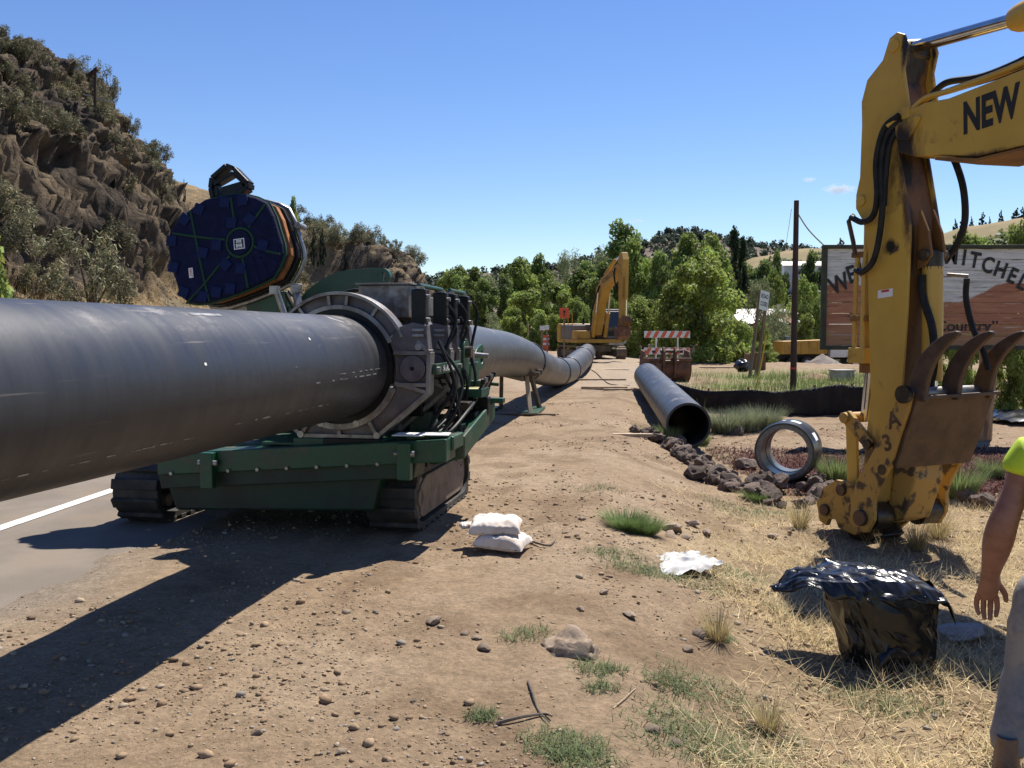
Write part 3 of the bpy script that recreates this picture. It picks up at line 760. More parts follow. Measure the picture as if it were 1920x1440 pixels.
# distant junipers as one wood
r_ = np.random.RandomState(3)
cl = []
n_, m_ = HF.shape[:2]
for i in range(1500):
    a, b = r_.randint(0, n_), r_.randint(6, 24)
    p = HF[a, b] + np.array((r_.uniform(-6, 6), r_.uniform(-6, 6), 1.2)); s = r_.uniform(1.1, 2.4)
    cl.append((p[0], p[1], p[2] + s * 0.4, s, s, s * 1.35))
V, Fq, cc = leaf_cloud(cl, 42000, 0.85, (0.04, 0.055, 0.035), 0.5, seed=77, aspect=0.7)
stuff(npmesh('juniper_wood', V, Fq, M['leaf'], smooth=False, cols=cc))
bpy.data.objects['juniper_wood']['label'] = 'distant juniper woodland dotted over the hazy hill'
bpy.data.objects['juniper_wood']['category'] = 'woodland'
n_, m_ = HG.shape[:2]
cl = []
for i in range(240):
    a, b = r_.randint(0, n_), r_.randint(5, 17)
    p = HG[a, b]; s = r_.uniform(1.0, 2.6)
    cl.append((p[0], p[1], p[2] + s * 0.4, s, s, s))
V, Fq, cc = leaf_cloud(cl, 26000, 0.5, (0.13, 0.15, 0.06), 0.5, seed=78, aspect=0.7)
o = stuff(npmesh('hillside_scrub', V, Fq, M['leaf'], smooth=False, cols=cc)); o['label'] = 'scattered green scrub on the tan grassy hillside'; o['category'] = 'scrub'

# ---------------------------------------------------------------- clouds: small boxes of thin vapour
m = bpy.data.materials.new('cloud_vapour'); m.use_nodes = True
N = m.node_tree.nodes; Lk = m.node_tree.links; N.remove(N['Principled BSDF'])
pv = N.new('ShaderNodeVolumePrincipled'); pv.inputs['Color'].default_value = (1, 1, 1, 1); pv.inputs['Anisotropy'].default_value = 0.65
tc = N.new('ShaderNodeTexCoord')
ln = N.new('ShaderNodeVectorMath'); ln.operation = 'LENGTH'; Lk.new(tc.outputs['Object'], ln.inputs[0])
nz = N.new('ShaderNodeTexNoise'); nz.inputs['Scale'].default_value = 2.6; nz.inputs['Detail'].default_value = 5; Lk.new(tc.outputs['Object'], nz.inputs['Vector'])
a1 = N.new('ShaderNodeMath'); a1.operation = 'MULTIPLY_ADD'; Lk.new(ln.outputs['Value'], a1.inputs[0]); a1.inputs[1].default_value = -0.75; Lk.new(nz.outputs[0], a1.inputs[2])
mr = N.new('ShaderNodeMapRange'); mr.inputs['From Min'].default_value = -0.05; mr.inputs['From Max'].default_value = 0.35; mr.inputs['To Max'].default_value = 0.022; Lk.new(a1.outputs[0], mr.inputs['Value'])
Lk.new(mr.outputs[0], pv.inputs['Density']); Lk.new(pv.outputs[0], N['Material Output'].inputs['Volume'])
M['cloud'] = m
for px, py, wpx, hpx in [(1573, 355, 84, 26), (1517, 337, 38, 14), (1194, 415, 40, 13)]:
    p = at(px, py, 5000); s = 5000 / 1750 / 2
    b_ = bmesh.new(); bmesh.ops.create_icosphere(b_, subdivisions=3, radius=1.0); me = bpy.data.meshes.new('cloud'); b_.to_mesh(me); b_.free()
    o = mkobj('cloud', me, M['cloud']); o.location = p; o.scale = (wpx * s, wpx * s * 0.6, hpx * s); structure(o)

# ================================================================ PIPES
YAW = 0.18366
DV = Vector((math.sin(YAW), math.cos(YAW), 0)); RV = Vector((math.cos(YAW), -math.sin(YAW), 0))
MO = Vector((-1.2974, 6.9523, 0))                     # under the pipe axis at the first jaw
PR = 0.38
def axis_z(t): return 1.3117 - 0.00642 * t            # t along the pipe from the first jaw
def axis(t): return MO + DV * t + Vector((0, 0, axis_z(t)))

def hollow(name, ro, ri, length, m, parent=None, n=72, ends=True, nl=2):
    """open pipe along local +Y"""
    V = []; Fq = []
    rings = [(ro, length * i / (nl - 1)) for i in range(nl)] + [(ri, length), (ri, 0)]
    for rr, y in rings:
        for k in range(n):
            a = 2 * math.pi * k / n
            V.append((rr * math.cos(a), y, rr * math.sin(a)))
    m_ = len(rings)
    for i in range(m_):
        j = (i + 1) % m_
        for k in range(n):
            Fq.append((i * n + k, i * n + (k + 1) % n, j * n + (k + 1) % n, j * n + k))
    b = MB(); b.v = V; b.f = Fq
    return b.build(name, m, parent, True, ang=30)
near = hollow('pipe', PR, PR - 0.04, 14.6 + 0.73, M['hdpe'])
near.location = axis(-14.6); near.rotation_euler = (-0.00642, 0, -YAW)
tag(near, 'long black plastic pipe running in from the left into the fusion machine', 'pipe')
# scuffs and tape marks on the near pipe are flat prints just proud of its wall
M['scuff'] = mat('chalky_scuff', (0.30, 0.30, 0.31), 0.8, col2=(0.12, 0.12, 0.13), scale=12, lo=0.45, hi=0.6)
def patch(t, a0, a1, dl, m, nm, off=0.0015, skew=0.0):
    V = []; Fq = []; n = 8
    for i in range(n + 1):
        a = R(a0 + (a1 - a0) * i / n); sk = skew * i / n
        for y in (t - dl / 2, t + dl / 2):
            V.append(((PR + off) * math.cos(a), y + 14.6 + sk, (PR + off) * math.sin(a)))
        if i: Fq.append((2 * i - 2, 2 * i - 1, 2 * i + 1, 2 * i))
    return npmesh(nm, V, Fq, m, near)
patch(-2.25, 62, 66, 0.32, M['scuff'], 'tape_mark')
patch(-0.42, 58, 70, 0.07, M['scuff'], 'tape_mark', skew=-0.10)
patch(-1.28, 33, 35.5, 0.018, M['paper'], 'paint_fleck'); patch(-2.62, 15, 17, 0.02, M['paper'], 'paint_fleck'); patch(-1.62, 8, 9, 0.02, M['scuff'], 'paint_fleck')
r_ = random.Random(8)
for t0, t1, a in ((-4.4, -2.6, -42), (-2.2, -0.9, -34), (-0.9, -0.1, -2), (-1.3, -0.05, -8)):
    t = t0
    while t < t1:
        l = r_.uniform(0.02, 0.10); patch(t, a, a + r_.uniform(0.6, 1.6), l, M['scuff'], 'scratch'); a += 1.1 * l * 3; t += l + r_.uniform(0.02, 0.12)

def spline(pts, n):
    pts = [Vector(p) for p in pts]; out = []
    P_ = [pts[0] * 2 - pts[1]] + pts + [pts[-1] * 2 - pts[-2]]
    for i in range(1, len(P_) - 2):
        for k in range(n):
            t = k / n; a, b, c, d = P_[i - 1:i + 3]
            out.append(0.5 * ((2 * b) + (c - a) * t + (2 * a - 5 * b + 4 * c - d) * t * t + (3 * b - a - 3 * c + d) * t ** 3))
    out.append(pts[-1]); return out
farpts = [axis(0.77), axis(1.6), axis(2.6), at(868, 662, 12.2), at(905, 662, 14.0), at(945, 664, 16.0), at(975, 672, 17.9), at(1000, 684, 19.9), at(1022, 693, 22.2), at(1045, 698, 25.0), at(1065, 694, 28.2), at(1085, 678, 32), at(1096, 667, 37), at(1102, 659, 45)]
fp = spline(farpts, 9)
V = []; Fq = []; n = 56
prev = None
for i, p in enumerate(fp):
    d = (fp[min(i + 1, len(fp) - 1)] - fp[max(i - 1, 0)]).normalized()
    s = d.cross(Vector((0, 0, 1))).normalized(); u = s.cross(d)
    for k in range(n):
        a = 2 * math.pi * k / n
        V.append(p + (s * math.cos(a) + u * math.sin(a)) * PR)
    if i:
        for k in range(n): Fq.append(((i - 1) * n + k, (i - 1) * n + (k + 1) % n, i * n + (k + 1) % n, i * n + k))
Fq_end = [tuple(range(n)), tuple((len(fp) - 1) * n + k for k in range(n))]
b = MB(); b.v = [tuple(v) for v in V]; b.f = Fq + Fq_end
M['hdpe_dusty'] = pipe_mat('dust_streaked_pipe_plastic', (0.045, 0.044, 0.044), (0.33, 0.28, 0.23))
farpipe = b.build('pipeline', M['hdpe_dusty'], None, True, ang=60)
tag(farpipe, 'dusty black pipeline sagging from the machine over a stand down to the ground', 'pipe')
def ringbead(i, rad, w, m, nm, par):
    p = fp[i]; d = (fp[i + 1] - fp[i - 1]).normalized(); s = d.cross(Vector((0, 0, 1))).normalized(); u = s.cross(d)
    MB().tube([p + (s * math.cos(a) + u * math.sin(a)) * rad for a in [2 * math.pi * k / 56 for k in range(56)]], w, 8, closed=True).build(nm, m, par, True)
for i in (58, 80, 90, 104): ringbead(i, PR + 0.004, 0.022, M['hdpe_clean'], 'fusion_bead', farpipe)

# pipe lying on the ground, coupler
p0 = at(1291, 797, 14.3); p1 = at(1213, 705, 25.2)
d = p1 - p0
lp = hollow('pipe', 0.345, 0.31, d.length, M['hdpe'])
lp.location = p0; lp.rotation_euler = (math.asin(d.z / d.length), 0, -math.atan2(d.x, d.y))
tag(lp, 'straight black pipe lying on the ground with its open end towards us', 'pipe')
M['bluestripe'] = mat('faded_blue_stripe', (0.05, 0.075, 0.13), 0.5)
for y_ in (4.2, 4.9):
    b = MB(); nn = 20
    b.band([(0.3465 * math.cos(R(20 + 140 * k / nn)), 0.3465 * math.sin(R(20 + 140 * k / nn))) for k in range(nn + 1)], [(0.345 * math.cos(R(20 + 140 * k / nn)), 0.345 * math.sin(R(20 + 140 * k / nn))) for k in range(nn + 1)], 'y', y_, y_ + 0.12)
    b.build('stripe', M['bluestripe'], lp, True)
cp = empty('pipe_coupler', at(1470, 848, 11.35), -R(24))
cp.rotation_euler = (R(-2), 0, -R(25))
M['coupler_in'] = mat('machined_coupler_bore', (0.10, 0.10, 0.105), 0.3, col2=(0.15, 0.15, 0.15), scale=20, stretch=(1, 12, 1))
b = MB(); nn = 72
rings = [(0.335, 0.0), (0.358, 0.0), (0.362, 0.10), (0.375, 0.13), (0.375, 0.62), (0.362, 0.65), (0.358, 0.75), (0.335, 0.75), (0.325, 0.72)]
V = []; Fq = []
for rr, y in rings: V += [(rr * math.cos(2 * math.pi * k / nn), y, rr * math.sin(2 * math.pi * k / nn)) for k in range(nn)]
for i in range(len(rings) - 1): Fq += [(i * nn + k, i * nn + (k + 1) % nn, (i + 1) * nn + (k + 1) % nn, (i + 1) * nn + k) for k in range(nn)]
b.v, b.f = V, Fq
b.build('shell', M['hdpe_clean'], cp, True, ang=30)
b = MB(); rings = [(0.334, 0.001), (0.282, 0.001), (0.282, 0.35), (0.275, 0.353), (0.275, 0.38), (0.282, 0.383), (0.282, 0.747), (0.334, 0.747)]
V = []; Fq = []
for rr, y in rings: V += [(rr * math.cos(2 * math.pi * k / nn), y, rr * math.sin(2 * math.pi * k / nn)) for k in range(nn)]
for i in range(len(rings) - 1): Fq += [(i * nn + k, i * nn + (k + 1) % nn, (i + 1) * nn + (k + 1) % nn, (i + 1) * nn + k) for k in range(nn)]
b.v, b.f = V, Fq
b.build('bore', M['coupler_in'], cp, True, ang=30)
for a0, a1, y0, y1 in ((66, 84, 0.18, 0.38), (94, 100, 0.2, 0.3), (22, 38, 0.2, 0.42)):
    b = MB(); k_ = 8
    b.band([(0.3765 * math.cos(R(a0 + (a1 - a0) * k / k_)), 0.3765 * math.sin(R(a0 + (a1 - a0) * k / k_))) for k in range(k_ + 1)], [(0.375 * math.cos(R(a0 + (a1 - a0) * k / k_)), 0.375 * math.sin(R(a0 + (a1 - a0) * k / k_))) for k in range(k_ + 1)], 'y', y0, y1)
    b.build('label', M['paper'], cp, True)
tag(cp, 'short black electrofusion coupler ring standing on the lava rocks', 'coupler')

# pipe stand under the far pipe
ps = empty('pipe_stand', gp(955, 772), -YAW + 0.05)
M['standsteel'] = mat('rusty_stand_steel', (0.10, 0.075, 0.05), 0.7, 0.2, col2=(0.17, 0.14, 0.09), scale=6, dirt=(0.03, 0.06, 0.04), dscale=3)
for sx, yy in ((-0.34, -0.28), (-0.16, 0.22), (0.34, -0.28), (0.40, 0.25)):
    MB().bar((sx * 1.35, yy * 1.7, 0.03), (sx, yy * 0.3, 0.72), 0.075).build('leg', M['standsteel'] if sx < 0 else M['lumber'] if yy < 0 else M['standsteel'], ps, bevel=0.006)
for yy in (-0.3, 0.2): MB().bx(-0.62, 0.62, yy - 0.04, yy + 0.04, 0.70 + 0.02 * (yy > 0), 0.78 + 0.02 * (yy > 0)).build('cross_beam', M['standsteel'], ps, bevel=0.006)
MB().bx(0.28, 0.62, -0.7, 0.75, 0.0, 0.05).build('base_rail', M['green'], ps, bevel=0.006)
MB().bx(-0.62, -0.3, -0.7, 0.75, 0.0, 0.05).build('base_rail', M['green'], ps, bevel=0.006)
MB().bx(-0.75, 0.95, -0.74, -0.62, 0.0, 0.035).build('base_cross_bar', M['rust'], ps, bevel=0.006)
MB().add([(-0.3, -0.35, 0.92), (0.3, -0.35, 0.80), (0.3, -0.35, 0.60), (-0.3, -0.35, 0.74), (-0.3, 0.2, 0.92), (0.3, 0.2, 0.8), (0.3, 0.2, 0.6), (-0.3, 0.2, 0.74)], [(0, 1, 2, 3), (4, 5, 6, 7), (0, 1, 5, 4), (3, 2, 6, 7), (1, 2, 6, 5), (0, 3, 7, 4)]).build('saddle', M['trackframe'], ps, bevel=0.01)
tag(ps, 'steel trestle stand with a pale leg holding up the pipeline', 'stand')

# ================================================================ FUSION MACHINE
fm = empty('fusion_machine', MO, -YAW)
tag(fm, 'green tracked pipe fusion machine with grey clamping jaws on the pipe', 'machine')
B = 0.008
MB().prism([(-1.42, 0.64), (0.86, 0.80), (0.86, 0.635), (-1.42, 0.475)], 'y', -0.12, 0.16).build('front_beam', M['green'], fm, bevel=B)
MB().prism([(-1.45, 0.47), (0.62, 0.625), (0.60, 0.50), (-1.43, 0.36)], 'y', -0.06, 0.2).build('lower_beam', M['greenshade'], fm, bevel=B)
MB().prism([(-1.5, 0.52), (0.32, 0.55), (0.24, 0.22), (-1.38, 0.17)], 'y', 0.06, 1.85).build('undercarriage_box', M['greenshade'], fm, bevel=0.02)
MB().bx(-1.35, 0.62, 0.18, 2.1, 0.60, 0.70).build('deck', M['green'], fm, bevel=B)
for x in (-0.98, 0.56):
    z0 = 0.62 + 0.07 * (x + 0.2)
    MB().bx(x - 0.05, x + 0.05, -0.19, -0.122, z0 - 0.17, z0 + 0.10).build('hinge_bracket', M['green'], fm, bevel=0.006)
    MB().cyl((x - 0.075, -0.16, z0 + 0.02), (x + 0.075, -0.16, z0 + 0.02), 0.022, n=12).build('hinge_pin', M['dullsteel'], fm, True)
for k in range(9):
    x = -1.3 + 0.235 * k; z0 = 0.57 + 0.07 * (x + 0.2)
    if abs(x + 0.98) > 0.1 and abs(x - 0.56) > 0.1: MB().cyl((x, -0.138, z0), (x, -0.12, z0), 0.014, n=6).build('bolt_head', M['dullsteel'], fm)
# deck end plate pieces seen under the pipe
MB().bx(-0.62, -0.30, 0.0, 0.34, 0.715, 0.735).build('deck_plate', M['green'], fm, bevel=0.003)
MB().bx(-1.30, -1.12, -0.05, 0.25, 0.66, 0.68).build('deck_plate', M['green'], fm, bevel=0.003)
# tracks
def stadium(y0, y1, z0, z1, n=10, cut=0.0):
    rr = (z1 - z0) / 2; zc = (z0 + z1) / 2
    pts = [(y1 - rr + rr * math.cos(a), zc + rr * math.sin(a)) for a in [-math.pi / 2 + math.pi * k / n for k in range(n + 1)]]
    pts += [(y0 + rr + rr * math.cos(a), zc + rr * math.sin(a)) for a in [math.pi / 2 + math.pi * k / n for k in range(n + 1)]]
    return pts
def rubber_track(x0, x1, y0, y1, z0, z1, parent, lug=0.085, nm='track', lugm=None, m=None):
    out = stadium(y0, y1, z0, z1); inn = stadium(y0 + 0.045, y1 - 0.045, z0 + 0.045, z1 - 0.045)
    t = MB().band(inn, out, 'x', x0, x1, closed=True).build(nm, m or M['rubber'], parent, True, ang=40)
    per = []
    m_ = len(out)
    for i in range(m_):
        a = Vector((0, *out[i])); c = Vector((0, *out[(i + 1) % m_])); per.append((a, c, (c - a).length))
    tot = sum(p[2] for p in per); cnt = int(tot / (lug * 1.7)); 
    me = None
    for i in range(cnt):
        s = i * tot / cnt
        for a, c, l in per:
            if s <= l: break
            s -= l
        if l < 1e-6: continue
        p = a + (c - a) * (s / l); tg = (c - a).normalized(); nr = Vector((0, tg.z, -tg.y))
        if me is None:
            o = MB().bx(-(x1 - x0) / 2 - 0.004, (x1 - x0) / 2 + 0.004, -lug / 2, lug / 2, -0.008, 0.03).build('tread_lug', lugm or M['rubber'], t, bevel=0.006, seg=1)
            me = o.data
        else:
            o = mkobj('tread_lug', me, None, t, bevel=0.006, seg=1)
        Mx = Matrix(((1, 0, 0), (0, tg.y, nr.y), (0, tg.z, nr.z))).to_4x4()
        Mx.translation = Vector(((x0 + x1) / 2, p.y, p.z))
        o.matrix_local = Mx
    return t
for side, (x0, x1) in (('r', (0.15, 0.53)), ('l', (-2.02, -1.62))):
    t = rubber_track(x0, x1, 0.2, 2.02, 0.03, 0.50, fm)
    xo = x1 - 0.03 if side == 'r' else x0 + 0.03
    sg = 1 if side == 'r' else -1
    b = MB().prism([(0.42, 0.13), (0.5, 0.1), (1.72, 0.1), (1.78, 0.15), (1.74, 0.36), (1.5, 0.42), (0.6, 0.42), (0.44, 0.36)], 'x', xo - 0.05, xo + 0.012)
    b.build('track_frame', M['trackframe'], t, bevel=0.01)
    for k, (yy, zz, rr) in enumerate(((0.43, 0.265, 0.17), (1.80, 0.265, 0.17))):
        MB().cyl((xo - 0.16 * sg, yy, zz), (xo - 0.005 * sg, yy, zz), rr, n=28).cyl((xo - 0.02 * sg, yy, zz), (xo + 0.012 * sg, yy, zz), 0.07, n=16).build('sprocket_wheel', M['trackframe'], t, True)
    for k in range(5):
        yy = 0.66 + 0.23 * k
        MB().cyl((xo - 0.2 * sg, yy, 0.13), (xo - 0.06 * sg, yy, 0.13), 0.055, n=16).build('bogie_roller', M['trackframe'], t, True)
# side outrigger box with hazard stickers
orr = MB().add([(0.60, 0.45, 0.52), (0.86, 0.45, 0.58), (0.86, 0.45, 0.76), (0.60, 0.45, 0.72), (0.64, 1.55, 0.74), (0.88, 1.55, 0.80), (0.88, 1.55, 0.97), (0.64, 1.55, 0.93)],
         [(0, 1, 2, 3), (4, 5, 6, 7), (0, 1, 5, 4), (1, 2, 6, 5), (2, 3, 7, 6), (3, 0, 4, 7)]).build('outrigger_box', M['green'], fm, bevel=0.012)
MB().add([(0.66, 1.35, 0.90), (0.86, 1.35, 0.935), (0.87, 1.54, 0.972), (0.66, 1.54, 0.937)], [(0, 1, 2, 3)]).build('warning_sticker', M['stickeryellow'], orr)
o = MB().bx(0.52, 0.88, 0.02, 0.34, 0.70, 0.805).build('corner_box', M['green'], fm, bevel=0.012)
# jaws
def arc(r, a0, a1, n, c=(0, 1.31)):
    return [(c[0] + r * math.cos(R(a0 + (a1 - a0) * k / n)), c[1] + r * math.sin(R(a0 + (a1 - a0) * k / n))) for k in range(n + 1)]
def jaw(t, zc, full=True):
    dz = zc - 1.31
    def sh(p): return [(x, z + dz) for x, z in p]
    j = empty('jaw', (0, t, 0)); j.parent = fm
    outer = [(0.62, 1.50), (0.71, 1.42), (0.70, 1.12), (0.30, 0.79), (-0.30, 0.79), (-0.70, 1.12), (-0.71, 1.42), (-0.62, 1.50)]
    angs = [22, 14, -15, -60, -120, -165, -194, -202]
    # web: strip between the bore and the outline
    def dens(pts, k):
        o = []
        for a, c in zip(pts, pts[1:]): o += [(a[0] + (c[0] - a[0]) * i / k, a[1] + (c[1] - a[1]) * i / k) for i in range(k)]
        return o + [pts[-1]]
    inner = [(0.44 * math.cos(R(a)), 1.31 + 0.44 * math.sin(R(a))) for a in [angs[i] + (angs[i + 1] - angs[i]) * k / 6 for i in range(7) for k in range(6)] + [angs[-1]]]
    w = MB().band(sh(inner), sh(dens(outer, 6)), 'y', 0.035, 0.075).build('lower_jaw_web', M['alu_panel'], j, True, ang=30)
    b = MB()
    op = sh(outer)
    for a, c in zip(op, op[1:]): b.bar((a[0] * 0.985, 0.055, a[1]), (c[0] * 0.985, 0.055, c[1]), 0.115, 0.028, (0, 1, 0)) if False else b.bar((a[0] * 0.985, 0.055, a[1]), (c[0] * 0.985, 0.055, c[1]), 0.032, 0.115, (0, 1, 0))
    for a, (ox, oz) in ((-15, outer[2]), (-60, outer[3]), (-120, outer[4]), (-165, outer[5]), (12, (0.44, 1.41)), (168, (-0.44, 1.41))):
        p = (0.45 * math.cos(R(a)), 1.31 + 0.45 * math.sin(R(a)) + dz)
        b.bar((p[0], 0.055, p[1]), (ox, 0.055, oz + dz), 0.03, 0.113, (0, 1, 0))
    b.bar((0, 0.055, 0.79 + dz), (0, 0.055, 0.86 + dz), 0.03, 0.114, (0, 1, 0))
    b.bar((0.43, 0.055, 1.415 + dz), (0.70, 0.055, 1.415 + dz), 0.03, 0.112, (0, 1, 0)); b.bar((-0.43, 0.055, 1.415 + dz), (-0.70, 0.055, 1.415 + dz), 0.03, 0.112, (0, 1, 0))
    b.bar((0.45, 0.055, 1.18 + dz), (0.70, 0.055, 1.18 + dz), 0.03, 0.112, (0, 1, 0)); b.bar((-0.45, 0.055, 1.18 + dz), (-0.70, 0.055, 1.18 + dz), 0.03, 0.112, (0, 1, 0))
    b.build('lower_jaw_ribs', M['alu'], j, bevel=0.005)
    b = MB().band(sh(arc(0.425, 200, 340, 40)), sh(arc(0.475, 200, 340, 40)), 'y', -0.008, 0.118)
    b.build('lower_jaw_bore', M['alu'], j, True, bevel=0.004)
    b = MB().band(sh(arc(0.382, 0, 360, 72)), sh(arc(0.424, 0, 360, 72)), 'y', 0.012, 0.098, closed=False)
    b.build('liner_insert', M['black'], j, True)
    for x, z in ((0.30, 0.80), (-0.30, 0.80), (0.14, 0.885), (-0.14, 0.885)):
        MB().cyl((x, -0.012, z + dz), (x, 0.12, z + dz), 0.026, n=14).build('pin', M['dullsteel'], j, True)
    for sx in (1, -1):
        x = 0.575 * sx
        MB().cyl((x, -0.004, 1.30 + dz), (x, 0.1, 1.30 + dz), 0.098, n=32).build('guide_disc', M['alu_panel'], j, True, bevel=0.004)
        MB().cyl((x, -0.01, 1.30 + dz), (x, 0.05, 1.30 + dz), 0.016, n=12).build('bolt', M['black'], j, True)
        # cheek that carries the clamp cylinder
        b = MB().prism(sh([(0.43 * sx, 1.42), (0.40 * sx, 1.50), (0.46 * sx, 1.60), (0.58 * sx, 1.64), (0.68 * sx, 1.62), (0.70 * sx, 1.44)]), 'y', 0.0, 0.11)
        b.build('cheek', M['alu_panel'], j, bevel=0.006)
        MB().cyl((0.62 * sx, -0.006, 1.46 + dz), (0.62 * sx, 0.02, 1.46 + dz), 0.024, n=14).build('bolt', M['dullsteel'], j, True)
        if sx < 0: continue
        c = MB().bx(0.565 * sx - 0.0, 0.675 * sx, 0.01, 0.10, 1.60 + dz, 1.885 + dz).build('clamp_cylinder', M['black'], j, bevel=0.012)
        MB().cyl((0.62 * sx, 0.055, 1.885 + dz), (0.62 * sx, 0.055, 1.905 + dz), 0.035, n=14).build('cylinder_cap', M['dullsteel'], j, True)
        MB().cyl((0.675 * sx, 0.05, 1.83 + dz), (0.70 * sx, 0.05, 1.83 + dz), 0.016, n=10).cyl((0.675 * sx, 0.05, 1.66 + dz), (0.70 * sx, 0.05, 1.66 + dz), 0.016, n=10).build('hose_fitting', M['dullsteel'], j, True)
        b = MB()
        for zz in (1.535, 1.575): b.bx(0.575 * sx, 0.665 * sx, -0.012, 0.0, zz + dz, zz + 0.02 + dz)
        b.build('clevis', M['dullsteel'], j, bevel=0.003)
    # upper jaw
    MB().band(sh(arc(0.46, 24, 156, 44)), sh(arc(0.535, 24, 156, 44)), 'y', 0.04, 0.075).build('upper_jaw_web', M['alu_panel'], j, True)
    MB().band(sh(arc(0.425, 24, 156, 44)), sh(arc(0.462, 24, 156, 44)), 'y', -0.006, 0.116).build('upper_jaw_bore', M['alu'], j, True, bevel=0.004)
    MB().band(sh(arc(0.533, 24, 156, 44)), sh(arc(0.558, 24, 156, 44)), 'y', -0.012, 0.122).build('upper_jaw_rim', M['alu'], j, True, bevel=0.004)
    for a in (28, 55, 82, 98, 125, 152): MB().bar((0.46 * math.cos(R(a)), 0.055, 1.31 + dz + 0.46 * math.sin(R(a))), (0.535 * math.cos(R(a)), 0.055, 1.31 + dz + 0.535 * math.sin(R(a))), 0.024, 0.104, (0, 1, 0)).build('upper_jaw_rib', M['alu'], j, bevel=0.003)
    return j
JT = (0.0, 0.60, 0.90, 1.36)
for t in JT: jaw(t, axis_z(t))
for x in (0.575, -0.575):
    MB().cyl((x, 0.08, 1.30), (x, 1.62, 1.295), 0.05, n=24).build('guide_rod', M['steel'], fm, True)
for a, c in ((0.03, 0.68), (0.93, 1.46)):
    MB().cyl((0.62, a, 1.912), (0.62, c, 1.905), 0.017, n=12).build('tie_bar', M['green'], fm, True)
# sled under the jaws
MB().bx(-0.36, 0.36, -0.01, 1.6, 0.702, 0.775).build('carriage_sled', M['green'], fm, bevel=B)
MB().bx(-0.12, 0.34, -0.02, 0.06, 0.66, 0.78).build('sled_foot', M['black'], fm, bevel=B)
# number plate bar
npb = MB().bx(0.715, 0.745, 0.05, 0.80, 1.255, 1.335).build('number_bar', M['green'], fm, bevel=0.004)
tm = text_mesh('No.A34-820', 0.058, 0.0012); o = mkobj('lettering', tm, M['paper'], npb)
o.matrix_local = Matrix.Translation((0.7465, 0.42, 1.295)) @ Matrix(((0, 0, 1), (1, 0, 0), (0, 1, 0))).to_4x4() @ Matrix.Diagonal((1.25, 1.15, 1, 1))
for yy in (0.09, 0.76): MB().cyl((0.735, yy, 1.295), (0.765, yy, 1.295), 0.02, n=10).build('bolt', M['dullsteel'], fm, True)
# pivot plate and pulling lug
def ringplate(cx, cz, ro, ri, extra, x0, x1, m, nm):
    n_ = 36
    ins = [(cx + ri * math.cos(2 * math.pi * k / n_), cz + ri * math.sin(2 * math.pi * k / n_)) for k in range(n_)]
    outs = []
    for k in range(n_):
        a = 2 * math.pi * k / n_; px, pz = cx + ro * math.cos(a), cz + ro * math.sin(a)
        outs.append(extra(px, pz))
    return MB().band(ins, outs, 'x', x0, x1, closed=True).build(nm, m, fm, bevel=0.004)
ringplate(1.06, 1.40, 0.11, 0.055, lambda y, z: (y, z if z > 1.40 else 1.40 - (1.40 - z) * 2.6), 0.70, 0.735, M['green'], 'pivot_plate')
MB().cyl((0.67, 1.06, 1.40), (0.78, 1.06, 1.40), 0.05, n=20).build('pivot_pin', M['grease'], fm, True)
ringplate(1.86, 1.33, 0.12, 0.062, lambda y, z: (y if y > 1.82 else 1.82 - (1.82 - y) * 3.2, z if y > 1.86 or z < 1.33 else z), 0.655, 0.69, M['green'], 'pulling_lug')
MB().bx(0.62, 0.72, 1.25, 1.6, 1.02, 1.30).build('lug_bracket', M['green'], fm, bevel=0.008)
MB().cyl((0.60, 1.5, 1.37), (0.83, 1.5, 1.35), 0.024, n=12).build('latch_pin', M['dullsteel'], fm, True)
# valve bank, hoses and levers below the plate
r_ = random.Random(21)
for i in range(22):
    x, y, z = r_.uniform(0.42, 0.80), r_.uniform(0.55, 1.55), r_.uniform(0.72, 1.16)
    if r_.random() < 0.6:
        s = [r_.uniform(0.03, 0.09) for _ in range(3)]
        MB().bx(x - s[0], x + s[0], y - s[1], y + s[1], z - s[2], z + s[2]).build('valve_block', M[r_.choice(['black', 'green', 'grease', 'black'])], fm, bevel=0.008)
    else:
        MB().cyl((x, y - 0.1, z), (x, y + 0.12, z + r_.uniform(-0.05, 0.05)), r_.uniform(0.02, 0.05), n=14).build('accumulator', M[r_.choice(['dullsteel', 'black', 'grease'])], fm, True)
for i in range(5):
    y = 1.0 + 0.11 * i
    MB().cyl((0.80, y, 1.0), (0.88, y + 0.02, 1.13 + 0.01 * i), 0.010, n=8).cyl((0.88, y + 0.02, 1.13 + 0.01 * i), (0.885, y + 0.022, 1.17 + 0.01 * i), 0.02, n=10).build('lever', M['dullsteel' if i % 2 else 'black'], fm, True)
vb = MB().bx(0.66, 0.88, 0.98, 1.30, 1.02, 1.09).build('valve_cover', M['green'], fm, bevel=0.006)
MB().bx(0.70, 0.86, 1.02, 1.14, 1.0905, 1.0915).build('warning_sticker', M['stickeryellow'], vb)
MB().bx(0.70, 0.86, 1.19, 1.26, 1.0905, 1.0915).build('warning_sticker', M['stickeryellow'], vb)
MB().cyl((0.74, 1.42, 1.12), (0.92, 1.5, 1.10), 0.016, n=8).build('lever', M['greenstrap'], fm, True)
MB().bx(0.55, 0.98, 1.40, 1.5, 0.94, 0.985).build('control_panel', M['green'], fm, bevel=0.006)
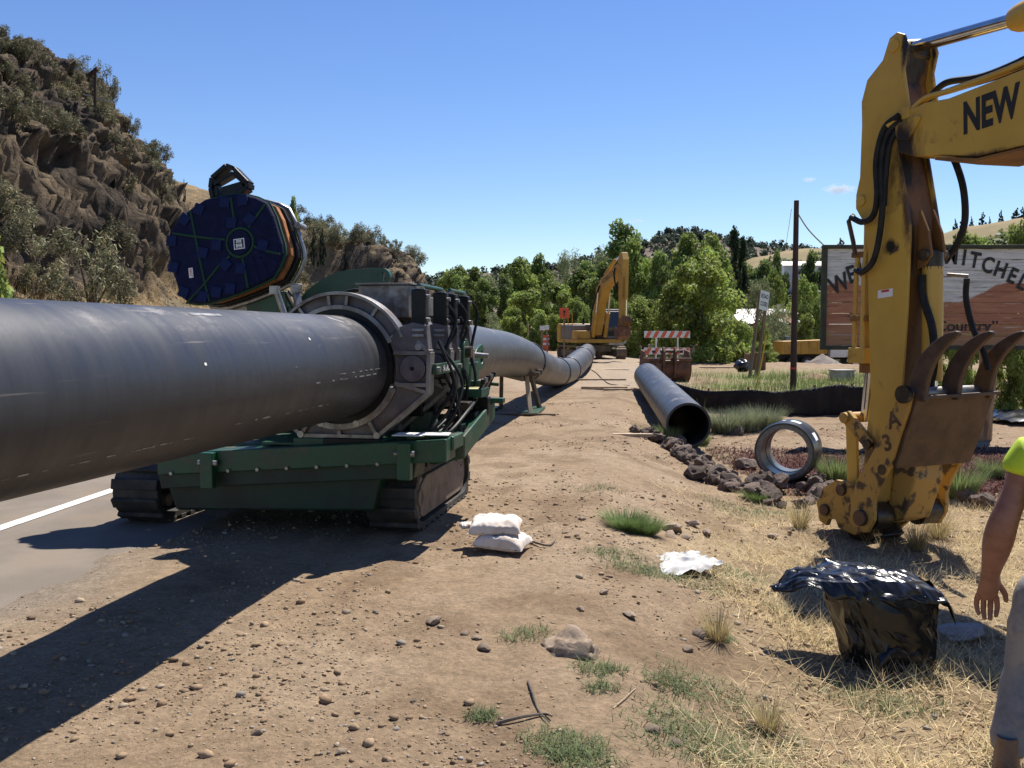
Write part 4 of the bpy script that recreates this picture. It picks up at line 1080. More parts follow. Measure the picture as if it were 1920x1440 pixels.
for i in range(16):
    x0, y0, z0 = r_.uniform(0.60, 0.78), r_.choice(JT) + r_.uniform(0.0, 0.12), r_.uniform(1.62, 1.85)
    x1, y1, z1 = r_.uniform(0.50, 0.84), r_.uniform(0.3, 1.5), r_.uniform(0.72, 1.0)
    if i in (5, 6, 7): continue
    if i < 8:
        pts = [(0.69, y0, z0), (0.74, y0 + 0.03, z0 - 0.12), (0.70 + r_.uniform(-0.04, 0.06), (y0 * 2 + y1) / 3, 1.40), (0.76, (y0 + y1) / 2, 1.15), (x1, y1, z1)]
    else:
        pts = [(x1, y1, z1 + 0.25), (x0 + 0.08, (y1 + y0) / 2, 0.95), (x0, y0 * 0.6 + 0.2, 0.80), (0.55, r_.uniform(0.2, 0.8), 0.74)]
    MB().tube(spline(pts, 6), 0.0135, 8).build('hydraulic_hose', M['hose'], fm, True)
MB().tube(spline([(0.7, 0.28, 1.5), (0.83, 0.26, 1.2), (0.80, 0.2, 0.98), (0.68, 0.15, 0.83)], 7), 0.012, 8).build('hydraulic_hose', M['hose'], fm, True)
MB().tube(spline([(0.71, 0.34, 1.45), (0.86, 0.36, 1.2), (0.84, 0.25, 0.98), (0.75, 0.2, 0.82)], 7), 0.012, 8).build('hydraulic_hose', M['hose'], fm, True)
# aluminium facer housing and gooseneck lifting hook
fh = MB().bx(0.02, 0.43, 0.40, 0.86, 1.68, 1.935).build('facer_housing', M['alu'], fm, bevel=0.008)
MB().bx(-0.0, 0.45, 0.38, 0.88, 1.936, 1.95).build('housing_lid', M['alu'], fh, bevel=0.003)
MB().bx(0.30, 0.42, 1.0, 1.3, 1.70, 1.86).build('junction_box', M['alu'], fm, bevel=0.006)
hk = [(-1.02, 1.55), (-0.92, 1.78), (-0.74, 1.97), (-0.50, 2.09), (-0.25, 2.125), (-0.08, 2.125)]
hi_ = [(-0.72, 1.55), (-0.66, 1.72), (-0.56, 1.83), (-0.40, 1.92), (-0.24, 1.965), (-0.08, 1.975)]
sp = lambda p: [(v.x, v.z) for v in spline([(a, 0, c) for a, c in p], 6)]
hkp = MB().band(sp(hi_), sp(hk), 'y', 1.30, 1.35).build('lifting_hook', M['green'], fm, True, bevel=0.004)
MB().band(arc(0.042, 0, 360, 28, (-0.085, 2.05)), arc(0.0755, 0, 360, 28, (-0.085, 2.05)), 'y', 1.296, 1.354, closed=False).build('hook_eye', M['green'], hkp, True)
MB().bx(-1.05, -0.70, 1.2, 1.45, 0.7, 1.56).build('hook_post', M['green'], fm, bevel=0.01)
MB().cyl((-0.75, 0.75, 1.70), (-0.82, 0.72, 1.93), 0.026, n=12).bx(-0.86, -0.79, 0.69, 0.75, 1.88, 1.95).build('hose_bracket', M['dullsteel'], fm, True)
MB().tube(spline([(0.08, 0.5, 1.88), (-0.05, 0.5, 1.90), (-0.2, 0.52, 1.85), (-0.3, 0.55, 1.75)], 6), 0.014, 8).build('hydraulic_hose', M['hose'], fm, True)

# papers left on the beam
pa = empty('paper_manual', MO + RV * 0.66 + DV * 0.02 + Vector((0, 0, 0.812)), -YAW)
MB().bx(-0.22, 0.02, -0.10, 0.09, 0, 0.006).build('sheet', M['paper'], pa)
o = MB().bx(0.0, 0.19, -0.11, 0.06, 0.007, 0.013).build('sheet', M['paper'], pa); o.rotation_euler = (0, 0, 0.12)
tag(pa, 'white papers lying on the green corner box of the fusion machine', 'papers')

# ---------------------------------------------------------------- heater in its blue bag, held up on the machine
HC = MO + RV * -1.335 + DV * 0.95
SC = 4.236 * 217.0
def hx(p): return ((p[0] - 640) / SC, (765 - p[1]) / SC)
ht = empty('heater', (HC.x, HC.y, 2.275), -YAW - R(3))
ht.rotation_euler = (R(-4), 0, -YAW - R(2))
tag(ht, 'round heater in a dark blue insulating bag with green straps above the machine', 'heater')
outl = [hx(p) for p in ((600, 350), (700, 338), (790, 342), (900, 370), (990, 412), (1050, 520), (1090, 640), (1125, 740), (1135, 812), (1095, 910), (1040, 1000), (940, 1045), (850, 1082), (680, 1142), (500, 1192), (400, 1200), (320, 1190), (240, 1100), (190, 960), (155, 850), (138, 740), (142, 650), (185, 575), (240, 510), (340, 440), (450, 380))]
bag = MB().prism(outl, 'y', -0.10, 0.03).build('bag', M['blue'], ht, bevel=0.03, seg=3)
FY = -0.104
def strapl(pts, w=0.010, nm='strap'):
    q = [(*hx(p),) for p in pts]
    return MB().tube([(x, FY, z) for x, z in q], w, 6).build(nm, M['greenstrap'], ht, True)
for l in ([(340, 470), (390, 670), (430, 850), (480, 1040), (520, 1180)], [(190, 640), (390, 670), (550, 690), (650, 700)], [(690, 370), (720, 530)], [(990, 420), (900, 540), (850, 610)], [(1000, 795), (1120, 820)], [(690, 830), (600, 900), (480, 1040), (320, 1200)], [(800, 850), (830, 980), (850, 1080)], [(885, 740), (910, 765), (1000, 795)]): strapl(l)
ring_ = [(775 + 112 * math.cos(a), 725 + 112 * math.sin(a)) for a in [2 * math.pi * k / 28 for k in range(28)]]
MB().tube([(x, FY, z) for x, z in map(hx, ring_)], 0.012, 6, closed=True).build('strap', M['greenstrap'], ht, True)
MB().tube([(x, -0.045, z) for x, z in outl], 0.016, 6, closed=True).build('edge_binding', M['greenstrap'], ht, True)
hub = MB().cyl((hx((775, 725))[0], -0.100, hx((775, 725))[1]), (hx((775, 725))[0], -0.116, hx((775, 725))[1]), 0.105, n=32).build('hub_cover', M['blue'], ht, True, bevel=0.006)
pm = None
for i, (px, py, a) in enumerate([(640, 405, 4), (790, 395, -8), (415, 455, 22), (290, 530, 35), (180, 700, 5), (200, 910, 12), (295, 1110, 25), (460, 1145, 12), (580, 1110, 8), (700, 1085, 8), (575, 740, 5), (455, 800, 12), (655, 895, 40), (785, 930, 5), (700, 570, 6), (855, 545, 38), (970, 750, 15)]):
    x, z = hx((px, py))
    if pm is None:
        o = MB().bx(-0.047, 0.047, -0.016, 0.0, -0.047, 0.047).build('velcro_patch', M['bluepatch'], ht, bevel=0.005); pm = o.data
    else: o = mkobj('velcro_patch', pm, None, ht, bevel=0.005)
    o.location = (x, -0.099, z); o.rotation_euler = (0, R(a), 0)
for a, c in (((905, 780), (1010, 1010)), ((860, 840), (930, 1040)), ((900, 660), (1090, 640)), ((950, 830), (1085, 900))):
    (x0, z0), (x1, z1) = hx(a), hx(c)
    MB().bar((x0, -0.101, z0), (x1, -0.101, z1), 0.06, 0.012, (0, 1, 0)).build('fabric_fold', M['blue'], ht, bevel=0.01)
# emblem and HOT tag
def on_face(me, m, p, a, y, par, nm, s=1.0):
    o = mkobj(nm, me, m, par); x, z = hx(p)
    o.matrix_local = Matrix.Translation((x, y, z)) @ Matrix.Rotation(R(a), 4, 'Y') @ Matrix.Rotation(R(90), 4, 'X') @ Matrix.Diagonal((s, s, s, 1))
    return o
em = MB().bx(-0.05, 0.05, -0.002, 0, -0.045, 0.045).build('emblem', M['paper'], ht)
x, z = hx((775, 737)); em.location = (x, -0.117, z); em.rotation_euler = (0, R(-6), 0)
MB().bx(-0.042, -0.003, -0.003, -0.002, -0.037, 0.037).bx(0.003, 0.042, -0.003, -0.002, -0.037, 0.037).build('emblem_field', M['inkblack'], em)
for nm, tx, ox, oz, sz in (('lettering', 'M', 0.0, -0.018, 0.055), ('lettering', 'M', 0.0, 0.02, 0.045)):
    o = mkobj(nm, text_mesh(tx, sz, 0.001), M['paper'], em); o.matrix_local = Matrix.Translation((ox, -0.0042, oz)) @ Matrix.Rotation(R(90), 4, 'X') @ Matrix.Diagonal((1.5, 0.85, 1, 1))
hot = MB().bx(-0.02, 0.02, -0.002, 0, -0.043, 0.043).build('hot_tag', M['paper'], ht)
x, z = hx((355, 957)); hot.location = (x, -0.104, z); hot.rotation_euler = (0, R(-7), 0)
o = mkobj('lettering', text_mesh('HOT', 0.032, 0.0008), M['red'], hot); o.matrix_local = Matrix.Translation((0, -0.0032, 0)) @ Matrix.Rotation(R(90), 4, 'Y') @ Matrix.Rotation(R(90), 4, 'X')
# heater plate rim behind the bag
sh_ = lambda s, dx, dz: [(x * s + dx, z * s + dz) for x, z in outl]
M['orangeplate'] = mat('orange_foam_edge', (0.36, 0.13, 0.03), 0.7, col2=(0.2, 0.07, 0.02), scale=12)
MB().prism(sh_(0.97, 0.035, 0), 'y', 0.03, 0.10).build('foam_edge', M['orangeplate'], ht, bevel=0.01)
MB().prism(sh_(0.985, 0.06, -0.01), 'y', 0.10, 0.17).build('heater_plate', M['black'], ht, bevel=0.01)
MB().tube([(x, 0.185, z) for x, z in sh_(1.0, 0.07, -0.012)], 0.022, 8, closed=True).build('plate_rim', M['dullsteel'], ht, True)
x, z = hx((1130, 560)); MB().cyl((x + 0.03, 0.12, z), (x + 0.03, 0.26, z), 0.028, n=12).build('rim_latch', M['dullsteel'], ht, True)
# carrying handle on top
hp = [hx(p) for p in ((485, 355), (462, 265), (475, 180), (610, 85), (680, 112), (815, 240), (812, 275), (740, 335))]
hi2 = [hx(p) for p in ((550, 352), (535, 285), (545, 255), (640, 165), (670, 185), (735, 232), (735, 262), (700, 290))]
hd = empty('handle'); hd.parent = ht
hpts = [hx(p) for p in ((500, 360), (478, 275), (488, 195), (612, 100), (675, 125), (800, 245), (795, 285), (715, 325))]
for a_, c_ in zip(hpts, hpts[1:]): MB().bar((a_[0], 0, a_[1]), (c_[0], 0, c_[1]), 0.038, 0.11, (0, 1, 0)).build('handle_bar', M['black'], hd, bevel=0.006)
for a_, c_ in (((500, 245), (668, 160)), ((530, 345), (525, 255)), ((668, 160), (765, 240))):
    a_, c_ = hx(a_), hx(c_); MB().bar((a_[0], 0.005, a_[1]), (c_[0], 0.005, c_[1]), 0.034, 0.10, (0, 1, 0)).build('handle_bar', M['black'], hd, bevel=0.006)
MB().prism([hx(p) for p in ((560, 340), (565, 265), (735, 225), (760, 270), (745, 335))], 'y', -0.03, 0.06).build('handle_block', M['black'], ht, bevel=0.01)
MB().prism([hx(p) for p in ((450, 372), (560, 348), (560, 375), (450, 395))], 'y', -0.06, 0.08).build('handle_mount', M['green'], ht, bevel=0.004)
# stand below: white panel, green frame, chrome strut
hs = empty('heater_stand', MO + RV * -1.12 + DV * 1.12, -YAW)
tag(hs, 'green upright frame with white panel and chrome strut under the blue heater', 'stand')
MB().bx(-0.16, 0.22, 0.0, 0.10, 0.72, 1.92).build('upright', M['green'], hs, bevel=0.01)
MB().bx(-0.40, -0.16, 0.02, 0.08, 1.45, 1.86).build('side_panel', M['alu'], hs, bevel=0.006)
MB().bx(0.22, 0.30, 0.02, 0.12, 0.72, 1.80).build('frame_leg', M['green'], hs, bevel=0.008)
MB().bar((0.36, -0.12, 1.93), (0.50, -0.25, 1.35), 0.06, 0.05).build('strut', M['dullsteel'], hs, bevel=0.006)
MB().bx(0.325, 0.405, -0.16, -0.08, 1.90, 1.98).build('strut_head', M['dullsteel'], hs, bevel=0.008)
MB().tube(spline([(0.22, 0.0, 1.9), (0.3, -0.04, 1.75), (0.26, -0.03, 1.55), (0.33, 0, 1.3)], 6), 0.018, 8).build('hose', M['hose'], hs, True)
MB().tube(spline([(0.25, -0.02, 1.92), (0.36, -0.06, 1.8), (0.31, -0.05, 1.6), (0.36, 0, 1.3)], 6), 0.014, 8).build('hose', M['hose'], hs, True)

# ================================================================ EXCAVATORS
def exc_body(root, yel, with_cab_side=1):
    """undercarriage, house and cab; local +X is forwards, origin on the ground"""
    for sy in (-1, 1):
        tr = empty('track'); tr.parent = root
        y0, y1 = (0.85, 1.40) if sy > 0 else (-1.40, -0.85)
        out = stadium(-1.75, 1.75, 0.0, 0.80); inn = stadium(-1.70, 1.70, 0.05, 0.75)
        MB().band(inn, out, 'y', y0, y1, closed=True).build('track_belt', M['trackframe'], tr, True)
        shoe = None
        per = [(Vector((out[i][0], 0, out[i][1])), Vector((out[(i + 1) % len(out)][0], 0, out[(i + 1) % len(out)][1]))) for i in range(len(out))]
        tot = sum((c - a).length for a, c in per); cnt = 44
        for i in range(cnt):
            s = i * tot / cnt
            for a, c in per:
                l = (c - a).length
                if s <= l and l > 1e-6: break
                s -= l
            p = a + (c - a) * (s / l); tg = (c - a).normalized(); nr = Vector((tg.z, 0, -tg.x))
            if shoe is None:
                o = MB().bx(-0.075, 0.075, -0.285, 0.285, -0.005, 0.02).bx(-0.07, -0.045, -0.285, 0.285, 0.018, 0.05).build('track_shoe', M['trackframe'], tr); shoe = o.data
            else: o = mkobj('track_shoe', shoe, None, tr)
            Mx = Matrix(((tg.x, 0, nr.x), (0, 1, 0), (tg.z, 0, nr.z))).to_4x4(); Mx.translation = (p.x, (y0 + y1) / 2, p.z); o.matrix_local = Mx
        MB().bx(-1.35, 1.35, y0 + 0.12, y1 - 0.12, 0.2, 0.6).build('track_frame', M['trackframe'], tr, bevel=0.03)
    MB().bx(-0.9, 0.9, -0.9, 0.9, 0.45, 0.85).build('undercarriage', M['trackframe'], root, bevel=0.04)
    MB().cyl((0, 0, 0.85), (0, 0, 1.0), 0.6, n=28).build('slew_ring', M['grease'], root, True)
    MB().bx(-1.75, 1.35, -1.28, 1.28, 1.0, 1.22).build('house_floor', yel, root, bevel=0.03)
    MB().prism([(-2.15, 1.05), (-2.0, 1.0), (-1.5, 1.0), (-1.5, 2.15), (-2.05, 2.15), (-2.2, 1.9)], 'y', -1.30, 1.30).build('counterweight', yel, root, bevel=0.08, seg=3)
    MB().bx(-1.5, 0.35, -1.26, -0.42, 1.22, 2.05).build('engine_cover', M['greybody'], root, bevel=0.06)
    MB().bx(0.35, 1.25, -1.26, -0.48, 1.22, 1.72).build('tool_box', yel, root, bevel=0.05)
    MB().bx(-1.5, -0.25, -0.40, 1.26, 1.22, 2.1).build('engine_hood', M['greybody'], root, bevel=0.06)
    # cab on the left
    cb = MB().prism([(-0.25, 1.22), (1.25, 1.22), (1.32, 1.9), (1.0, 2.85), (0.9, 2.92), (-0.2, 2.92), (-0.25, 2.85)], 'y', 0.42, 1.30).build('cab', M['greybody'], root, bevel=0.05)
    MB().add([(1.278, 0.50, 1.40), (1.278, 1.22, 1.40), (1.335, 1.22, 1.9), (1.335, 0.50, 1.9)], [(0, 1, 2, 3)]).build('front_pane', M['glass'], cb)
    MB().add([(1.338, 0.50, 1.93), (1.338, 1.22, 1.93), (1.04, 1.22, 2.80), (1.04, 0.50, 2.80)], [(0, 1, 2, 3)]).build('front_pane', M['glass'], cb)
    for y in (1.3035, 0.4165):
        MB().add([(-0.12, y, 1.75), (0.5, y, 1.75), (0.5, y, 2.75), (-0.12, y, 2.75)], [(0, 1, 2, 3)]).build('side_pane', M['glass'], cb)
        MB().add([(0.58, y, 1.4), (1.18, y, 1.4), (1.24, y, 1.9), (0.95, y, 2.75), (0.58, y, 2.75)], [(0, 1, 2, 3, 4)]).build('side_pane', M['glass'], cb)
    MB().bx(-0.28, 0.95, 0.40, 1.32, 2.925, 2.99).build('cab_roof', M['white'], cb, bevel=0.03)
    MB().tube([(0.3, -1.2, 1.7), (0.3, -1.2, 2.75), (-0.4, -1.2, 2.75), (-0.4, -1.2, 2.0)], 0.025, 8).build('handrail', yel, root, True)
    MB().cyl((-1.0, -0.1, 2.1), (-1.0, -0.1, 2.5), 0.06, n=14).build('exhaust_stack', M['black'], root, True)

M['fyellow'] = mat('dusty_yellow_paint', (0.46, 0.26, 0.035), 0.5, col2=(0.38, 0.21, 0.03), scale=1.5, dirt=(0.2, 0.12, 0.05), dscale=1.5, dlo=0.58, dhi=0.75)
# far excavator, boom towards us
fe = empty('excavator', gp(1108, 673), -R(75)); fe.scale = (0.95, 0.95, 0.87)
tag(fe, 'yellow excavator parked far off past the end of the pipeline, boom raised', 'excavator')
exc_body(fe, M['fyellow'])
boom = [(0.75, 1.35), (0.55, 1.75), (1.35, 4.15), (2.10, 4.75), (4.40, 5.42), (4.70, 5.30), (4.62, 5.02), (2.45, 4.05), (1.85, 3.35), (1.15, 1.45)]
bo = MB().prism(boom, 'y', -0.22, 0.22).build('boom', M['fyellow'], fe, bevel=0.03)
o = mkobj('lettering', text_mesh('KOBELCO', 0.36, 0.008), M['inkblack'], bo)
o.matrix_local = Matrix.Translation((3.1, -0.224, 4.72)) @ Matrix.Rotation(R(-16), 4, 'Y') @ Matrix.Rotation(R(90), 4, 'X')
MB().prism([(4.35, 5.45), (4.55, 5.95), (4.85, 6.0), (5.05, 5.6), (5.0, 4.6), (4.9, 2.2), (4.55, 2.15), (4.45, 4.4)], 'y', -0.17, 0.17).build('stick', M['fyellow'], fe, bevel=0.02)
MB().cyl((2.2, 0, 4.95), (3.6, 0, 5.68), 0.10, n=16).build('stick_cylinder', M['fyellow'], fe, True)
MB().cyl((3.6, 0, 5.68), (4.6, 0, 5.88), 0.055, n=12).build('stick_rod', M['steel'], fe, True)
for s in (-0.34, 0.34):
    MB().cyl((1.25, s, 1.35), (1.75, s, 2.75), 0.10, n=14).build('boom_cylinder', M['fyellow'], fe, True)
    MB().cyl((1.75, s, 2.75), (2.0, s, 3.9), 0.055, n=12).build('boom_rod', M['steel'], fe, True)
MB().cyl((5.13, 0, 4.6), (5.13, 0, 3.4), 0.09, n=14).build('bucket_cylinder', M['fyellow'], fe, True)
MB().cyl((5.13, 0, 3.4), (5.12, 0, 2.55), 0.05, n=12).build('bucket_rod', M['steel'], fe, True)
MB().prism([(4.45, 2.3), (5.2, 2.55), (5.3, 2.2), (4.95, 1.85), (4.4, 1.9)], 'y', -0.22, 0.22).build('coupler_link', M['yellowrust'], fe, bevel=0.03)
MB().prism([(4.35, 1.95), (5.1, 1.95), (5.0, 1.45), (4.55, 1.2), (4.2, 1.5)], 'y', -0.3, 0.3).build('coupler_head', M['rustbucket'], fe, bevel=0.03)
MB().tube(spline([(2.1, -0.3, 4.3), (1.6, -0.35, 3.6), (1.1, -0.35, 2.9), (0.9, -0.35, 2.0)], 6), 0.05, 8).build('hydraulic_hose', M['hose'], fe, True)
MB().tube(spline([(4.2, -0.25, 5.2), (4.15, -0.28, 4.9), (4.3, -0.28, 4.4), (4.55, -0.24, 4.0)], 6), 0.04, 8).build('hydraulic_hose', M['hose'], fe, True)

def stained(src, name, spots):
    """a paint with old oil and grease spread round the joints (spots: centre and radii in the part's own space)"""
    m = M[src].copy(); m.name = name
    N = m.node_tree.nodes; Lk = m.node_tree.links; b = N['Principled BSDF']
    cur = b.inputs['Base Color'].links[0].from_socket
    tc = N.new('ShaderNodeTexCoord')
    nz = N.new('ShaderNodeTexNoise'); nz.inputs['Scale'].default_value = 5.0; nz.inputs['Detail'].default_value = 9; nz.inputs['Roughness'].default_value = 0.7
    mp0 = N.new('ShaderNodeMapping'); mp0.inputs['Scale'].default_value = (1.6, 1.6, 0.55); Lk.new(tc.outputs['Object'], mp0.inputs[0]); Lk.new(mp0.outputs[0], nz.inputs['Vector'])
    for c, rad, tint in spots:
        mp = N.new('ShaderNodeMapping'); mp.vector_type = 'TEXTURE'; mp.inputs['Location'].default_value = c; mp.inputs['Scale'].default_value = rad
        Lk.new(tc.outputs['Object'], mp.inputs[0])
        ln = N.new('ShaderNodeVectorMath'); ln.operation = 'LENGTH'; Lk.new(mp.outputs[0], ln.inputs[0])
        ma = N.new('ShaderNodeMath'); ma.operation = 'MULTIPLY_ADD'; Lk.new(nz.outputs[0], ma.inputs[0]); ma.inputs[1].default_value = 2.2; Lk.new(ln.outputs['Value'], ma.inputs[2])
        mr = N.new('ShaderNodeMapRange'); mr.inputs['From Min'].default_value = 2.15; mr.inputs['From Max'].default_value = 1.55; Lk.new(ma.outputs[0], mr.inputs['Value'])
        mx = N.new('ShaderNodeMix'); mx.data_type = 'RGBA'; Lk.new(mr.outputs[0], mx.inputs['Factor']); Lk.new(cur, mx.inputs[6]); mx.inputs[7].default_value = (*tint, 1); cur = mx.outputs[2]
    Lk.new(cur, b.inputs['Base Color']); M[name] = m
OIL = (0.016, 0.011, 0.008); RST = (0.10, 0.05, 0.02)
stained('yellow', 'oil_stained_yellow_paint', [((0.20, 0, 3.05), (0.22, 1, 0.34), RST), ((0.19, 0, 3.10), (0.14, 1, 0.22), OIL), ((0.22, 0, 2.65), (0.07, 1, 0.42), RST), ((0.14, 0, 3.95), (0.05, 1, 0.2), OIL), ((-0.12, 0, 0.5), (0.16, 1, 0.25), RST), ((0.05, 0, 2.3), (0.10, 1, 0.07), OIL), ((-0.3, 0, 1.3), (0.12, 1, 0.10), RST), ((0.85, 0, 2.93), (0.5, 1, 0.05), RST)])
stained('yellowrust', 'oil_streaked_front_paint', [((0.1, 0.2, 3.85), (0.3, 0.16, 0.28), OIL), ((0.15, 0.1, 2.95), (0.3, 0.17, 0.25), OIL), ((0.2, 0.03, 2.4), (0.3, 0.07, 0.7), OIL), ((0.2, 0.25, 2.2), (0.3, 0.12, 0.25), OIL)])
# near excavator at the right: stick, boom and thumb are in the picture, its house stands outside it
AO = at(1660, 600, 8.2); AO.z = 0
UA = math.atan2(-0.90, 0.434)
ne = empty('excavator', AO, UA)
tag(ne, 'worn yellow excavator at the right, stick hanging down with folded rusty thumb', 'excavator')
def prj(poly, y0, y1, nm, m, bev=0.01, par=ne): return MB().prism(poly, 'y', y0, y1).build(nm, m, par, bevel=bev)
side = [(-0.10, 3.93), (-0.03, 4.10), (0.05, 4.13), (0.13, 4.09), (0.17, 3.97), (0.13, 3.80), (0.20, 3.45), (0.10, 3.10), (0.24, 2.47), (0.23, 1.77), (0.19, 1.0), (0.08, 0.10), (-0.10, -0.10), (-0.24, 0.0), (-0.20, 0.5), (-0.15, 1.0), (-0.20, 1.86), (-0.23, 2.43), (-0.30, 2.58), (-0.37, 2.68), (-0.37, 2.80), (-0.33, 2.95), (-0.32, 3.41), (-0.33, 3.62), (-0.27, 3.80)]
stk = empty('stick'); stk.parent = ne
prj(side, 0.0, 0.03, 'side_plate', M['oil_stained_yellow_paint'], 0.008, stk); prj(side, 0.35, 0.38, 'side_plate', M['oil_stained_yellow_paint'], 0.008, stk)
# front and back covers follow the outline, set in between the plates
fr = [(0.10, 3.95), (0.06, 3.72), (0.14, 3.42), (0.06, 3.10), (0.215, 2.46), (0.205, 1.77), (0.165, 1.0), (0.05, 0.12)]
bk = [(-0.09, 3.85), (-0.24, 3.74), (-0.30, 3.6), (-0.29, 2.9), (-0.205, 2.43), (-0.175, 1.86), (-0.125, 1.0), (-0.18, 0.4)]
MB().band([(x - 0.02, z) for x, z in fr], fr, 'y', 0.031, 0.349).build('front_cover', M['oil_streaked_front_paint'], stk, bevel=0.004)
MB().band(bk, [(x + 0.02, z) for x, z in bk], 'y', 0.031, 0.349).build('back_cover', M['yellow'], stk, bevel=0.004)
prj([(0.02, 3.78), (0.11, 3.95), (0.10, 4.02), (0.0, 3.9)], 0.03, 0.35, 'top_cover', M['grease'], 0.004, stk)
for x, z, r0 in ((0.03, 4.02, 0.055), (-0.30, 2.74, 0.05)):
    MB().cyl((x, -0.022, z), (x, 0.402, z), r0, n=24).build('pin', M['yellow'], stk, True, bevel=0.006)
MB().cyl((0.22, -0.02, 3.17), (0.22, 0.40, 3.17), 0.055, n=20).build('boom_pin', M['yellowrust'], stk, True)
dc = MB().add([(-0.09, -0.0015, 1.86), (0.075, -0.0015, 1.875), (0.075, -0.0015, 1.945), (-0.09, -0.0015, 1.93)], [(0, 1, 2, 3)]).build('warning_label', M['paper'], stk)
MB().add([(-0.05, -0.0025, 1.91), (0.035, -0.0025, 1.918), (0.035, -0.0025, 1.938), (-0.05, -0.0025, 1.93)], [(0, 1, 2, 3)]).build('label_band', M['red'], stk)
MB().add([(0.02, -0.0012, 2.23), (0.12, -0.0012, 2.27), (0.13, -0.0012, 2.31), (0.09, -0.0012, 2.30), (0.05, -0.0012, 2.26)], [(0, 1, 2, 3, 4)]).build('paint_chip', M['rust'], stk)
# boom
bm_ = [(0.10, 3.28), (0.14, 3.42), (0.42, 3.455), (0.62, 3.44), (1.25, 3.51), (2.2, 3.70), (3.2, 3.86), (4.1, 3.65), (5.2, 2.35), (5.75, 1.55), (5.55, 1.25), (5.1, 1.35), (4.2, 2.55), (3.4, 3.05), (2.3, 3.12), (1.3, 2.95), (0.92, 2.93), (0.60, 2.995), (0.30, 3.03), (0.14, 3.10)]
bo = MB().prism(bm_, 'y', -0.05, 0.43).build('boom', M['oil_stained_yellow_paint'], ne, bevel=0.012)
MB().prism([(0.55, 2.985), (0.92, 2.915), (1.3, 2.935), (2.3, 3.10), (2.3, 3.08), (1.3, 2.915), (0.90, 2.892), (0.53, 2.965)], 'y', -0.07, 0.45).build('boom_flange', M['yellowrust'], bo)
MB().prism([(0.12, 3.33), (0.34, 3.36), (0.38, 3.34), (0.26, 3.17), (0.13, 3.20)], 'y', -0.075, -0.05).build('boom_boss', M['oil_stained_yellow_paint'], bo, bevel=0.006)
o = mkobj('lettering', text_mesh('NEW HOLLAND', 0.345, 0.014, 0.10), M['inkblack'], bo)
tx0 = min(v.co.x for v in o.data.vertices)
o.matrix_local = Matrix.Translation((0.77, -0.0525, 3.235)) @ Matrix.Rotation(R(-6), 4, 'Y') @ Matrix.Rotation(R(90), 4, 'X') @ Matrix.Diagonal((0.60, 0.98, 1, 1)) @ Matrix.Translation((-tx0, 0, 0))
# stick cylinder on top
MB().cyl((0.03, 0.19, 4.02), (1.02, 0.19, 3.98), 0.052, n=24).build('cylinder_rod', M['steel'], ne, True)
MB().cyl((-0.02, 0.12, 4.02), (0.08, 0.26, 4.02), 0.075, n=20).build('rod_eye', M['grease'], ne, True)
MB().tube([(1.0, 0.19, 3.982), (1.05, 0.19, 3.98), (1.10, 0.19, 3.978), (3.3, 0.19, 4.28)], [0.085, 0.105, 0.115, 0.115], 24).build('stick_cylinder', M['yellow'], ne, True)
# hard lines and hoses on the boom
for k, y in enumerate((-0.02, 0.03, 0.09)):
    MB().tube(spline([(0.22, y, 3.42 + 0.02 * k), (0.38, y, 3.50 + 0.012 * k), (0.62, y, 3.51 + 0.012 * k), (1.25, y, 3.57), (2.2, y, 3.76)], 6), 0.022 if k < 2 else 0.018, 10).build('hydraulic_pipe', M['yellow'] if k < 2 else M['hose'], ne, True)
MB().tube(spline([(0.30, 0.15, 3.56), (0.45, 0.15, 3.63), (0.8, 0.15, 3.60), (1.25, 0.15, 3.66), (2.0, 0.15, 3.80)], 6), 0.028, 10).build('hydraulic_hose', M['hose'], ne, True)
MB().bx(0.17, 0.25, -0.06, 0.10, 3.36, 3.46).build('hose_manifold', M['yellow'], ne, bevel=0.008)
MB().cyl((0.15, -0.06, 3.40), (0.05, -0.08, 3.33), 0.03, n=12).build('hose_fitting', M['yellow'], ne, True)
def hose(pts, rad=0.027, par=ne, m='hose'): return MB().tube(spline(pts, 8), rad, 10).build('hydraulic_hose', M[m], par, True)
hose([(0.16, -0.07, 3.40), (0.02, -0.09, 3.31), (-0.05, -0.10, 3.05), (-0.03, -0.10, 2.75), (-0.08, -0.09, 2.58), (-0.22, -0.07, 2.54), (-0.38, -0.04, 2.60)])
hose([(0.17, -0.05, 3.36), (0.05, -0.08, 3.26), (0.0, -0.09, 3.0), (0.02, -0.09, 2.6), (-0.05, -0.09, 2.22), (-0.2, -0.07, 2.10), (-0.31, -0.04, 2.12)])
hose([(0.17, -0.03, 3.33), (0.08, -0.07, 3.2), (0.045, -0.08, 2.95), (0.035, -0.085, 2.65)], 0.024)
hose([(0.26, 0.40, 3.16), (0.36, 0.40, 2.98), (0.42, 0.42, 2.76), (0.43, 0.43, 2.5), (0.36, 0.42, 2.3), (0.26, 0.40, 2.2)], 0.03)
hose([(0.29, 0.10, 2.05), (0.31, 0.10, 1.85), (0.40, 0.11, 1.6), (0.42, 0.12, 1.3), (0.36, 0.13, 1.05)], 0.033)
hose([(0.46, 0.44, 2.02), (0.45, 0.45, 1.85), (0.50, 0.47, 1.62), (0.60, 0.48, 1.42), (0.66, 0.48, 1.25)], 0.026)
MB().cyl((0.30, 0.40, 2.06), (0.47, 0.45, 2.04), 0.018, n=10).build('hose_fitting', M['dullsteel'], ne, True)
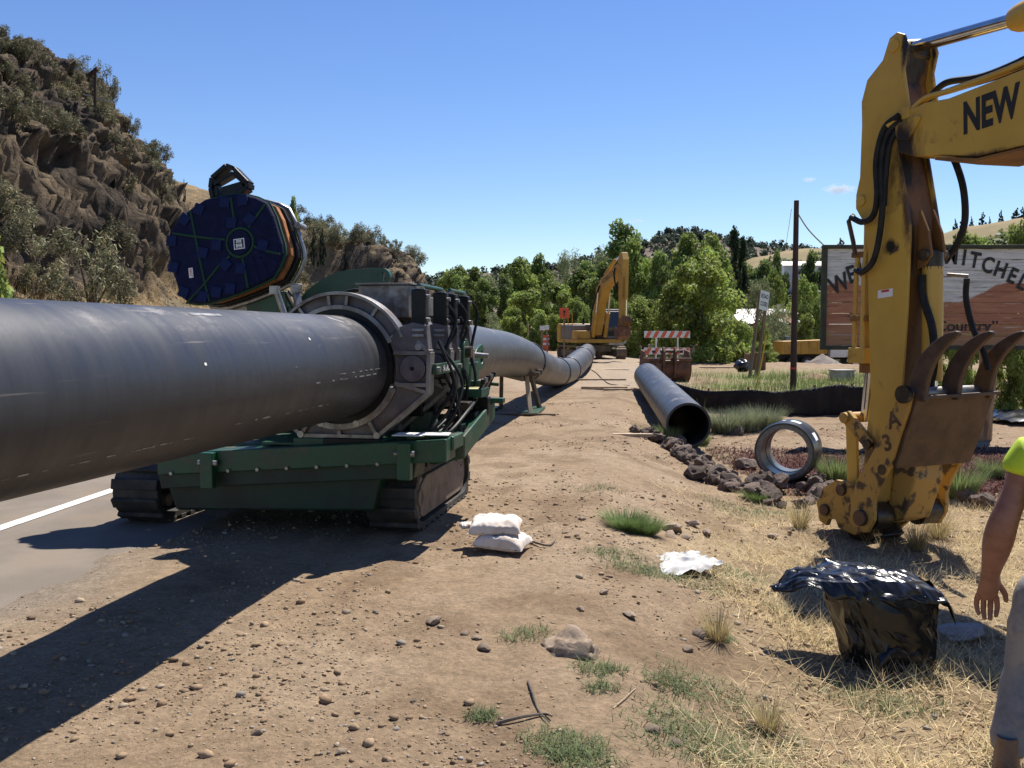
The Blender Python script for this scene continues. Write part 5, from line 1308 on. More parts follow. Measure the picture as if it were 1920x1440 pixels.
# thumb cylinder on the inner face of the stick
MB().prism([(0.235, 2.62), (0.33, 2.42), (0.37, 2.22), (0.31, 2.12), (0.22, 2.10)], 'y', 0.11, 0.14).build('cylinder_lug', M['yellowrust'], ne, bevel=0.006)
MB().prism([(0.235, 2.62), (0.33, 2.42), (0.37, 2.22), (0.31, 2.12), (0.22, 2.10)], 'y', 0.27, 0.30).build('cylinder_lug', M['yellowrust'], ne, bevel=0.006)
MB().cyl((0.31, 0.07, 2.22), (0.31, 0.34, 2.22), 0.05, n=18).build('lug_pin', M['grease'], ne, True)
MB().cyl((0.31, 0.205, 2.24), (0.31, 0.205, 2.10), 0.085, n=18).build('cylinder_eye', M['grease'], ne, True)
MB().cyl((0.31, 0.205, 2.12), (0.33, 0.205, 1.15), 0.085, n=22).build('thumb_cylinder', M['yellow'], ne, True)
MB().cyl((0.33, 0.205, 1.15), (0.36, 0.205, 0.72), 0.045, n=16).build('thumb_rod', M['steel'], ne, True)
# bucket cylinder and lines on the outer face
MB().cyl((-0.33, 0.19, 2.76), (-0.33, 0.19, 1.24), 0.085, n=24).build('bucket_cylinder', M['yellow'], ne, True)
MB().cyl((-0.33, 0.19, 1.30), (-0.33, 0.19, 1.19), 0.10, n=24).build('cylinder_gland', M['yellowrust'], ne, True)
MB().cyl((-0.33, 0.19, 1.2), (-0.37, 0.19, 0.74), 0.052, n=20).build('bucket_rod', M['steel'], ne, True)
for x, y in ((-0.40, 0.06), (-0.28, 0.03)):
    MB().tube([(x + 0.02, y, 2.30), (x, y, 2.15), (x - 0.01, y, 1.5), (x + 0.01, y, 1.28)], 0.022, 10).build('hydraulic_pipe', M['yellow'], ne, True)
for z in (2.24, 1.66): MB().bx(-0.43, -0.24, 0.02, 0.09, z, z + 0.05).build('pipe_clamp', M['yellowrust'], ne, bevel=0.006)
MB().bx(-0.44, -0.24, 0.01, 0.36, 1.28, 1.42).build('cylinder_head', M['yellow'], ne, bevel=0.01)
MB().tube([(-0.36, -0.03, 2.62), (-0.42, -0.03, 2.57), (-0.36, -0.03, 2.38), (-0.34, -0.02, 2.26)], 0.02, 8).build('hydraulic_pipe', M['rust'], ne, True)
# linkage to the quick coupler
for y in (0.02, 0.33):
    MB().prism([(-0.46, 0.80), (-0.38, 0.82), (-0.33, 0.76), (-0.30, 0.15), (-0.36, 0.08), (-0.42, 0.14)], 'y', y, y + 0.035).build('bucket_link', M['yellow'], ne, bevel=0.006)
    MB().prism([(-0.45, 0.82), (-0.38, 0.84), (-0.10, 0.60), (-0.10, 0.52), (-0.18, 0.52), (-0.46, 0.74)], 'y', y - 0.045, y - 0.002).build('rocker_link', M['yellowchip'], ne, bevel=0.006)
MB().cyl((-0.41, -0.06, 0.775), (-0.41, 0.44, 0.775), 0.05, n=20).build('link_pin', M['yellowchip'], ne, True, bevel=0.006)
MB().cyl((-0.14, -0.05, 0.56), (-0.14, 0.43, 0.56), 0.045, n=18).build('link_pin', M['grease'], ne, True)
for y in (-0.10, 0.44):
    MB().prism([(-0.68, -0.06), (-0.60, 0.10), (-0.44, 0.20), (-0.28, 0.20), (-0.12, 0.05), (-0.08, -0.15), (-0.20, -0.27), (-0.40, -0.24), (-0.44, -0.17), (-0.52, -0.18), (-0.55, -0.25), (-0.64, -0.22)], 'y', y, y + 0.05).build('coupler_plate', M['yellowchip'], ne, bevel=0.008)
MB().bx(-0.60, -0.16, -0.05, 0.44, -0.16, -0.08).build('coupler_bridge', M['rust'], ne, bevel=0.01)
MB().prism([(-0.62, -0.05), (-0.50, 0.04), (-0.38, 0.0), (-0.30, -0.12), (-0.45, -0.16)], 'y', -0.04, 0.43).build('coupler_wedge', M['grease'], ne, bevel=0.01)
for x, z in ((-0.20, -0.03), (-0.56, -0.10), (-0.36, 0.12)):
    MB().cyl((x, -0.13, z), (x, 0.52, z), 0.055, n=20).build('coupler_pin', M['rust'], ne, True, bevel=0.006)
MB().prism([(-0.40, -0.20), (-0.12, -0.20), (-0.06, -0.27), (-0.14, -0.33), (-0.36, -0.33)], 'y', 0.0, 0.38).build('coupler_hook', M['grease'], ne, bevel=0.01)
# thumb: two cheek plates, a wide plate and three curved tines
th = empty('thumb'); th.parent = ne
cheek = [(0.40, 1.06), (0.47, 1.11), (0.53, 1.06), (0.50, 0.93), (0.42, 0.72), (0.33, 0.44), (0.22, 0.26), (0.17, 0.13), (0.17, -0.05), (0.10, -0.17), (-0.02, -0.19), (-0.10, -0.10), (-0.09, 0.05), (-0.04, 0.25), (0.10, 0.47), (0.24, 0.70)]
for y in (-0.27, 0.61): MB().prism(cheek, 'y', y, y + 0.045).build('cheek_plate', M['yellowchip'], th, bevel=0.008)
MB().add([(0.355, -0.225, 0.42), (0.385, 0.65, 0.42), (0.60, 0.65, 1.04), (0.555, -0.225, 1.02), (0.315, -0.225, 0.44), (0.345, 0.65, 0.44), (0.56, 0.65, 1.06), (0.515, -0.225, 1.04)], [(0, 1, 2, 3), (4, 5, 6, 7), (0, 1, 5, 4), (1, 2, 6, 5), (2, 3, 7, 6), (3, 0, 4, 7)]).build('face_plate', M['rust'], th, bevel=0.008)
MB().bar((0.60, -0.225, 1.035), (0.63, 0.66, 1.05), 0.035, 0.03).build('face_plate_lip', M['rust'], th, bevel=0.006)
for y in (-0.22, 0.17, 0.56):
    po = [(0.44, 1.0), (0.46, 1.16), (0.54, 1.34), (0.66, 1.47), (0.80, 1.555), (0.90, 1.58)]
    pi_ = [(0.62, 1.0), (0.62, 1.10), (0.655, 1.24), (0.72, 1.36), (0.82, 1.47), (0.915, 1.55)]
    MB().band(sp(pi_), sp(po), 'y', y, y + 0.06).build('tine', M['rust'], th, True, bevel=0.012)
MB().cyl((0.47, -0.30, 1.06), (0.47, 0.69, 1.06), 0.05, n=20).build('tine_pin', M['dullsteel'], th, True)
MB().cyl((0.47, -0.305, 1.055), (0.47, -0.26, 1.055), 0.075, n=20).build('tine_boss', M['grease'], th, True)
MB().cyl((0.04, -0.31, -0.05), (0.04, 0.69, -0.05), 0.07, n=24).build('pivot_pin', M['rust'], th, True, bevel=0.008)
MB().cyl((0.04, -0.20, -0.05), (0.04, 0.0, -0.05), 0.12, n=24).build('pivot_boss', M['grease'], th, True)
MB().cyl((0.04, 0.39, -0.05), (0.04, 0.60, -0.05), 0.12, n=24).build('pivot_boss', M['grease'], th, True)
MB().prism([(0.02, 0.44), (0.33, 0.44), (0.34, 0.30), (0.22, -0.06), (0.08, -0.12)], 'y', 0.02, 0.37).build('thumb_web', M['yellowchip'], th, bevel=0.02)
MB().cyl((0.25, -0.275, 0.40), (0.25, -0.24, 0.40), 0.045, n=18).build('cheek_hole', M['grease'], th, True)
for tx, x, z in (('A', 0.36, 0.83), ('3', 0.30, 0.63)):
    o = mkobj('marking', text_mesh(tx, 0.19, 0.006), M['rust'], th)
    o.matrix_local = Matrix.Translation((x, -0.2725, z)) @ Matrix.Rotation(R(-20), 4, 'Y') @ Matrix.Rotation(R(90), 4, 'X')
eb = empty('upper_works', (6.1, 0.19, gz(AO.x + 2.6, AO.y - 5.4)), math.pi); eb.parent = ne
exc_body(eb, M['yellow'])
for ch in list(eb.children):
    ml = eb.matrix_basis @ ch.matrix_basis
    ch.parent = ne; ch.matrix_basis = ml
bpy.data.objects.remove(eb)

# ================================================================ WELCOME SIGN
SY = 15.7
ws = empty('welcome_sign', (at(1700, 700, SY).x, SY, gz(at(1700, 700, SY).x, SY)))
tag(ws, 'weathered plank town welcome sign with painted brown hills behind the excavator stick', 'sign')
m = bpy.data.materials.new('flaking_mural_paint'); m.use_nodes = True
N = m.node_tree.nodes; Lk = m.node_tree.links; bs = N['Principled BSDF']; bs.inputs['Roughness'].default_value = 0.75
ge = N.new('ShaderNodeTexCoord')
oi = N.new('ShaderNodeNewGeometry')
sx = N.new('ShaderNodeSeparateXYZ'); Lk.new(oi.outputs['Position'], sx.inputs[0])
def mth(op, a, b=None):
    q = N.new('ShaderNodeMath'); q.operation = op
    for i, v in enumerate((a, b)):
        if v is None: continue
        if hasattr(v, 'links'): Lk.new(v, q.inputs[i])
        else: q.inputs[i].default_value = v
    return q.outputs[0]
def mixc(f, a, c):
    x = N.new('ShaderNodeMix'); x.data_type = 'RGBA'; Lk.new(f, x.inputs['Factor'])
    for i, q in ((6, a), (7, c)):
        if hasattr(q, 'links'): Lk.new(q, x.inputs[i])
        else: x.inputs[i].default_value = (*q, 1)
    return x.outputs[2]
def nois(scl, st=(1, 1, 1), det=6):
    mp = N.new('ShaderNodeMapping'); mp.inputs['Scale'].default_value = st; Lk.new(oi.outputs['Position'], mp.inputs[0])
    n_ = N.new('ShaderNodeTexNoise'); n_.inputs['Scale'].default_value = scl; n_.inputs['Detail'].default_value = det; n_.inputs['Roughness'].default_value = 0.65; Lk.new(mp.outputs[0], n_.inputs['Vector']); return n_.outputs[0]
def rampv(v, a, c):
    r = N.new('ShaderNodeMapRange'); r.inputs['From Min'].default_value = a; r.inputs['From Max'].default_value = c; Lk.new(v, r.inputs['Value']); return r.outputs[0]
xl = at(1545, 600, SY).x
# two painted hills: heights along the board
hx_ = mth('SUBTRACT', sx.outputs[0], xl)
hA = mth('MULTIPLY', mth('SINE', mth('ADD', mth('MULTIPLY', hx_, 2.1), 0.9)), 0.16)
hB = mth('MULTIPLY', mth('SINE', mth('MULTIPLY', hx_, 4.7)), 0.035)
hgt = mth('ADD', mth('ADD', hA, hB), 2.18)
hillmask = rampv(mth('ADD', mth('SUBTRACT', hgt, sx.outputs[2]), mth('MULTIPLY', nois(3.0), 0.12)), 0.05, 0.075)
skyc = mixc(rampv(nois(2.5, (1, 1, 9)), 0.42, 0.62), (0.74, 0.72, 0.62), (0.55, 0.54, 0.46))
hillc = mixc(rampv(nois(2.2, (0.6, 1, 4)), 0.35, 0.62), (0.52, 0.235, 0.115), (0.36, 0.145, 0.07))
low = rampv(mth('ADD', sx.outputs[2], mth('MULTIPLY', nois(2.0, (0.5, 1, 2)), 0.5)), 1.95, 1.7)
hillc = mixc(low, hillc, (0.37, 0.20, 0.09))
hillc = mixc(rampv(nois(3.0, (0.5, 1, 7)), 0.60, 0.66), hillc, (0.56, 0.42, 0.28))
cc_ = mixc(hillmask, skyc, hillc)
flake = rampv(nois(4.0, (0.35, 1, 8), 8), 0.60, 0.64)
cc_ = mixc(flake, cc_, (0.10, 0.06, 0.035))
Lk.new(cc_, bs.inputs['Base Color'])
bp = N.new('ShaderNodeBump'); bp.inputs['Distance'].default_value = 0.004; Lk.new(nois(6.0, (0.5, 1, 9), 8), bp.inputs['Height']); Lk.new(bp.outputs[0], bs.inputs['Normal'])
M['mural'] = m
M['frameolive'] = mat('olive_frame_paint', (0.055, 0.06, 0.028), 0.75, col2=(0.035, 0.035, 0.02), scale=5)
X0, X1 = at(1548, 600, SY).x - ws.location.x, at(1548, 600, SY).x - ws.location.x + 4.6
Z0, Z1 = at(1600, 648, SY).z - ws.location.z, at(1600, 466, SY).z - ws.location.z
nb = 9
r_ = random.Random(2)
for i in range(nb):
    z0 = Z0 + (Z1 - Z0) * i / nb; z1 = Z0 + (Z1 - Z0) * (i + 1) / nb
    dy = r_.uniform(-0.006, 0.006)
    MB().bx(X0, X1, dy, dy + 0.04, z0 + 0.003, z1 - 0.003).build('plank', M['mural'], ws, bevel=0.004)
for nm, a in (('frame_rail', (X0 - 0.07, X1 + 0.07, -0.05, 0.07, Z1, Z1 + 0.06)), ('frame_rail', (X0 - 0.07, X1 + 0.07, -0.05, 0.07, Z0 - 0.07, Z0)), ('frame_stile', (X0 - 0.07, X0, -0.05, 0.07, Z0, Z1)), ('frame_stile', (X1, X1 + 0.07, -0.05, 0.07, Z0, Z1))):
    MB().bx(*a).build(nm, M['frameolive'], ws, bevel=0.008)
for px in (1672, 1862):
    x = at(px, 700, SY).x - ws.location.x
    MB().tube([(x - 0.06, 0.22, -0.25), (x - 0.04, 0.22, 0.5), (x + 0.02, 0.22, 1.1), (x + 0.03, 0.22, Z1 - 0.1)], [0.17, 0.16, 0.145, 0.13], 14).build('log_post', M['log'], ws, True)
for tx, px, py, a, s in [('W', 1574, 533, 24, 0.40), ('E', 1597, 516, 18, 0.40), ('L', 1618, 505, 14, 0.38), ('C', 1640, 497, 11, 0.38), ('O', 1662, 491, 8, 0.38), ('M', 1688, 486, 5, 0.36), ('E', 1712, 483, 2, 0.36), ('T', 1740, 481, 0, 0.36), ('O', 1758, 481, -1, 0.36), ('M', 1784, 482, -4, 0.36), ('I', 1808, 484, -7, 0.36), ('T', 1828, 489, -10, 0.36), ('C', 1852, 498, -14, 0.36), ('H', 1876, 507, -18, 0.36), ('E', 1898, 518, -22, 0.36), ('L', 1917, 530, -26, 0.36), ('L', 1935, 542, -29, 0.36)]:
    p = at(px, py, SY - 0.01); o = mkobj('letter', text_mesh(tx, s, 0.011), M['fadeink'], ws)
    o.matrix_local = Matrix.Translation((p.x - ws.location.x, -0.012, p.z - ws.location.z)) @ Matrix.Rotation(R(-a), 4, 'Y') @ Matrix.Rotation(R(90), 4, 'X') @ Matrix.Diagonal((0.8, 1, 1, 1))
p = at(1812, 612, SY); o = mkobj('lettering', text_mesh('Country”', 0.24, 0.003), M['fadeink'], ws)
o.matrix_local = Matrix.Translation((p.x - ws.location.x, -0.012, p.z - ws.location.z)) @ Matrix.Rotation(R(90), 4, 'X') @ Matrix.Diagonal((1.15, 1, 1, 1))

# ================================================================ SITE FURNITURE
def board(px, py, l, a, nm='timber', m='lumber', w=0.10, h=0.05, lab='', rot=0):
    p = gp(px, py); o = empty('timber_board', (p.x, p.y, p.z + h / 2), a)
    o2 = MB().bx(-l / 2, l / 2, -w / 2, w / 2, -h / 2, h / 2).build('timber_board', M[m], None, bevel=0.004)
    o2.location = o.location; o2.rotation_euler = (0, R(rot), a); bpy.data.objects.remove(o)
    tag(o2, lab, 'board', 'loose timber boards on the dirt'); return o2
board(1128, 713, 1.5, 0.03, lab='pale board on the dirt nearest the pipeline, left of the rusty bucket')
board(1133, 731, 1.2, -0.05, h=0.09, lab='thick pale timber on the dirt below the first board')
board(1172, 732, 1.1, -0.1, lab='thin board sticking out from under the far half of the lying pipe')
board(1195, 819, 0.75, -0.05, lab='pale board at the near end of the lying pipe')
board(1140, 693, 1.6, 0.0, w=0.3, h=0.02, lab='flat pale board on the dirt below the far excavator track')
board(1352, 690, 1.8, -0.1, w=0.2, lab='weathered planks left of the brown crate')
# dark cable across the pad
pts = [gp(*p) + Vector((0, 0, 0.012)) for p in ((1102, 690), (1118, 700), (1135, 716), (1150, 722), (1180, 723))]
tag(MB().tube(spline(pts, 6), 0.012, 6).build('cable', M['hose'], None, True), 'thin dark cable crossing the dirt beside the boards', 'cable')

# rusty bucket by the lying pipe
bkp = gp(1252, 716); bk_ = empty('excavator_bucket', bkp, R(6)); bk_.scale = (1.15, 1.15, 1.15)
tag(bk_, 'rusty excavator bucket resting on the dirt behind the lying pipe', 'bucket')
W = 0.68
shell = [(0.30 + 0.42 * math.cos(a), 0.42 + 0.42 * math.sin(a)) for a in [R(150 + 20 * k) for k in range(12)]]
MB().band([(y * 0.95 + 0.015, z * 0.95 + 0.02) for y, z in shell], shell, 'x', -W, W).build('shell', M['rustbucket'], bk_, True)
for x in (-W, W - 0.04):
    MB().prism(shell + [(0.55, 0.95), (0.1, 0.9)], 'x', x, x + 0.04).build('side_plate', M['rustbucket'], bk_, bevel=0.006)
MB().bx(-W, W, -0.12, -0.04, 0.62, 0.72).build('top_beam', M['rustbucket'], bk_, bevel=0.02)
MB().prism([(-W, 0.05), (-W - 0.35, -0.0), (-W - 0.05, 0.72), (-W, 0.75)], 'y', -0.1, 0.0).build('wing_plate', M['rustbucket'], bk_, bevel=0.01)
for x in (-0.2, 0.14):
    MB().prism([(-0.18, 0.15), (-0.24, 0.5), (-0.26, 0.9), (-0.14, 1.05), (-0.02, 0.95), (0.05, 0.65), (0.0, 0.3)], 'x', x, x + 0.06).build('hanger_ear', M['rustbucket'], bk_, bevel=0.01)
for y, z in ((-0.12, 0.92), (-0.14, 0.62)): MB().cyl((-0.26, y, z), (0.28, y, z), 0.045, n=16).build('pin', M['rust'], bk_, True)
for k in range(5):
    x = -0.56 + 0.28 * k
    MB().add([(x - 0.05, 0.55, 0.85), (x + 0.05, 0.55, 0.85), (x + 0.05, 0.55, 0.93), (x - 0.05, 0.55, 0.93), (x - 0.02, 0.75, 0.95), (x + 0.02, 0.75, 0.95)], [(0, 1, 2, 3), (0, 1, 5, 4), (2, 3, 4, 5), (1, 2, 5), (0, 3, 4)]).build('tooth', M['rust'], bk_)

# striped barricade
def barricade(px, py, rz, lab, s=1.0):
    p = gp(px, py); o = empty('barricade', p, rz); o.scale = (s, s, s)
    for x in (-0.45, 0.45):
        MB().bx(x - 0.03, x + 0.03, 0, 0.05, 0, 1.5).build('upright', M['white'], o, bevel=0.004)
        MB().bx(x - 0.04, x + 0.04, -0.6, 0.6, 0, 0.05).build('foot', M['white'], o, bevel=0.004)
    for z in (0.55, 1.25):
        b_ = MB().bx(-0.95, 0.95, -0.035, -0.005, z, z + 0.28).build('board', M['white'], o, bevel=0.003)
        for k in range(6):
            x = -0.92 + 0.32 * k
            MB().add([(x, -0.037, z + 0.005), (x + 0.16, -0.037, z + 0.005), (min(x + 0.30, 0.945), -0.037, z + 0.275), (x + 0.14, -0.037, z + 0.275)], [(0, 1, 2, 3)]).build('stripe', M['orangeboard'], b_)
    tag(o, lab, 'barricade')
barricade(1250, 692, R(-10), 'orange and white striped barricade standing behind the rusty bucket')

# jersey barriers
def jersey(px, py, rz, lab, m='concrete', l=3.2):
    p = gp(px, py); o = MB().prism([(-0.3, 0), (0.3, 0), (0.3, 0.08), (0.15, 0.3), (0.09, 0.82), (-0.09, 0.82), (-0.15, 0.3), (-0.3, 0.08)], 'x', -l / 2, l / 2).build('concrete_barrier', M[m], None, bevel=0.015)
    o.location = p; o.rotation_euler = (0, 0, rz); tag(o, lab, 'barrier', 'concrete barriers closing the road')
jersey(1196, 666, R(-6), 'concrete barrier right beside the far excavator track', l=3.6)
jersey(1268, 674, R(-8), 'concrete barrier behind the striped barricade', l=3.0)
jersey(552, 590, R(80), 'whitish barrier on the far side of the road behind the heater stand', 'white', l=6)
# barrels, signs and posts on the closed road
bar_me = None
for i, (px, py) in enumerate(((988, 647), (997, 649), (1006, 650), (1014, 653), (1021, 656), (1027, 653), (993, 643), (1003, 645))):
    p = gp(px + 3, py + 2)
    root = empty('traffic_barrel', p)
    b0 = MB().tube([(0, 0, 0), (0, 0, 0.12), (0, 0, 0.14), (0, 0, 0.95), (0, 0, 1.0)], [0.3, 0.3, 0.26, 0.2, 0.14], 20).build('drum', M['orange'], root, True)
    for z in (0.38, 0.68): MB().tube([(0, 0, z), (0, 0, z + 0.13)], [0.262 - 0.074 * (z - 0.14), 0.262 - 0.074 * (z - 0.01)], 20, caps=False).build('reflective_band', M['white'], b0, True)
    root.scale = (1.1, 1.1, 1.12)
    tag(root, 'orange traffic barrel with white bands in the cluster left of the far excavator', 'barrel', 'orange barrels closing the road')
def sign_board(name, px, py, Y, w, h, m, lab, post=True, tilt=0, text=None, rz=0.0):
    p = at(px, py, Y); zb = gz(p.x, p.y); o = empty(name, (p.x, p.y, zb), rz); zc = p.z - zb
    pl_ = MB().bx(-w / 2, w / 2, -0.012, 0.012, zc - h / 2, zc + h / 2).build('panel', m, o, bevel=0.004)
    MB().bx(-0.04, 0.04, 0.014, 0.07, 0, zc + h / 2).build('post', M['wood'], o)
    tag(o, lab, 'sign'); return o, pl_, zc
o, pl_, zc = sign_board('arrow_sign', 1058, 587, 46, 0.46, 0.50, M['orange'], 'small square orange sign with a black up arrow left of the far excavator')
MB().add([(-0.03, -0.014, zc - 0.15), (0.03, -0.014, zc - 0.15), (0.03, -0.014, zc + 0.03), (0.1, -0.014, zc + 0.03), (0, -0.014, zc + 0.17), (-0.1, -0.014, zc + 0.03), (-0.03, -0.014, zc + 0.03)], [(0, 1, 2, 3, 4, 5, 6)]).build('arrow', M['inkblack'], pl_)
sign_board('white_sign', 1017, 615, 47, 0.26, 0.22, M['white'], 'small blank pale sign on a post among the orange barrels, left one')
sign_board('white_sign', 1026, 614, 47, 0.2, 0.22, M['white'], 'small blank pale sign on a post among the orange barrels, right one')
for i, (px, top, bot) in enumerate(((886, 604, 617), (940, 605, 618), (990, 609, 624), (1031, 610, 628), (965, 612, 620))):
    Y = 75; p = at(px, bot, Y); q = at(px, top, Y)
    tag(MB().cyl((p.x, p.y, -0.1), (p.x, p.y, q.z + 0.15), 0.045, n=8).build('guide_post', M['lumber'], None, True), 'thin pale guide post along the far edge of the road', 'post', 'guide posts along the far road edge')
# road closed sign on two leaning legs
p = at(1417, 558, 34); zb = gz(p.x, p.y)
rc = empty('road_closed_sign', (p.x, p.y, zb), R(32)); rc.rotation_euler = (0, R(10), R(38))
tag(rc, 'leaning white road closed sign on two wooden legs', 'sign')
hz = p.z - zb - 0.05
rp = MB().bx(-0.26, 0.26, -0.015, 0.0, hz - 0.36, hz + 0.34).build('panel', M['white'], rc, bevel=0.004)
for tx, dz in (('ROAD', 0.14), ('CLOSED', -0.14)):
    o = mkobj('lettering', text_mesh(tx, 0.22, 0.006), M['inkblack'], rp)
    wdt = max(v.co.x for v in o.data.vertices) - min(v.co.x for v in o.data.vertices)
    o.matrix_local = Matrix.Translation((0, -0.0175, hz + dz)) @ Matrix.Rotation(R(90), 4, 'X') @ Matrix.Diagonal((0.42 / wdt, 1.0, 1, 1))
for x in (-0.2, 0.2): MB().bx(x - 0.05, x + 0.05, 0.0, 0.1, -0.1, hz + 0.3).build('leg', M['wood'], rc, bevel=0.006)
MB().bar((0.2, 0.12, 0.9), (0.75, 0.55, 0.02), 0.09, 0.05).build('brace', M['wood'], rc)
# brown crate, bundle, stake, utility post
p = gp(1421, 694); o = empty('plywood_crate', p, R(15)); tag(o, 'rust-brown plywood crate leaning beside the road closed sign legs', 'crate')
for k in range(4): MB().bx(-0.36 + 0.18 * k, -0.185 + 0.18 * k, 0, 0.03, 0, 0.72 - 0.02 * (k % 2)).build('board', M['rustbucket'], o, bevel=0.004)
MB().bx(-0.36, 0.36, 0.03, 0.5, 0, 0.66).build('box', M['wood'], o, bevel=0.01)
p = gp(1391, 697)
b = bmesh.new(); bmesh.ops.create_icosphere(b, subdivisions=4, radius=0.3)
for v in b.verts:
    v.co += Vector(mnoise.noise_vector(v.co * 5)) * 0.07 + Vector(mnoise.noise_vector(v.co * 13)) * 0.02; v.co.z = max(v.co.z * 0.9, -0.24)
me = bpy.data.meshes.new('plastic_bundle'); b.to_mesh(me); b.free()
o = mkobj('plastic_bundle', me, M['trash'], None, True, ang=180); o.location = p + Vector((0, 0, 0.24)); tag(o, 'shiny dark plastic bundle on the dirt left of the brown crate', 'bundle')
a_, c_ = gp(1417, 728), at(1437, 628, gp(1417, 728).y)
M['yellowplastic'] = mat('yellow_plastic', (0.62, 0.42, 0.03), 0.5)
tag(MB().tube([a_ - Vector((0, 0, 0.1)), (a_ + c_) / 2 + Vector((0.02, 0, 0)), c_], 0.022, 8).build('marker_stake', M['yellowplastic'], None, True), 'thin leaning yellow marker stake left of the brown utility post', 'stake')
p = gp(1487, 733); q = at(1487, 376, p.y)
up = empty('utility_post', p)
tag(up, 'tall dark brown post with a wire at its top, left of the welcome sign', 'post')
MB().tube([(0, 0, -0.3), (0, 0, (q.z - p.z) * 0.5), (0, 0, q.z - p.z)], [0.098, 0.088, 0.075], 14).build('shaft', M['postbrown'], up, True)
MB().cyl((0, 0, 0.66), (0, 0, 0.72), 0.099, n=14).build('paint_band', M['red'], up, True)
w0 = at(1493, 396, p.y); w1 = at(1553, 468, p.y + 3); mid = (w0 + w1) / 2 - Vector((0.02, 0, 0.12))
MB().tube([v - p for v in spline([w0, mid + Vector((-0.10, 0, 0.14)), w1], 8)], 0.022, 6).build('wire', M['dullsteel'], up, True)
w0 = at(1484, 392, p.y); w1 = at(1472, 470, p.y + 8)
MB().tube([w0 - p, w1 - p], 0.008, 5).build('guy_wire', M['dullsteel'], up, True)
# silt fence
top = [(1258, 714), (1285, 724), (1330, 733), (1405, 731), (1460, 734), (1530, 727), (1570, 721), (1600, 724), (1650, 728), (1700, 735), (1760, 740)]
bot_y = [760, 772, 780, 783, 782, 782, 782, 782, 784, 786, 790]
Yf = [23.5, 22.6, 21.6, 20.8, 20.6, 20.6, 20.6, 20.6, 20.4, 20.2, 20.0]
tp = []; bt = []
for (px, py), by, Y in zip(top, bot_y, Yf):
    a_ = at(px, py, Y); tp.append(a_); bt.append(Vector((a_.x, a_.y, min(gz(a_.x, a_.y) - 0.03, a_.z - 0.2))))
tps, bts = spline(tp, 8), spline(bt, 8)
sf = empty('silt_fence', (tp[3].x, tp[3].y, bt[3].z)); V = []; Fq = []; nv = 7
for i, (a_, c_) in enumerate(zip(tps, bts)):
    for k in range(nv):
        f = k / (nv - 1); q = c_ * (1 - f) + a_ * f
        V.append((q.x - sf.location.x, q.y - sf.location.y + 0.05 * math.sin(i * 0.8 + k) * f * (1 - f) * 2 + 0.03 * math.sin(i * 2.1), q.z - sf.location.z))
    if i: Fq += [((i - 1) * nv + k, (i - 1) * nv + k + 1, i * nv + k + 1, i * nv + k) for k in range(nv - 1)]
o = npmesh('cloth', V, Fq, M['siltcloth'], sf); sol = o.modifiers.new('solid', 'SOLIDIFY'); sol.thickness = 0.006
for i in (0, 16, 24, 40, 56, 72):
    a_, c_ = tps[i] - sf.location, bts[i] - sf.location
    MB().bar((a_.x, a_.y + 0.09, c_.z - 0.1), (a_.x, a_.y + 0.09, a_.z + 0.06), 0.04).build('stake', M['wood'], sf)
tag(sf, 'low black silt fence cloth stretched behind the lying pipe and coupler', 'fence')
# black plastic sheet at the far right edge
p = gp(1905, 800)
V = []; Fq = []; n_ = 26
for i in range(n_):
    for k in range(n_):
        x, y = (i / (n_ - 1) - 0.5) * 2.2, (k / (n_ - 1) - 0.5) * 1.6
        z = 0.25 * math.exp(-((x * 1.0) ** 2 + (y * 1.3) ** 2)) + 0.10 * mnoise.noise(Vector((x * 2.2, y * 2.2, 3))) + 0.04 * mnoise.noise(Vector((x * 6, y * 6, 5))) + 0.05
        V.append((x, y, z))
Fq = [(i * n_ + k, (i + 1) * n_ + k, (i + 1) * n_ + k + 1, i * n_ + k + 1) for i in range(n_ - 1) for k in range(n_ - 1)]
o = npmesh('plastic_sheet', V, Fq, M['trash']); o.location = (p.x + 0.9, p.y + 0.6, p.z); tag(o, 'crumpled black plastic sheet on the ground right of the log post', 'sheet')

# ================================================================ FAR LEFT POLE, HOUSES, TRUCKS, PILES
p = at(176, 195, 41.5); o = empty('power_pole', (p.x, p.y, p.z - 0.6)); tag(o, 'short dark pole with a tilted crossarm on the cliff top', 'pole')
MB().cyl((0, 0, -0.5), (0.1, 0, 2.0), 0.06, n=10).build('shaft', M['postbrown'], o, True)
MB().bar((-0.15, 0, 1.85), (0.35, -0.3, 2.05), 0.12, 0.14).build('crossarm', M['postbrown'], o)
MB().bar((-0.5, 0.1, 1.05), (0.75, 0.1, 0.72), 0.05, 0.06).build('rail', M['concrete'], o)

def house(px, py, Y, w, d, h, rh, wall, roof, lab, rz=0.0):
    p = at(px, py, Y); zb = p.z - h
    o = empty('house', (p.x, p.y, zb), rz)
    MB().bx(-w / 2, w / 2, -d / 2, d / 2, -2.5, h).build('wall', wall, o)
    MB().prism([(-d / 2 - 0.4, h - 0.05), (0, h + rh), (d / 2 + 0.4, h - 0.05), (0, h + rh - 0.15)], 'x', -w / 2 - 0.4, w / 2 + 0.4).build('roof', roof, o)
    for x in (-w * 0.28, w * 0.24):
        f_ = MB().bx(x - 0.5, x + 0.5, -d / 2 - 0.04, -d / 2, h * 0.4, h * 0.8).build('window', M['white'], o)
        MB().bx(x - 0.42, x + 0.42, -d / 2 - 0.05, -d / 2 - 0.041, h * 0.43, h * 0.77).build('pane', M['glass'], f_)
    MB().bx(w * 0.05, w * 0.05 + 0.3, 0.2, 0.5, h, h + rh + 0.5).build('chimney', M['concrete'], o)
    tag(o, lab, 'house')
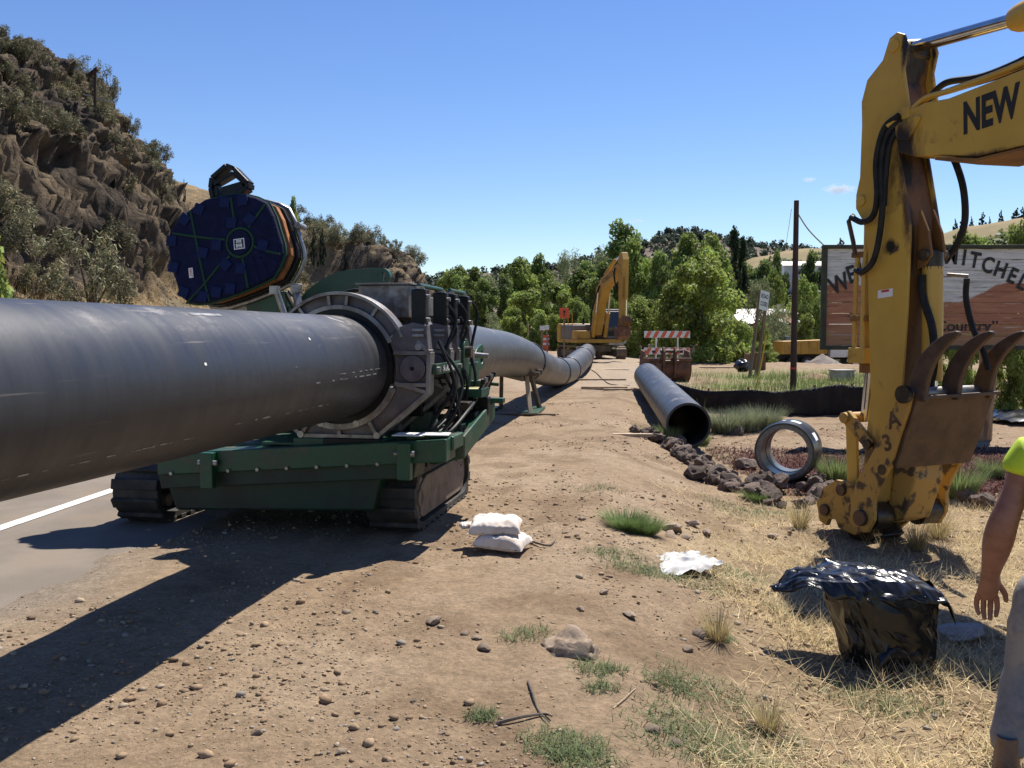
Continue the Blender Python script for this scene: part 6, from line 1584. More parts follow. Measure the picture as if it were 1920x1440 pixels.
M['tinroof'] = mat('pale_tin_roof', (0.66, 0.60, 0.56), 0.5, col2=(0.58, 0.5, 0.46), scale=1)
M['redroof'] = mat('red_brown_roof', (0.28, 0.12, 0.08), 0.8, col2=(0.2, 0.09, 0.06), scale=2)
M['housewall'] = mat('tan_siding', (0.33, 0.25, 0.18), 0.8, col2=(0.28, 0.2, 0.14), scale=2)
house(1452, 606, 98, 8.5, 7, 2.2, 1.5, M['housewall'], M['tinroof'], 'house with a bright pale tin roof beyond the road closed sign')
house(1462, 611, 92, 5.0, 4, 1.8, 1.2, M['housewall'], M['redroof'], 'small shed with a red-brown gable roof in front of the pale roof', R(60))
house(1520, 500, 160, 11, 7, 2.6, 0.9, M['white'], M['tinroof'], 'long pale house among trees on the slope left of the welcome sign')
house(1545, 617, 85, 4, 3.5, 2.4, 0.8, M['white'], M['concrete'], 'small pale shed peeking out at the left edge of the welcome sign')
M['greyroof'] = mat('grey_metal_sheet', (0.36, 0.38, 0.41), 0.5, col2=(0.3, 0.32, 0.35), scale=1)
# dump truck
p = at(1530, 690, 70); dt = empty('dump_truck', (p.x, p.y, p.z), R(4)); dt.scale = (0.82, 0.82, 0.82)
tag(dt, 'dump truck with a yellow bed and white cab beyond the gravel pile', 'truck')
MB().prism([(-3.6, 1.3), (0.5, 1.3), (0.7, 2.6), (-3.6, 2.45)], 'y', -1.2, 1.2).build('bed', M['fyellow'], dt, bevel=0.04)
for k in range(6): MB().bx(-3.4 + 0.75 * k, -3.3 + 0.75 * k, -1.26, -1.2, 1.3, 2.4).build('bed_rib', M['fyellow'], dt)
MB().bx(-3.55, 0.4, -1.1, 1.1, 2.2, 2.46).build('load', M['housewall'], dt)
MB().bx(-3.6, 4.0, -0.5, 0.5, 0.8, 1.25).build('chassis', M['black'], dt)
cb = MB().prism([(0.85, 1.0), (2.3, 1.0), (2.3, 2.0), (2.0, 2.9), (0.85, 2.9)], 'y', -1.15, 1.15).build('cab', M['white'], dt, bevel=0.06)
MB().add([(1.0, -1.155, 2.0), (1.9, -1.155, 2.0), (1.75, -1.155, 2.7), (1.0, -1.155, 2.7)], [(0, 1, 2, 3)]).build('side_window', M['glass'], cb)
MB().prism([(2.3, 1.0), (4.0, 1.0), (4.1, 1.6), (3.9, 1.9), (2.3, 2.0)], 'y', -0.9, 0.9).build('hood', M['white'], dt, bevel=0.08)
for sy in (-1, 1):
    for x in (-2.6, -1.3, 3.2):
        w_ = MB().cyl((x, sy * 0.85, 0.52), (x, sy * 1.2, 0.52), 0.52, n=24).build('wheel', M['rubber'], dt, True)
        MB().cyl((x, sy * 1.19, 0.52), (x, sy * 1.215, 0.52), 0.27, n=18).build('rim', M['white'], w_, True)
    MB().tube([(3.2 + 0.7 * math.cos(R(20 * k)), sy * 1.05, 0.6 + 0.65 * math.sin(R(20 * k))) for k in range(10)], 0.09, 8).build('fender', M['white'], dt, True)
# pickup with orange flank
p = at(1668, 692, 66); pk = empty('service_pickup', p, R(4)); pk.scale = (0.9, 0.9, 0.9)
tag(pk, 'orange and white service pickup right of the dump truck, partly behind the stick', 'truck')
MB().prism([(-2.6, 0.5), (2.6, 0.5), (2.6, 1.05), (1.3, 1.2), (-2.6, 1.2)], 'y', -0.95, 0.95).build('body', M['fyellow'], pk, bevel=0.06)
MB().prism([(-0.8, 1.2), (1.2, 1.2), (0.7, 1.85), (-0.6, 1.85)], 'y', -0.85, 0.85).build('cab', M['white'], pk, bevel=0.06)
MB().bx(-2.5, 2.5, -0.965, -0.955, 1.02, 1.14).build('side_stripe', M['white'], pk)
for sy in (-1, 1):
    for x in (-1.7, 1.7): MB().cyl((x, sy * 0.7, 0.38), (x, sy * 0.98, 0.38), 0.38, n=22).build('wheel', M['rubber'], pk, True)
p = at(1560, 640, 84); o = empty('box_trailer', (p.x, p.y, p.z - 1.6), R(3)); tag(o, 'long grey box trailer parked behind the dump truck', 'trailer')
MB().bx(-4.6, 4.6, -1.2, 1.2, 0.9, 2.0).build('box', M['greyroof'], o, bevel=0.04); MB().bx(-4.7, 4.7, -1.25, 1.25, 2.0, 2.06).build('roof', M['greyroof'], o)
for x in (-3.4, -2.2, 3.4): MB().cyl((x, -1.1, 0.45), (x, -0.8, 0.45), 0.45, n=20).build('wheel', M['rubber'], o, True)
# gravel pile and dirt mounds
def mound(px, py, Y, w, h, m, lab, nm, seed):
    p = at(px, py, Y); n_ = 48; V = []
    for i in range(n_):
        for k in range(n_):
            x, y = (i / (n_ - 1) - 0.5) * 2.2, (k / (n_ - 1) - 0.5) * 2.2; d_ = math.hypot(x, y)
            z = max(0, 1 - d_) ** 0.95 + 0.10 * mnoise.fractal(Vector((x * 3, y * 3, seed)), 0.6, 2.0, 4) * (1 if d_ < 1.05 else 0.2) - 0.06
            V.append((x * w / 2, y * w / 2, z * h))
    Fq = [(i * n_ + k, (i + 1) * n_ + k, (i + 1) * n_ + k + 1, i * n_ + k + 1) for i in range(n_ - 1) for k in range(n_ - 1)]
    o = npmesh(nm, V, Fq, m); o.location = p; tag(o, lab, 'pile')
M['gravelgrey'] = mat('grey_gravel', (0.24, 0.20, 0.165), 0.95, col2=(0.17, 0.14, 0.115), scale=12, bump=0.02, bscale=20)
M['spoil'] = mat('brown_spoil_dirt', (0.30, 0.195, 0.115), 0.95, col2=(0.20, 0.125, 0.07), scale=4, bump=0.03, bscale=8)
mound(1543, 696, 50, 3.4, 1.0, M['gravelgrey'], 'grey gravel pile in front of the dump truck', 'gravel_pile', 1)
mound(1530, 722, 33, 2.6, 0.5, M['spoil'], 'low brown dirt mound right of the utility post', 'dirt_mound', 2)
mound(1640, 716, 34, 3.0, 0.5, M['spoil'], 'brown dirt mound behind the excavator stick', 'dirt_mound', 3)
mound(1912, 745, 24, 2.4, 0.7, M['spoil'], 'brown dirt mound under the right end of the welcome sign', 'dirt_mound', 4)
p = gp(1578, 716); o = empty('concrete_vault', (p.x, p.y, p.z), R(5)); MB().bx(-0.32, 0.32, -0.3, 0.3, -0.2, 0.32).build('box', M['concrete'], o, bevel=0.02); MB().bx(-0.36, 0.36, -0.34, 0.34, 0.32, 0.37).build('lid', M['concrete'], o, bevel=0.01); tag(o, 'small concrete box behind the silt fence left of the stick', 'box')

# ================================================================ NEAR GROUND: ROCKS
def rock_mesh(seed, sub=2, rough=0.35, flat=0.7):
    b = bmesh.new(); bmesh.ops.create_icosphere(b, subdivisions=sub, radius=1.0); r = random.Random(seed); off = Vector((r.uniform(0, 50), r.uniform(0, 50), r.uniform(0, 50)))
    cuts = [(Vector((r.gauss(0, 1), r.gauss(0, 1), r.gauss(0, 1))).normalized(), r.uniform(0.55, 0.85)) for _ in range(7)]
    for v in b.verts:
        d_ = v.co.normalized(); v.co = d_ * (1 + rough * mnoise.fractal(d_ * 1.6 + off, 0.7, 2.0, 4))
        for n_, h_ in cuts:
            k_ = v.co.dot(n_) - h_
            if k_ > 0: v.co -= n_ * k_ * 0.85
        v.co.z *= flat
    me = bpy.data.meshes.new('rock'); b.to_mesh(me); b.free(); return me
LV = [rock_mesh(100 + i, 3, 0.5, 0.85) for i in range(6)]
for me in LV: me.materials.append(M['lava'])
ST = [rock_mesh(200 + i, 2, 0.42, 0.62) for i in range(6)]
for me in ST: me.materials.append(M['stone']); me.shade_smooth(); me.set_sharp_from_angle(angle=R(32))
r_ = random.Random(12); cnt = 0
LG = 'lava rocks edging the mulch bed'
for i in range(len(border) - 1):
    a_, c_ = border[i], border[i + 1]; L_ = (c_ - a_).length; nn_ = max(2, int(L_ / 0.115))
    for k in range(nn_):
        for row in range(3 if i < 8 else 1):
            f = (k + r_.random()) / nn_; q = a_.lerp(c_, f); off = r_.uniform(-0.3, 0.4) + (row - 1.2) * 0.27
            s = r_.choice((0.05, 0.06, 0.08, 0.10, 0.13)) * r_.uniform(0.8, 1.15); x, y = q.x - 0.3 * off, q.y + off
            o = mkobj('lava_rock', r_.choice(LV), None); o.scale = (s * r_.uniform(0.8, 1.3), s, s * r_.uniform(0.8, 1.1)); o.rotation_euler = (r_.uniform(-0.5, 0.5), r_.uniform(-0.5, 0.5), r_.uniform(0, 6.28))
            o.location = (x, y, gz(x, y) + s * 0.45 + (0.07 if row == 1 else 0)); cnt += 1
            tag(o, 'dark porous lava rock in the border in front of the mulch bed', 'rock', LG)
for px, py, s in ((1270, 840, 0.19), (1350, 905, 0.17), (1300, 895, 0.15), (1395, 880, 0.15), (1360, 800, 0.16), (1380, 815, 0.13), (1345, 812, 0.13), (1405, 805, 0.12), (1240, 825, 0.15)):
    p = gp(px, py); o = mkobj('lava_rock', r_.choice(LV), None); o.scale = (s * 1.15, s, s * 0.95); o.rotation_euler = (0.2, 0.1, r_.uniform(0, 6)); o.location = p + Vector((0, 0, s * 0.4))
    tag(o, 'dark porous lava rock in the border in front of the mulch bed', 'rock', LG)
print('lava rocks', cnt)
# singled-out stones of the dirt pad
def stone(px, py, wpx, lab, m=None, flat=1.0, rz=None, lift=0.25):
    p = gp(px, py); s = wpx / 1750 * p.y / 2
    o = mkobj('stone', r_.choice(ST), None); o.scale = (s * 1.05, s * 0.8, s * 0.75 * flat); o.rotation_euler = (0, 0, r_.uniform(0, 6) if rz is None else rz); o.location = p + Vector((0, 0, s * lift))
    tag(o, lab, 'stone'); return o
stone(906, 1218, 34, 'smooth pale grey stone left of the half-buried boulder', 1.2)
stone(895, 1198, 22, 'small brown stone touching the smooth pale grey stone')
stone(872, 1190, 22, 'reddish stone just left of the smooth pale grey stone')
o = stone(1075, 1222, 120, 'big half-buried tan boulder in the dirt foreground', flat=1.1, rz=-0.35, lift=-0.1)
hb = rock_mesh(303, 4, 0.5, 0.75); hb.materials.append(M['stone']); hb.shade_smooth(); o.data = hb
stone(1180, 1155, 36, 'flat dark shard standing in the dirt above the boulder', flat=0.6)
stone(1088, 1144, 22, 'small dark stone left of the flat shard')
stone(1310, 1192, 40, 'pale tan stone beside the dry weed clump')
stone(1290, 1218, 26, 'brown rounded stone below the pale tan stone')
stone(1262, 995, 46, 'largest tan stone in the small heap beside the green tuft')
stone(1256, 1006, 34, 'pale stone in front of the small heap beside the green tuft')
stone(1300, 985, 30, 'brown stone at the back of the small heap'); stone(1325, 1000, 26, 'grey stone at the right of the small heap'); stone(1285, 1010, 24, 'small tan stone in the middle of the small heap')
stone(1447, 1008, 24, 'upright pale stone left of the black plastic bag')
stone(1092, 974, 18, 'pale pebble left of the bright green tuft'); stone(1132, 1112, 24, 'pale flat stone right of the sandbags'); stone(640, 1412, 26, 'brown stone at the bottom edge of the dirt')
stone(775, 1315, 16, 'grey pebble right of the pipe shadow'); stone(828, 1376, 16, 'pale pebble at the bottom centre'); stone(482, 1376, 26, 'tan flat stone below the pipe shadow'); stone(478, 1256, 18, 'grey stone at the lower edge of the pipe shadow'); stone(1265, 1395, 30, 'grey stone in the weeds at the bottom'); stone(1225, 1370, 34, 'pale flat stone in the weeds at the bottom'); stone(705, 1148, 16, 'small reddish stone right of the track shadow'); stone(812, 1168, 40, 'flat tan stone pressed into the dirt')
sl = gp(1785, 1195); o = mkobj('stone', LV[2], None); o.scale = (0.20, 0.13, 0.09); o.location = sl + Vector((0, 0, 0.02)); o.rotation_euler = (0, 0, 0.3)
M['greystone'] = mat('grey_stone', (0.33, 0.31, 0.30), 0.9, col2=(0.24, 0.22, 0.21), scale=8, bump=0.01, bscale=20)
o.material_slots[0].link = 'OBJECT'; o.material_slots[0].material = M['greystone']
tag(o, 'low grey stone in the shadow right of the black plastic bag', 'stone')
o2 = stone(1060, 1000, 14, 'dark twig-shadowed stone right of the sandbags')

# ================================================================ BAGS AND SHEETS
def pillow(name, loc, rz, sx, sy, sz, m, seed, tilt=(0, 0), par=None):
    V = []; Fq = []; nu, nv = 34, 26
    for i in range(nu):
        for k in range(nv):
            u = i / (nu - 1) * 2 - 1; v = k / (nv - 1) * 2 - 1
            prof_ = max(0.0, (1 - u ** 4) * (1 - v ** 4)) ** 0.42
            pinch = 1 - 0.10 * (1 - abs(u) ** 2) * abs(v) ** 6 - 0.08 * (1 - abs(v) ** 2) * abs(u) ** 6
            z = sz * prof_ * (1 + 0.25 * mnoise.noise(Vector((u * 2.0, v * 2.0, seed)))) + 0.010 * mnoise.noise(Vector((u * 7, v * 7, seed + 3)))
            V.append((u * sx * pinch, v * sy * pinch, z))
    n_ = len(V)
    V += [(x, y, -0.35 * z) for x, y, z in V]
    for i in range(nu - 1):
        for k in range(nv - 1):
            a = i * nv + k; q = (a, a + nv, a + nv + 1, a + 1); Fq += [q, tuple(x + n_ for x in q[::-1])]
    o = npmesh(name, V, Fq, m, par); o.location = loc; o.rotation_euler = (tilt[0], tilt[1], rz); return o
p = gp(938, 1032)
o = pillow('sandbag', p + Vector((0.02, 0, 0.055)), -0.30, 0.185, 0.15, 0.075, M['sand_bag'], 3, (0.05, 0.05)); tag(o, 'white woven sandbag lying underneath the other one beside the track', 'sandbag')
o = pillow('sandbag', p + Vector((-0.035, 0.06, 0.155)), -0.05, 0.19, 0.15, 0.075, M['sand_bag'], 9, (0.10, -0.02)); tag(o, 'white woven sandbag lying on top of the other one beside the track', 'sandbag')
b_ = pillow('neck', (-0.215, 0.06, -0.01), 0.4, 0.05, 0.045, 0.025, M['sand_bag'], 5, (0, 0), o)
# white sheet
p = gp(1284, 1062); V = []; nu = 40
for i in range(nu):
    for k in range(nu):
        u, v = i / (nu - 1) * 2 - 1, k / (nu - 1) * 2 - 1
        x = u * 0.215 * (1 - 0.25 * v) + 0.03 * mnoise.noise(Vector((0, v * 3, 1))); y = v * 0.19 * (1 - 0.25 * u) + 0.05 * u + 0.03 * mnoise.noise(Vector((u * 3, 0, 7)))
        z = 0.01 + 0.03 * max(0, 1 - u * u) * max(0, 1 - v * v) + 0.03 * (1 - 2 * abs(mnoise.noise(Vector((u * 1.3 + v * 0.7, v * 2.0 - u * 0.4, 2))))) + 0.012 * (1 - 2 * abs(mnoise.noise(Vector((u * 3.3 - v, v * 3.0, 6))))) + 0.006 * mnoise.noise(Vector((u * 3, v * 3, 4)))
        V.append((x, y, z))
Fq = [(i * nu + k, (i + 1) * nu + k, (i + 1) * nu + k + 1, i * nu + k + 1) for i in range(nu - 1) for k in range(nu - 1)]
o = npmesh('woven_sack', V, Fq, M['whitesheet']); o.location = p + Vector((0, 0, 0.0)); o.rotation_euler = (0.06, 0, 0.2); tag(o, 'flat empty white sack lying on the weeds left of the black bag', 'sack')
# black plastic bag
p = gp(1645, 1240)
bg_ = empty('plastic_bag', p, 0.10); tag(bg_, 'bulky black plastic bag with a spread open top, in front of the excavator', 'bag')
def crumple(name, V, quads, m, par, amp, seed, sub=2):
    """thin film: a coarse irregular net split into triangles, then shaken and split again so that it breaks into crinkled facets"""
    bm = bmesh.new(); vs = [bm.verts.new(v) for v in V]
    for q in quads: bm.faces.new([vs[i] for i in q])
    bmesh.ops.triangulate(bm, faces=bm.faces, quad_method='ALTERNATE')
    r = random.Random(seed)
    for lv in range(sub):
        bm.normal_update()
        for v in bm.verts:
            v.co += v.normal * r.uniform(-1, 1) * amp / (2.3 ** lv) + Vector((r.uniform(-1, 1), r.uniform(-1, 1), r.uniform(-1, 1))) * amp * 0.5 / (2.0 ** lv)
        if lv < sub - 1:
            bmesh.ops.subdivide_edges(bm, edges=bm.edges[:], cuts=1, use_grid_fill=True)
            bmesh.ops.triangulate(bm, faces=bm.faces)
    bmesh.ops.smooth_vert(bm, verts=bm.verts, factor=0.25, use_axis_x=True, use_axis_y=True, use_axis_z=True)
    me = bpy.data.meshes.new(name); bm.to_mesh(me); bm.free()
    return mkobj(name, me, m, par, True, ang=14)
V = []; Fq = []; nu = 30; prof_ = [(0.0, 0.20), (0.03, 0.245), (0.10, 0.25), (0.18, 0.262), (0.27, 0.275), (0.36, 0.29), (0.44, 0.295), (0.48, 0.27)]
for j, (z, rr) in enumerate(prof_):
    t = j / (len(prof_) - 1)
    for i in range(nu):
        a = 2 * math.pi * (i + 0.5 * (j % 2)) / nu; cx_ = abs(math.cos(a)) ** 0.6 * (1 if math.cos(a) > 0 else -1); sy_ = abs(math.sin(a)) ** 0.6 * (1 if math.sin(a) > 0 else -1)
        w_ = rr * (1 + 0.08 * mnoise.noise(Vector((math.cos(a) * 2, math.sin(a) * 2, z * 5))))
        V.append((cx_ * w_ + 0.05 * (1 - t), sy_ * w_ * 0.82 - 0.05 * (1 - t), z))
    if j: Fq += [((j - 1) * nu + i, (j - 1) * nu + (i + 1) % nu, j * nu + (i + 1) % nu, j * nu + i) for i in range(nu)]
crumple('bag_body', V, Fq, M['trash'], bg_, 0.012, 3, 3)
V = []; nu, nv = 15, 9
for i in range(nu):
    for k in range(nv):
        u, v = i / (nu - 1), k / (nv - 1) * 2 - 1
        x = -0.60 + 0.92 * u
        wl = 0.07 + 0.21 * min(1, max(0.0, u / 0.4)) ** 0.8
        y = v * wl + 0.12 * (1 - u) - 0.02
        z = 0.475 + 0.07 * math.sin(u * 3.1) * (1 - 0.5 * v * v) + 0.03 * mnoise.noise(Vector((x * 5, y * 5, 2)))
        if abs(v) > 0.95 and u > 0.25: z -= 0.07 + 0.05 * mnoise.noise(Vector((x * 7, v, 2)))
        if u > 0.97: z -= 0.10
        if u < 0.1: z -= 0.05
        V.append((x, y, z))
Fq = [(i * nv + k, (i + 1) * nv + k, (i + 1) * nv + k + 1, i * nv + k + 1) for i in range(nu - 1) for k in range(nv - 1)]
o = crumple('open_top', V, Fq, M['trash'], bg_, 0.015, 5, 3); sol = o.modifiers.new('solid', 'SOLIDIFY'); sol.thickness = 0.003
pillow('slack_fold', (0.03, -0.12, 0.07), 0.2, 0.20, 0.13, 0.13, M['trash'], 4, (0.3, 0.05), bg_)

# ================================================================ PERSON at the right edge
pp = gp(1905, 1428)
pe = empty('person', (pp.x + 0.12, pp.y - 0.20, gz(pp.x, pp.y) - 0.02), -R(28)); pe.scale = (1.0, 1.0, 1.0)
tag(pe, 'person at the right edge in a hi-vis yellow top and dusty jeans, arm hanging', 'person')
pts = []; ed = []
def chain(start, seq):
    prev = start
    for co, r in seq:
        pts.append((co, r)); ed.append((prev, len(pts) - 1)); prev = len(pts) - 1
    return prev
pts.append(((0, 0, 0.98), (0.15, 0.11)))
ch = chain(0, [((0, 0.01, 1.15), (0.145, 0.105)), ((0, 0.0, 1.36), (0.16, 0.11))])
nk = chain(ch, [((0, 0, 1.50), 0.06), ((0, 0.02, 1.58), (0.062, 0.062)), ((0, 0.03, 1.66), (0.078, 0.09)), ((0, 0.025, 1.74), (0.078, 0.095)), ((0, 0.02, 1.80), 0.05)])
def arm(sx, el, wr, pal, tips, th):
    a = chain(ch, [((0.20 * sx, 0, 1.43), 0.065), ((0.235 * sx, -0.01, 1.28), 0.052), (el, 0.066), (tuple((np.array(el) * 0.65 + np.array(wr) * 0.35)), 0.07), (wr, (0.044, 0.038)), (pal, (0.05, 0.036))])
    for k, t in enumerate(tips):
        base, mid, tip = t; chain(a, [(base, 0.0135), (mid, 0.012), (tip, 0.0095)])
    chain(a, [(th[0], 0.017), (th[1], 0.0135), (th[2], 0.0105)])
L_el, L_wr, L_pa = (-0.285, -0.03, 1.12), (-0.325, 0.05, 0.885), (-0.335, 0.085, 0.81)
def off(p, dx, dy, dz): return (p[0] + dx, p[1] + dy, p[2] + dz)
tl = [(off(L_pa, dx, 0.006, -0.05), off(L_pa, dx * 1.05, 0.014, -0.092 - 0.012 * (k in (1, 2))), off(L_pa, dx * 0.80 + 0.004, -0.004, -0.128 - 0.018 * (k in (1, 2)))) for k, dx in enumerate((-0.040, -0.013, 0.014, 0.040))]
arm(-1, L_el, L_wr, L_pa, tl, (off(L_pa, 0.048, 0.012, 0.018), off(L_pa, 0.072, 0.016, -0.022), off(L_pa, 0.076, 0.01, -0.058)))
R_el, R_wr, R_pa = (0.285, -0.03, 1.12), (0.32, 0.06, 0.885), (0.33, 0.09, 0.81)
tr_ = [(off(R_pa, -0.006, dy, -0.045), off(R_pa, -0.012, dy + 0.004, -0.085), off(R_pa, -0.03, dy, -0.115)) for dy in (0.038, 0.014, -0.010, -0.032)]
arm(1, R_el, R_wr, R_pa, tr_, (off(R_pa, -0.02, 0.045, 0.005), off(R_pa, -0.028, 0.066, -0.03), off(R_pa, -0.034, 0.07, -0.062)))
for sx in (-1, 1):
    lx = 0.11 if sx < 0 else 0.0
    chain(0, [((0.10 * sx - 0.2 * lx, 0, 0.90), 0.085), ((0.115 * sx - 0.6 * lx, 0.02, 0.50), 0.06), ((0.12 * sx - 0.8 * lx, -0.02, 0.28), 0.055), ((0.125 * sx - lx, -0.03, 0.10), 0.04), ((0.13 * sx - lx, 0.08, 0.05), 0.035)])
body = None
def mk_skin(name, m, parent, P_, E_, root=0, sub=2):
    me = bpy.data.meshes.new(name); me.from_pydata([tuple(float(c) for c in q[0]) for q in P_], E_, [])
    o = bpy.data.objects.new(name, me); C.objects.link(o); o.parent = parent
    bm = bmesh.new(); bm.from_mesh(me); lay = bm.verts.layers.skin.verify(); bm.verts.ensure_lookup_table()
    for i, q in enumerate(P_):
        r = q[1]; bm.verts[i][lay].radius = r if isinstance(r, tuple) else (r, r); bm.verts[i][lay].use_root = (i == root)
    bm.to_mesh(me); bm.free()
    sk = o.modifiers.new('skin', 'SKIN'); sk.use_smooth_shade = True
    sb = o.modifiers.new('sub', 'SUBSURF'); sb.levels = sub; sb.render_levels = sub
    me.materials.append(m); return o
body = mk_skin('body', M['skin'], pe, pts, ed)
# clothes
P_ = [((0, 0, 0.92), (0.185, 0.135)), ((0, 0.01, 1.08), (0.18, 0.13)), ((0, 0, 1.34), (0.195, 0.135)), ((0, 0, 1.48), (0.085, 0.085)), ((-0.20, 0, 1.435), 0.088), ((-0.22, -0.01, 1.385), 0.08), ((-0.231, -0.012, 1.335), 0.082), ((0.20, 0, 1.435), 0.088), ((0.225, -0.01, 1.36), 0.08), ((0.238, -0.014, 1.30), 0.08), ((0, -0.005, 0.72), (0.20, 0.15))]
mk_skin('shirt', M['hivis'], pe, P_, [(0, 1), (1, 2), (2, 3), (2, 4), (4, 5), (5, 6), (2, 7), (7, 8), (8, 9), (0, 10)])
for sx in (-1, 1):
    lx = 0.11 if sx < 0 else 0.0
    P_ = [((0.09 * sx - 0.15 * lx, 0, 0.93), 0.115), ((0.105 * sx - 0.3 * lx, 0.0, 0.78), 0.112), ((0.115 * sx - 0.6 * lx, 0.02, 0.52), 0.088), ((0.12 * sx - 0.7 * lx, 0.0, 0.40), 0.084), ((0.125 * sx - 0.9 * lx, -0.02, 0.22), 0.085), ((0.128 * sx - lx, -0.02, 0.10), 0.092)]
    o = mk_skin('jeans_leg', M['denim'], pe, P_, [(i, i + 1) for i in range(5)])
    dp = o.modifiers.new('folds', 'DISPLACE'); tx = bpy.data.textures.new('folds', 'CLOUDS'); tx.noise_scale = 0.09; dp.texture = tx; dp.strength = 0.022
    bb = MB(); sole = [(0.0, -0.12), (0.05, -0.10), (0.055, 0.0), (0.055, 0.13), (0.03, 0.19), (-0.03, 0.19), (-0.055, 0.13), (-0.05, 0.0), (-0.05, -0.10)]
    bt = empty('boot', (0.13 * sx - lx, -0.01, 0)); bt.parent = pe
    MB().prism([(x * 1.06, y * 1.04) for x, y in sole], 'z', 0.0, 0.035).build('sole', M['black'], bt, bevel=0.008)
    rings = []
    for z, s, yo, f in ((0.034, 1.0, 0, 1), (0.07, 1.0, 0, 0.97), (0.10, 0.92, -0.015, 0.75), (0.13, 0.85, -0.03, 0.55), (0.22, 0.82, -0.035, 0.5)):
        rings.append([(x * s, (y * f if y > 0 else y * min(1, f + 0.25)) + yo, z) for x, y in sole])
    V = [q for r in rings for q in r]; ns_ = len(sole); Fq = [(j * ns_ + i, j * ns_ + (i + 1) % ns_, (j + 1) * ns_ + (i + 1) % ns_, (j + 1) * ns_ + i) for j in range(len(rings) - 1) for i in range(ns_)]
    o = npmesh('upper', V, Fq, M['boot'], bt); sb = o.modifiers.new('sub', 'SUBSURF'); sb.levels = 2; sb.render_levels = 2
hr = bmesh.new(); bmesh.ops.create_icosphere(hr, subdivisions=3, radius=1.0)
for v in hr.verts:
    v.co = Vector((v.co.x * 0.098, v.co.y * 0.115, v.co.z * 0.10))
    if v.co.y > 0.05 and v.co.z < 0.05: v.co.y = 0.05
me = bpy.data.meshes.new('hair'); hr.to_mesh(me); hr.free(); o = mkobj('hair', me, M['hair'], pe, True, ang=180); o.location = (0, -0.0, 1.755)
for sx in (-1, 1):
    b = bmesh.new(); bmesh.ops.create_icosphere(b, subdivisions=2, radius=0.013, matrix=Matrix.Translation((0.032 * sx, 0.105, 1.70))); me = bpy.data.meshes.new('eye'); b.to_mesh(me); b.free(); mkobj('eye', me, M['white'], pe, True)
    MB().tube([(0.085 * sx, 0.01, 1.72), (0.10 * sx, -0.005, 1.69), (0.088 * sx, 0.0, 1.655)], [0.012, 0.016, 0.01], 8).build('ear', M['skin'], pe, True)
MB().tube([(0, 0.115, 1.71), (0, 0.14, 1.675), (0, 0.118, 1.66)], [0.01, 0.016, 0.01], 8).build('nose', M['skin'], pe, True)
MB().tube([(-0.025, 0.112, 1.63), (0, 0.12, 1.63), (0.025, 0.112, 1.63)], 0.006, 6).build('mouth', M['red'], pe, True)

# ================================================================ LOOSE GROUND COVER
def ico():
    b = bmesh.new(); bmesh.ops.create_icosphere(b, subdivisions=1, radius=1.0); V = np.array([v.co[:] for v in b.verts]); F_ = np.array([[v.index for v in f.verts] for f in b.faces]); b.free(); return V, F_
IV, IF = ico()
def scatter(name, xs, ys, sz, cols, m, seed, flat=0.6, sink=0.2):
    r = np.random.RandomState(seed); n = len(xs)
    zs = g1(xs, ys)
    sc = sz[:, None, None] * (0.75 + 0.5 * r.rand(n, 1, 3)) * np.array((1, 1, flat))
    jit = 1 + 0.9 * (r.rand(n, len(IV), 1) - 0.5)
    a = r.rand(n) * 6.28; ca, sa = np.cos(a), np.sin(a)
    V = IV[None] * jit * sc
    X = V[..., 0] * ca[:, None] - V[..., 1] * sa[:, None] + xs[:, None]; Y = V[..., 0] * sa[:, None] + V[..., 1] * ca[:, None] + ys[:, None]; Z = V[..., 2] + (zs + sz * sink)[:, None]
    F_ = (IF[None] + (np.arange(n) * len(IV))[:, None, None]).reshape(-1, 3)
    return stuff(npmesh(name, np.stack([X, Y, Z], -1).reshape(-1, 3), F_, m, smooth=False, cols=np.repeat(cols, len(IV), 0)))
M['pebble'] = tone_mat('loose_stone', 0.95, 0.25, 25.0, bump=0.004, bscale=60, spec=0.15)
r_ = np.random.RandomState(4)
def wedge(n, y0, y1, k0=-0.62, k1=0.62, pw=1.6):
    y = y0 + (y1 - y0) * r_.rand(n) ** pw; x = (k0 + (k1 - k0) * r_.rand(n)) * y; return x, y
x, y = wedge(52000, 3.0, 20)
w_ = x - (-4.745 + 0.086 * y); keep = (w_ > 1.0 + 0.8 * r_.rand(len(x))) & (fbm(x * 0.7, y * 0.7, 3, 4) + 0.55 * r_.rand(len(x)) > 0.33)
x, y = x[keep], y[keep]; n = len(x)
sz = 0.0026 * np.exp(np.abs(r_.normal(0, 0.8, n))) * (0.8 + 0.06 * y)
base = np.array([(0.29, 0.205, 0.13), (0.25, 0.17, 0.105), (0.35, 0.275, 0.195), (0.29, 0.25, 0.205), (0.18, 0.125, 0.08)])[r_.choice(5, n, p=[.48, .22, .19, .08, .03])] * (0.8 + 0.4 * r_.rand(n, 1))
o = scatter('loose_gravel', x, y, np.clip(sz, 0, 0.027), base, M['pebble'], 5); o['label'] = 'loose gravel and dirt clods strewn over the dusty pad'; o['category'] = 'gravel'
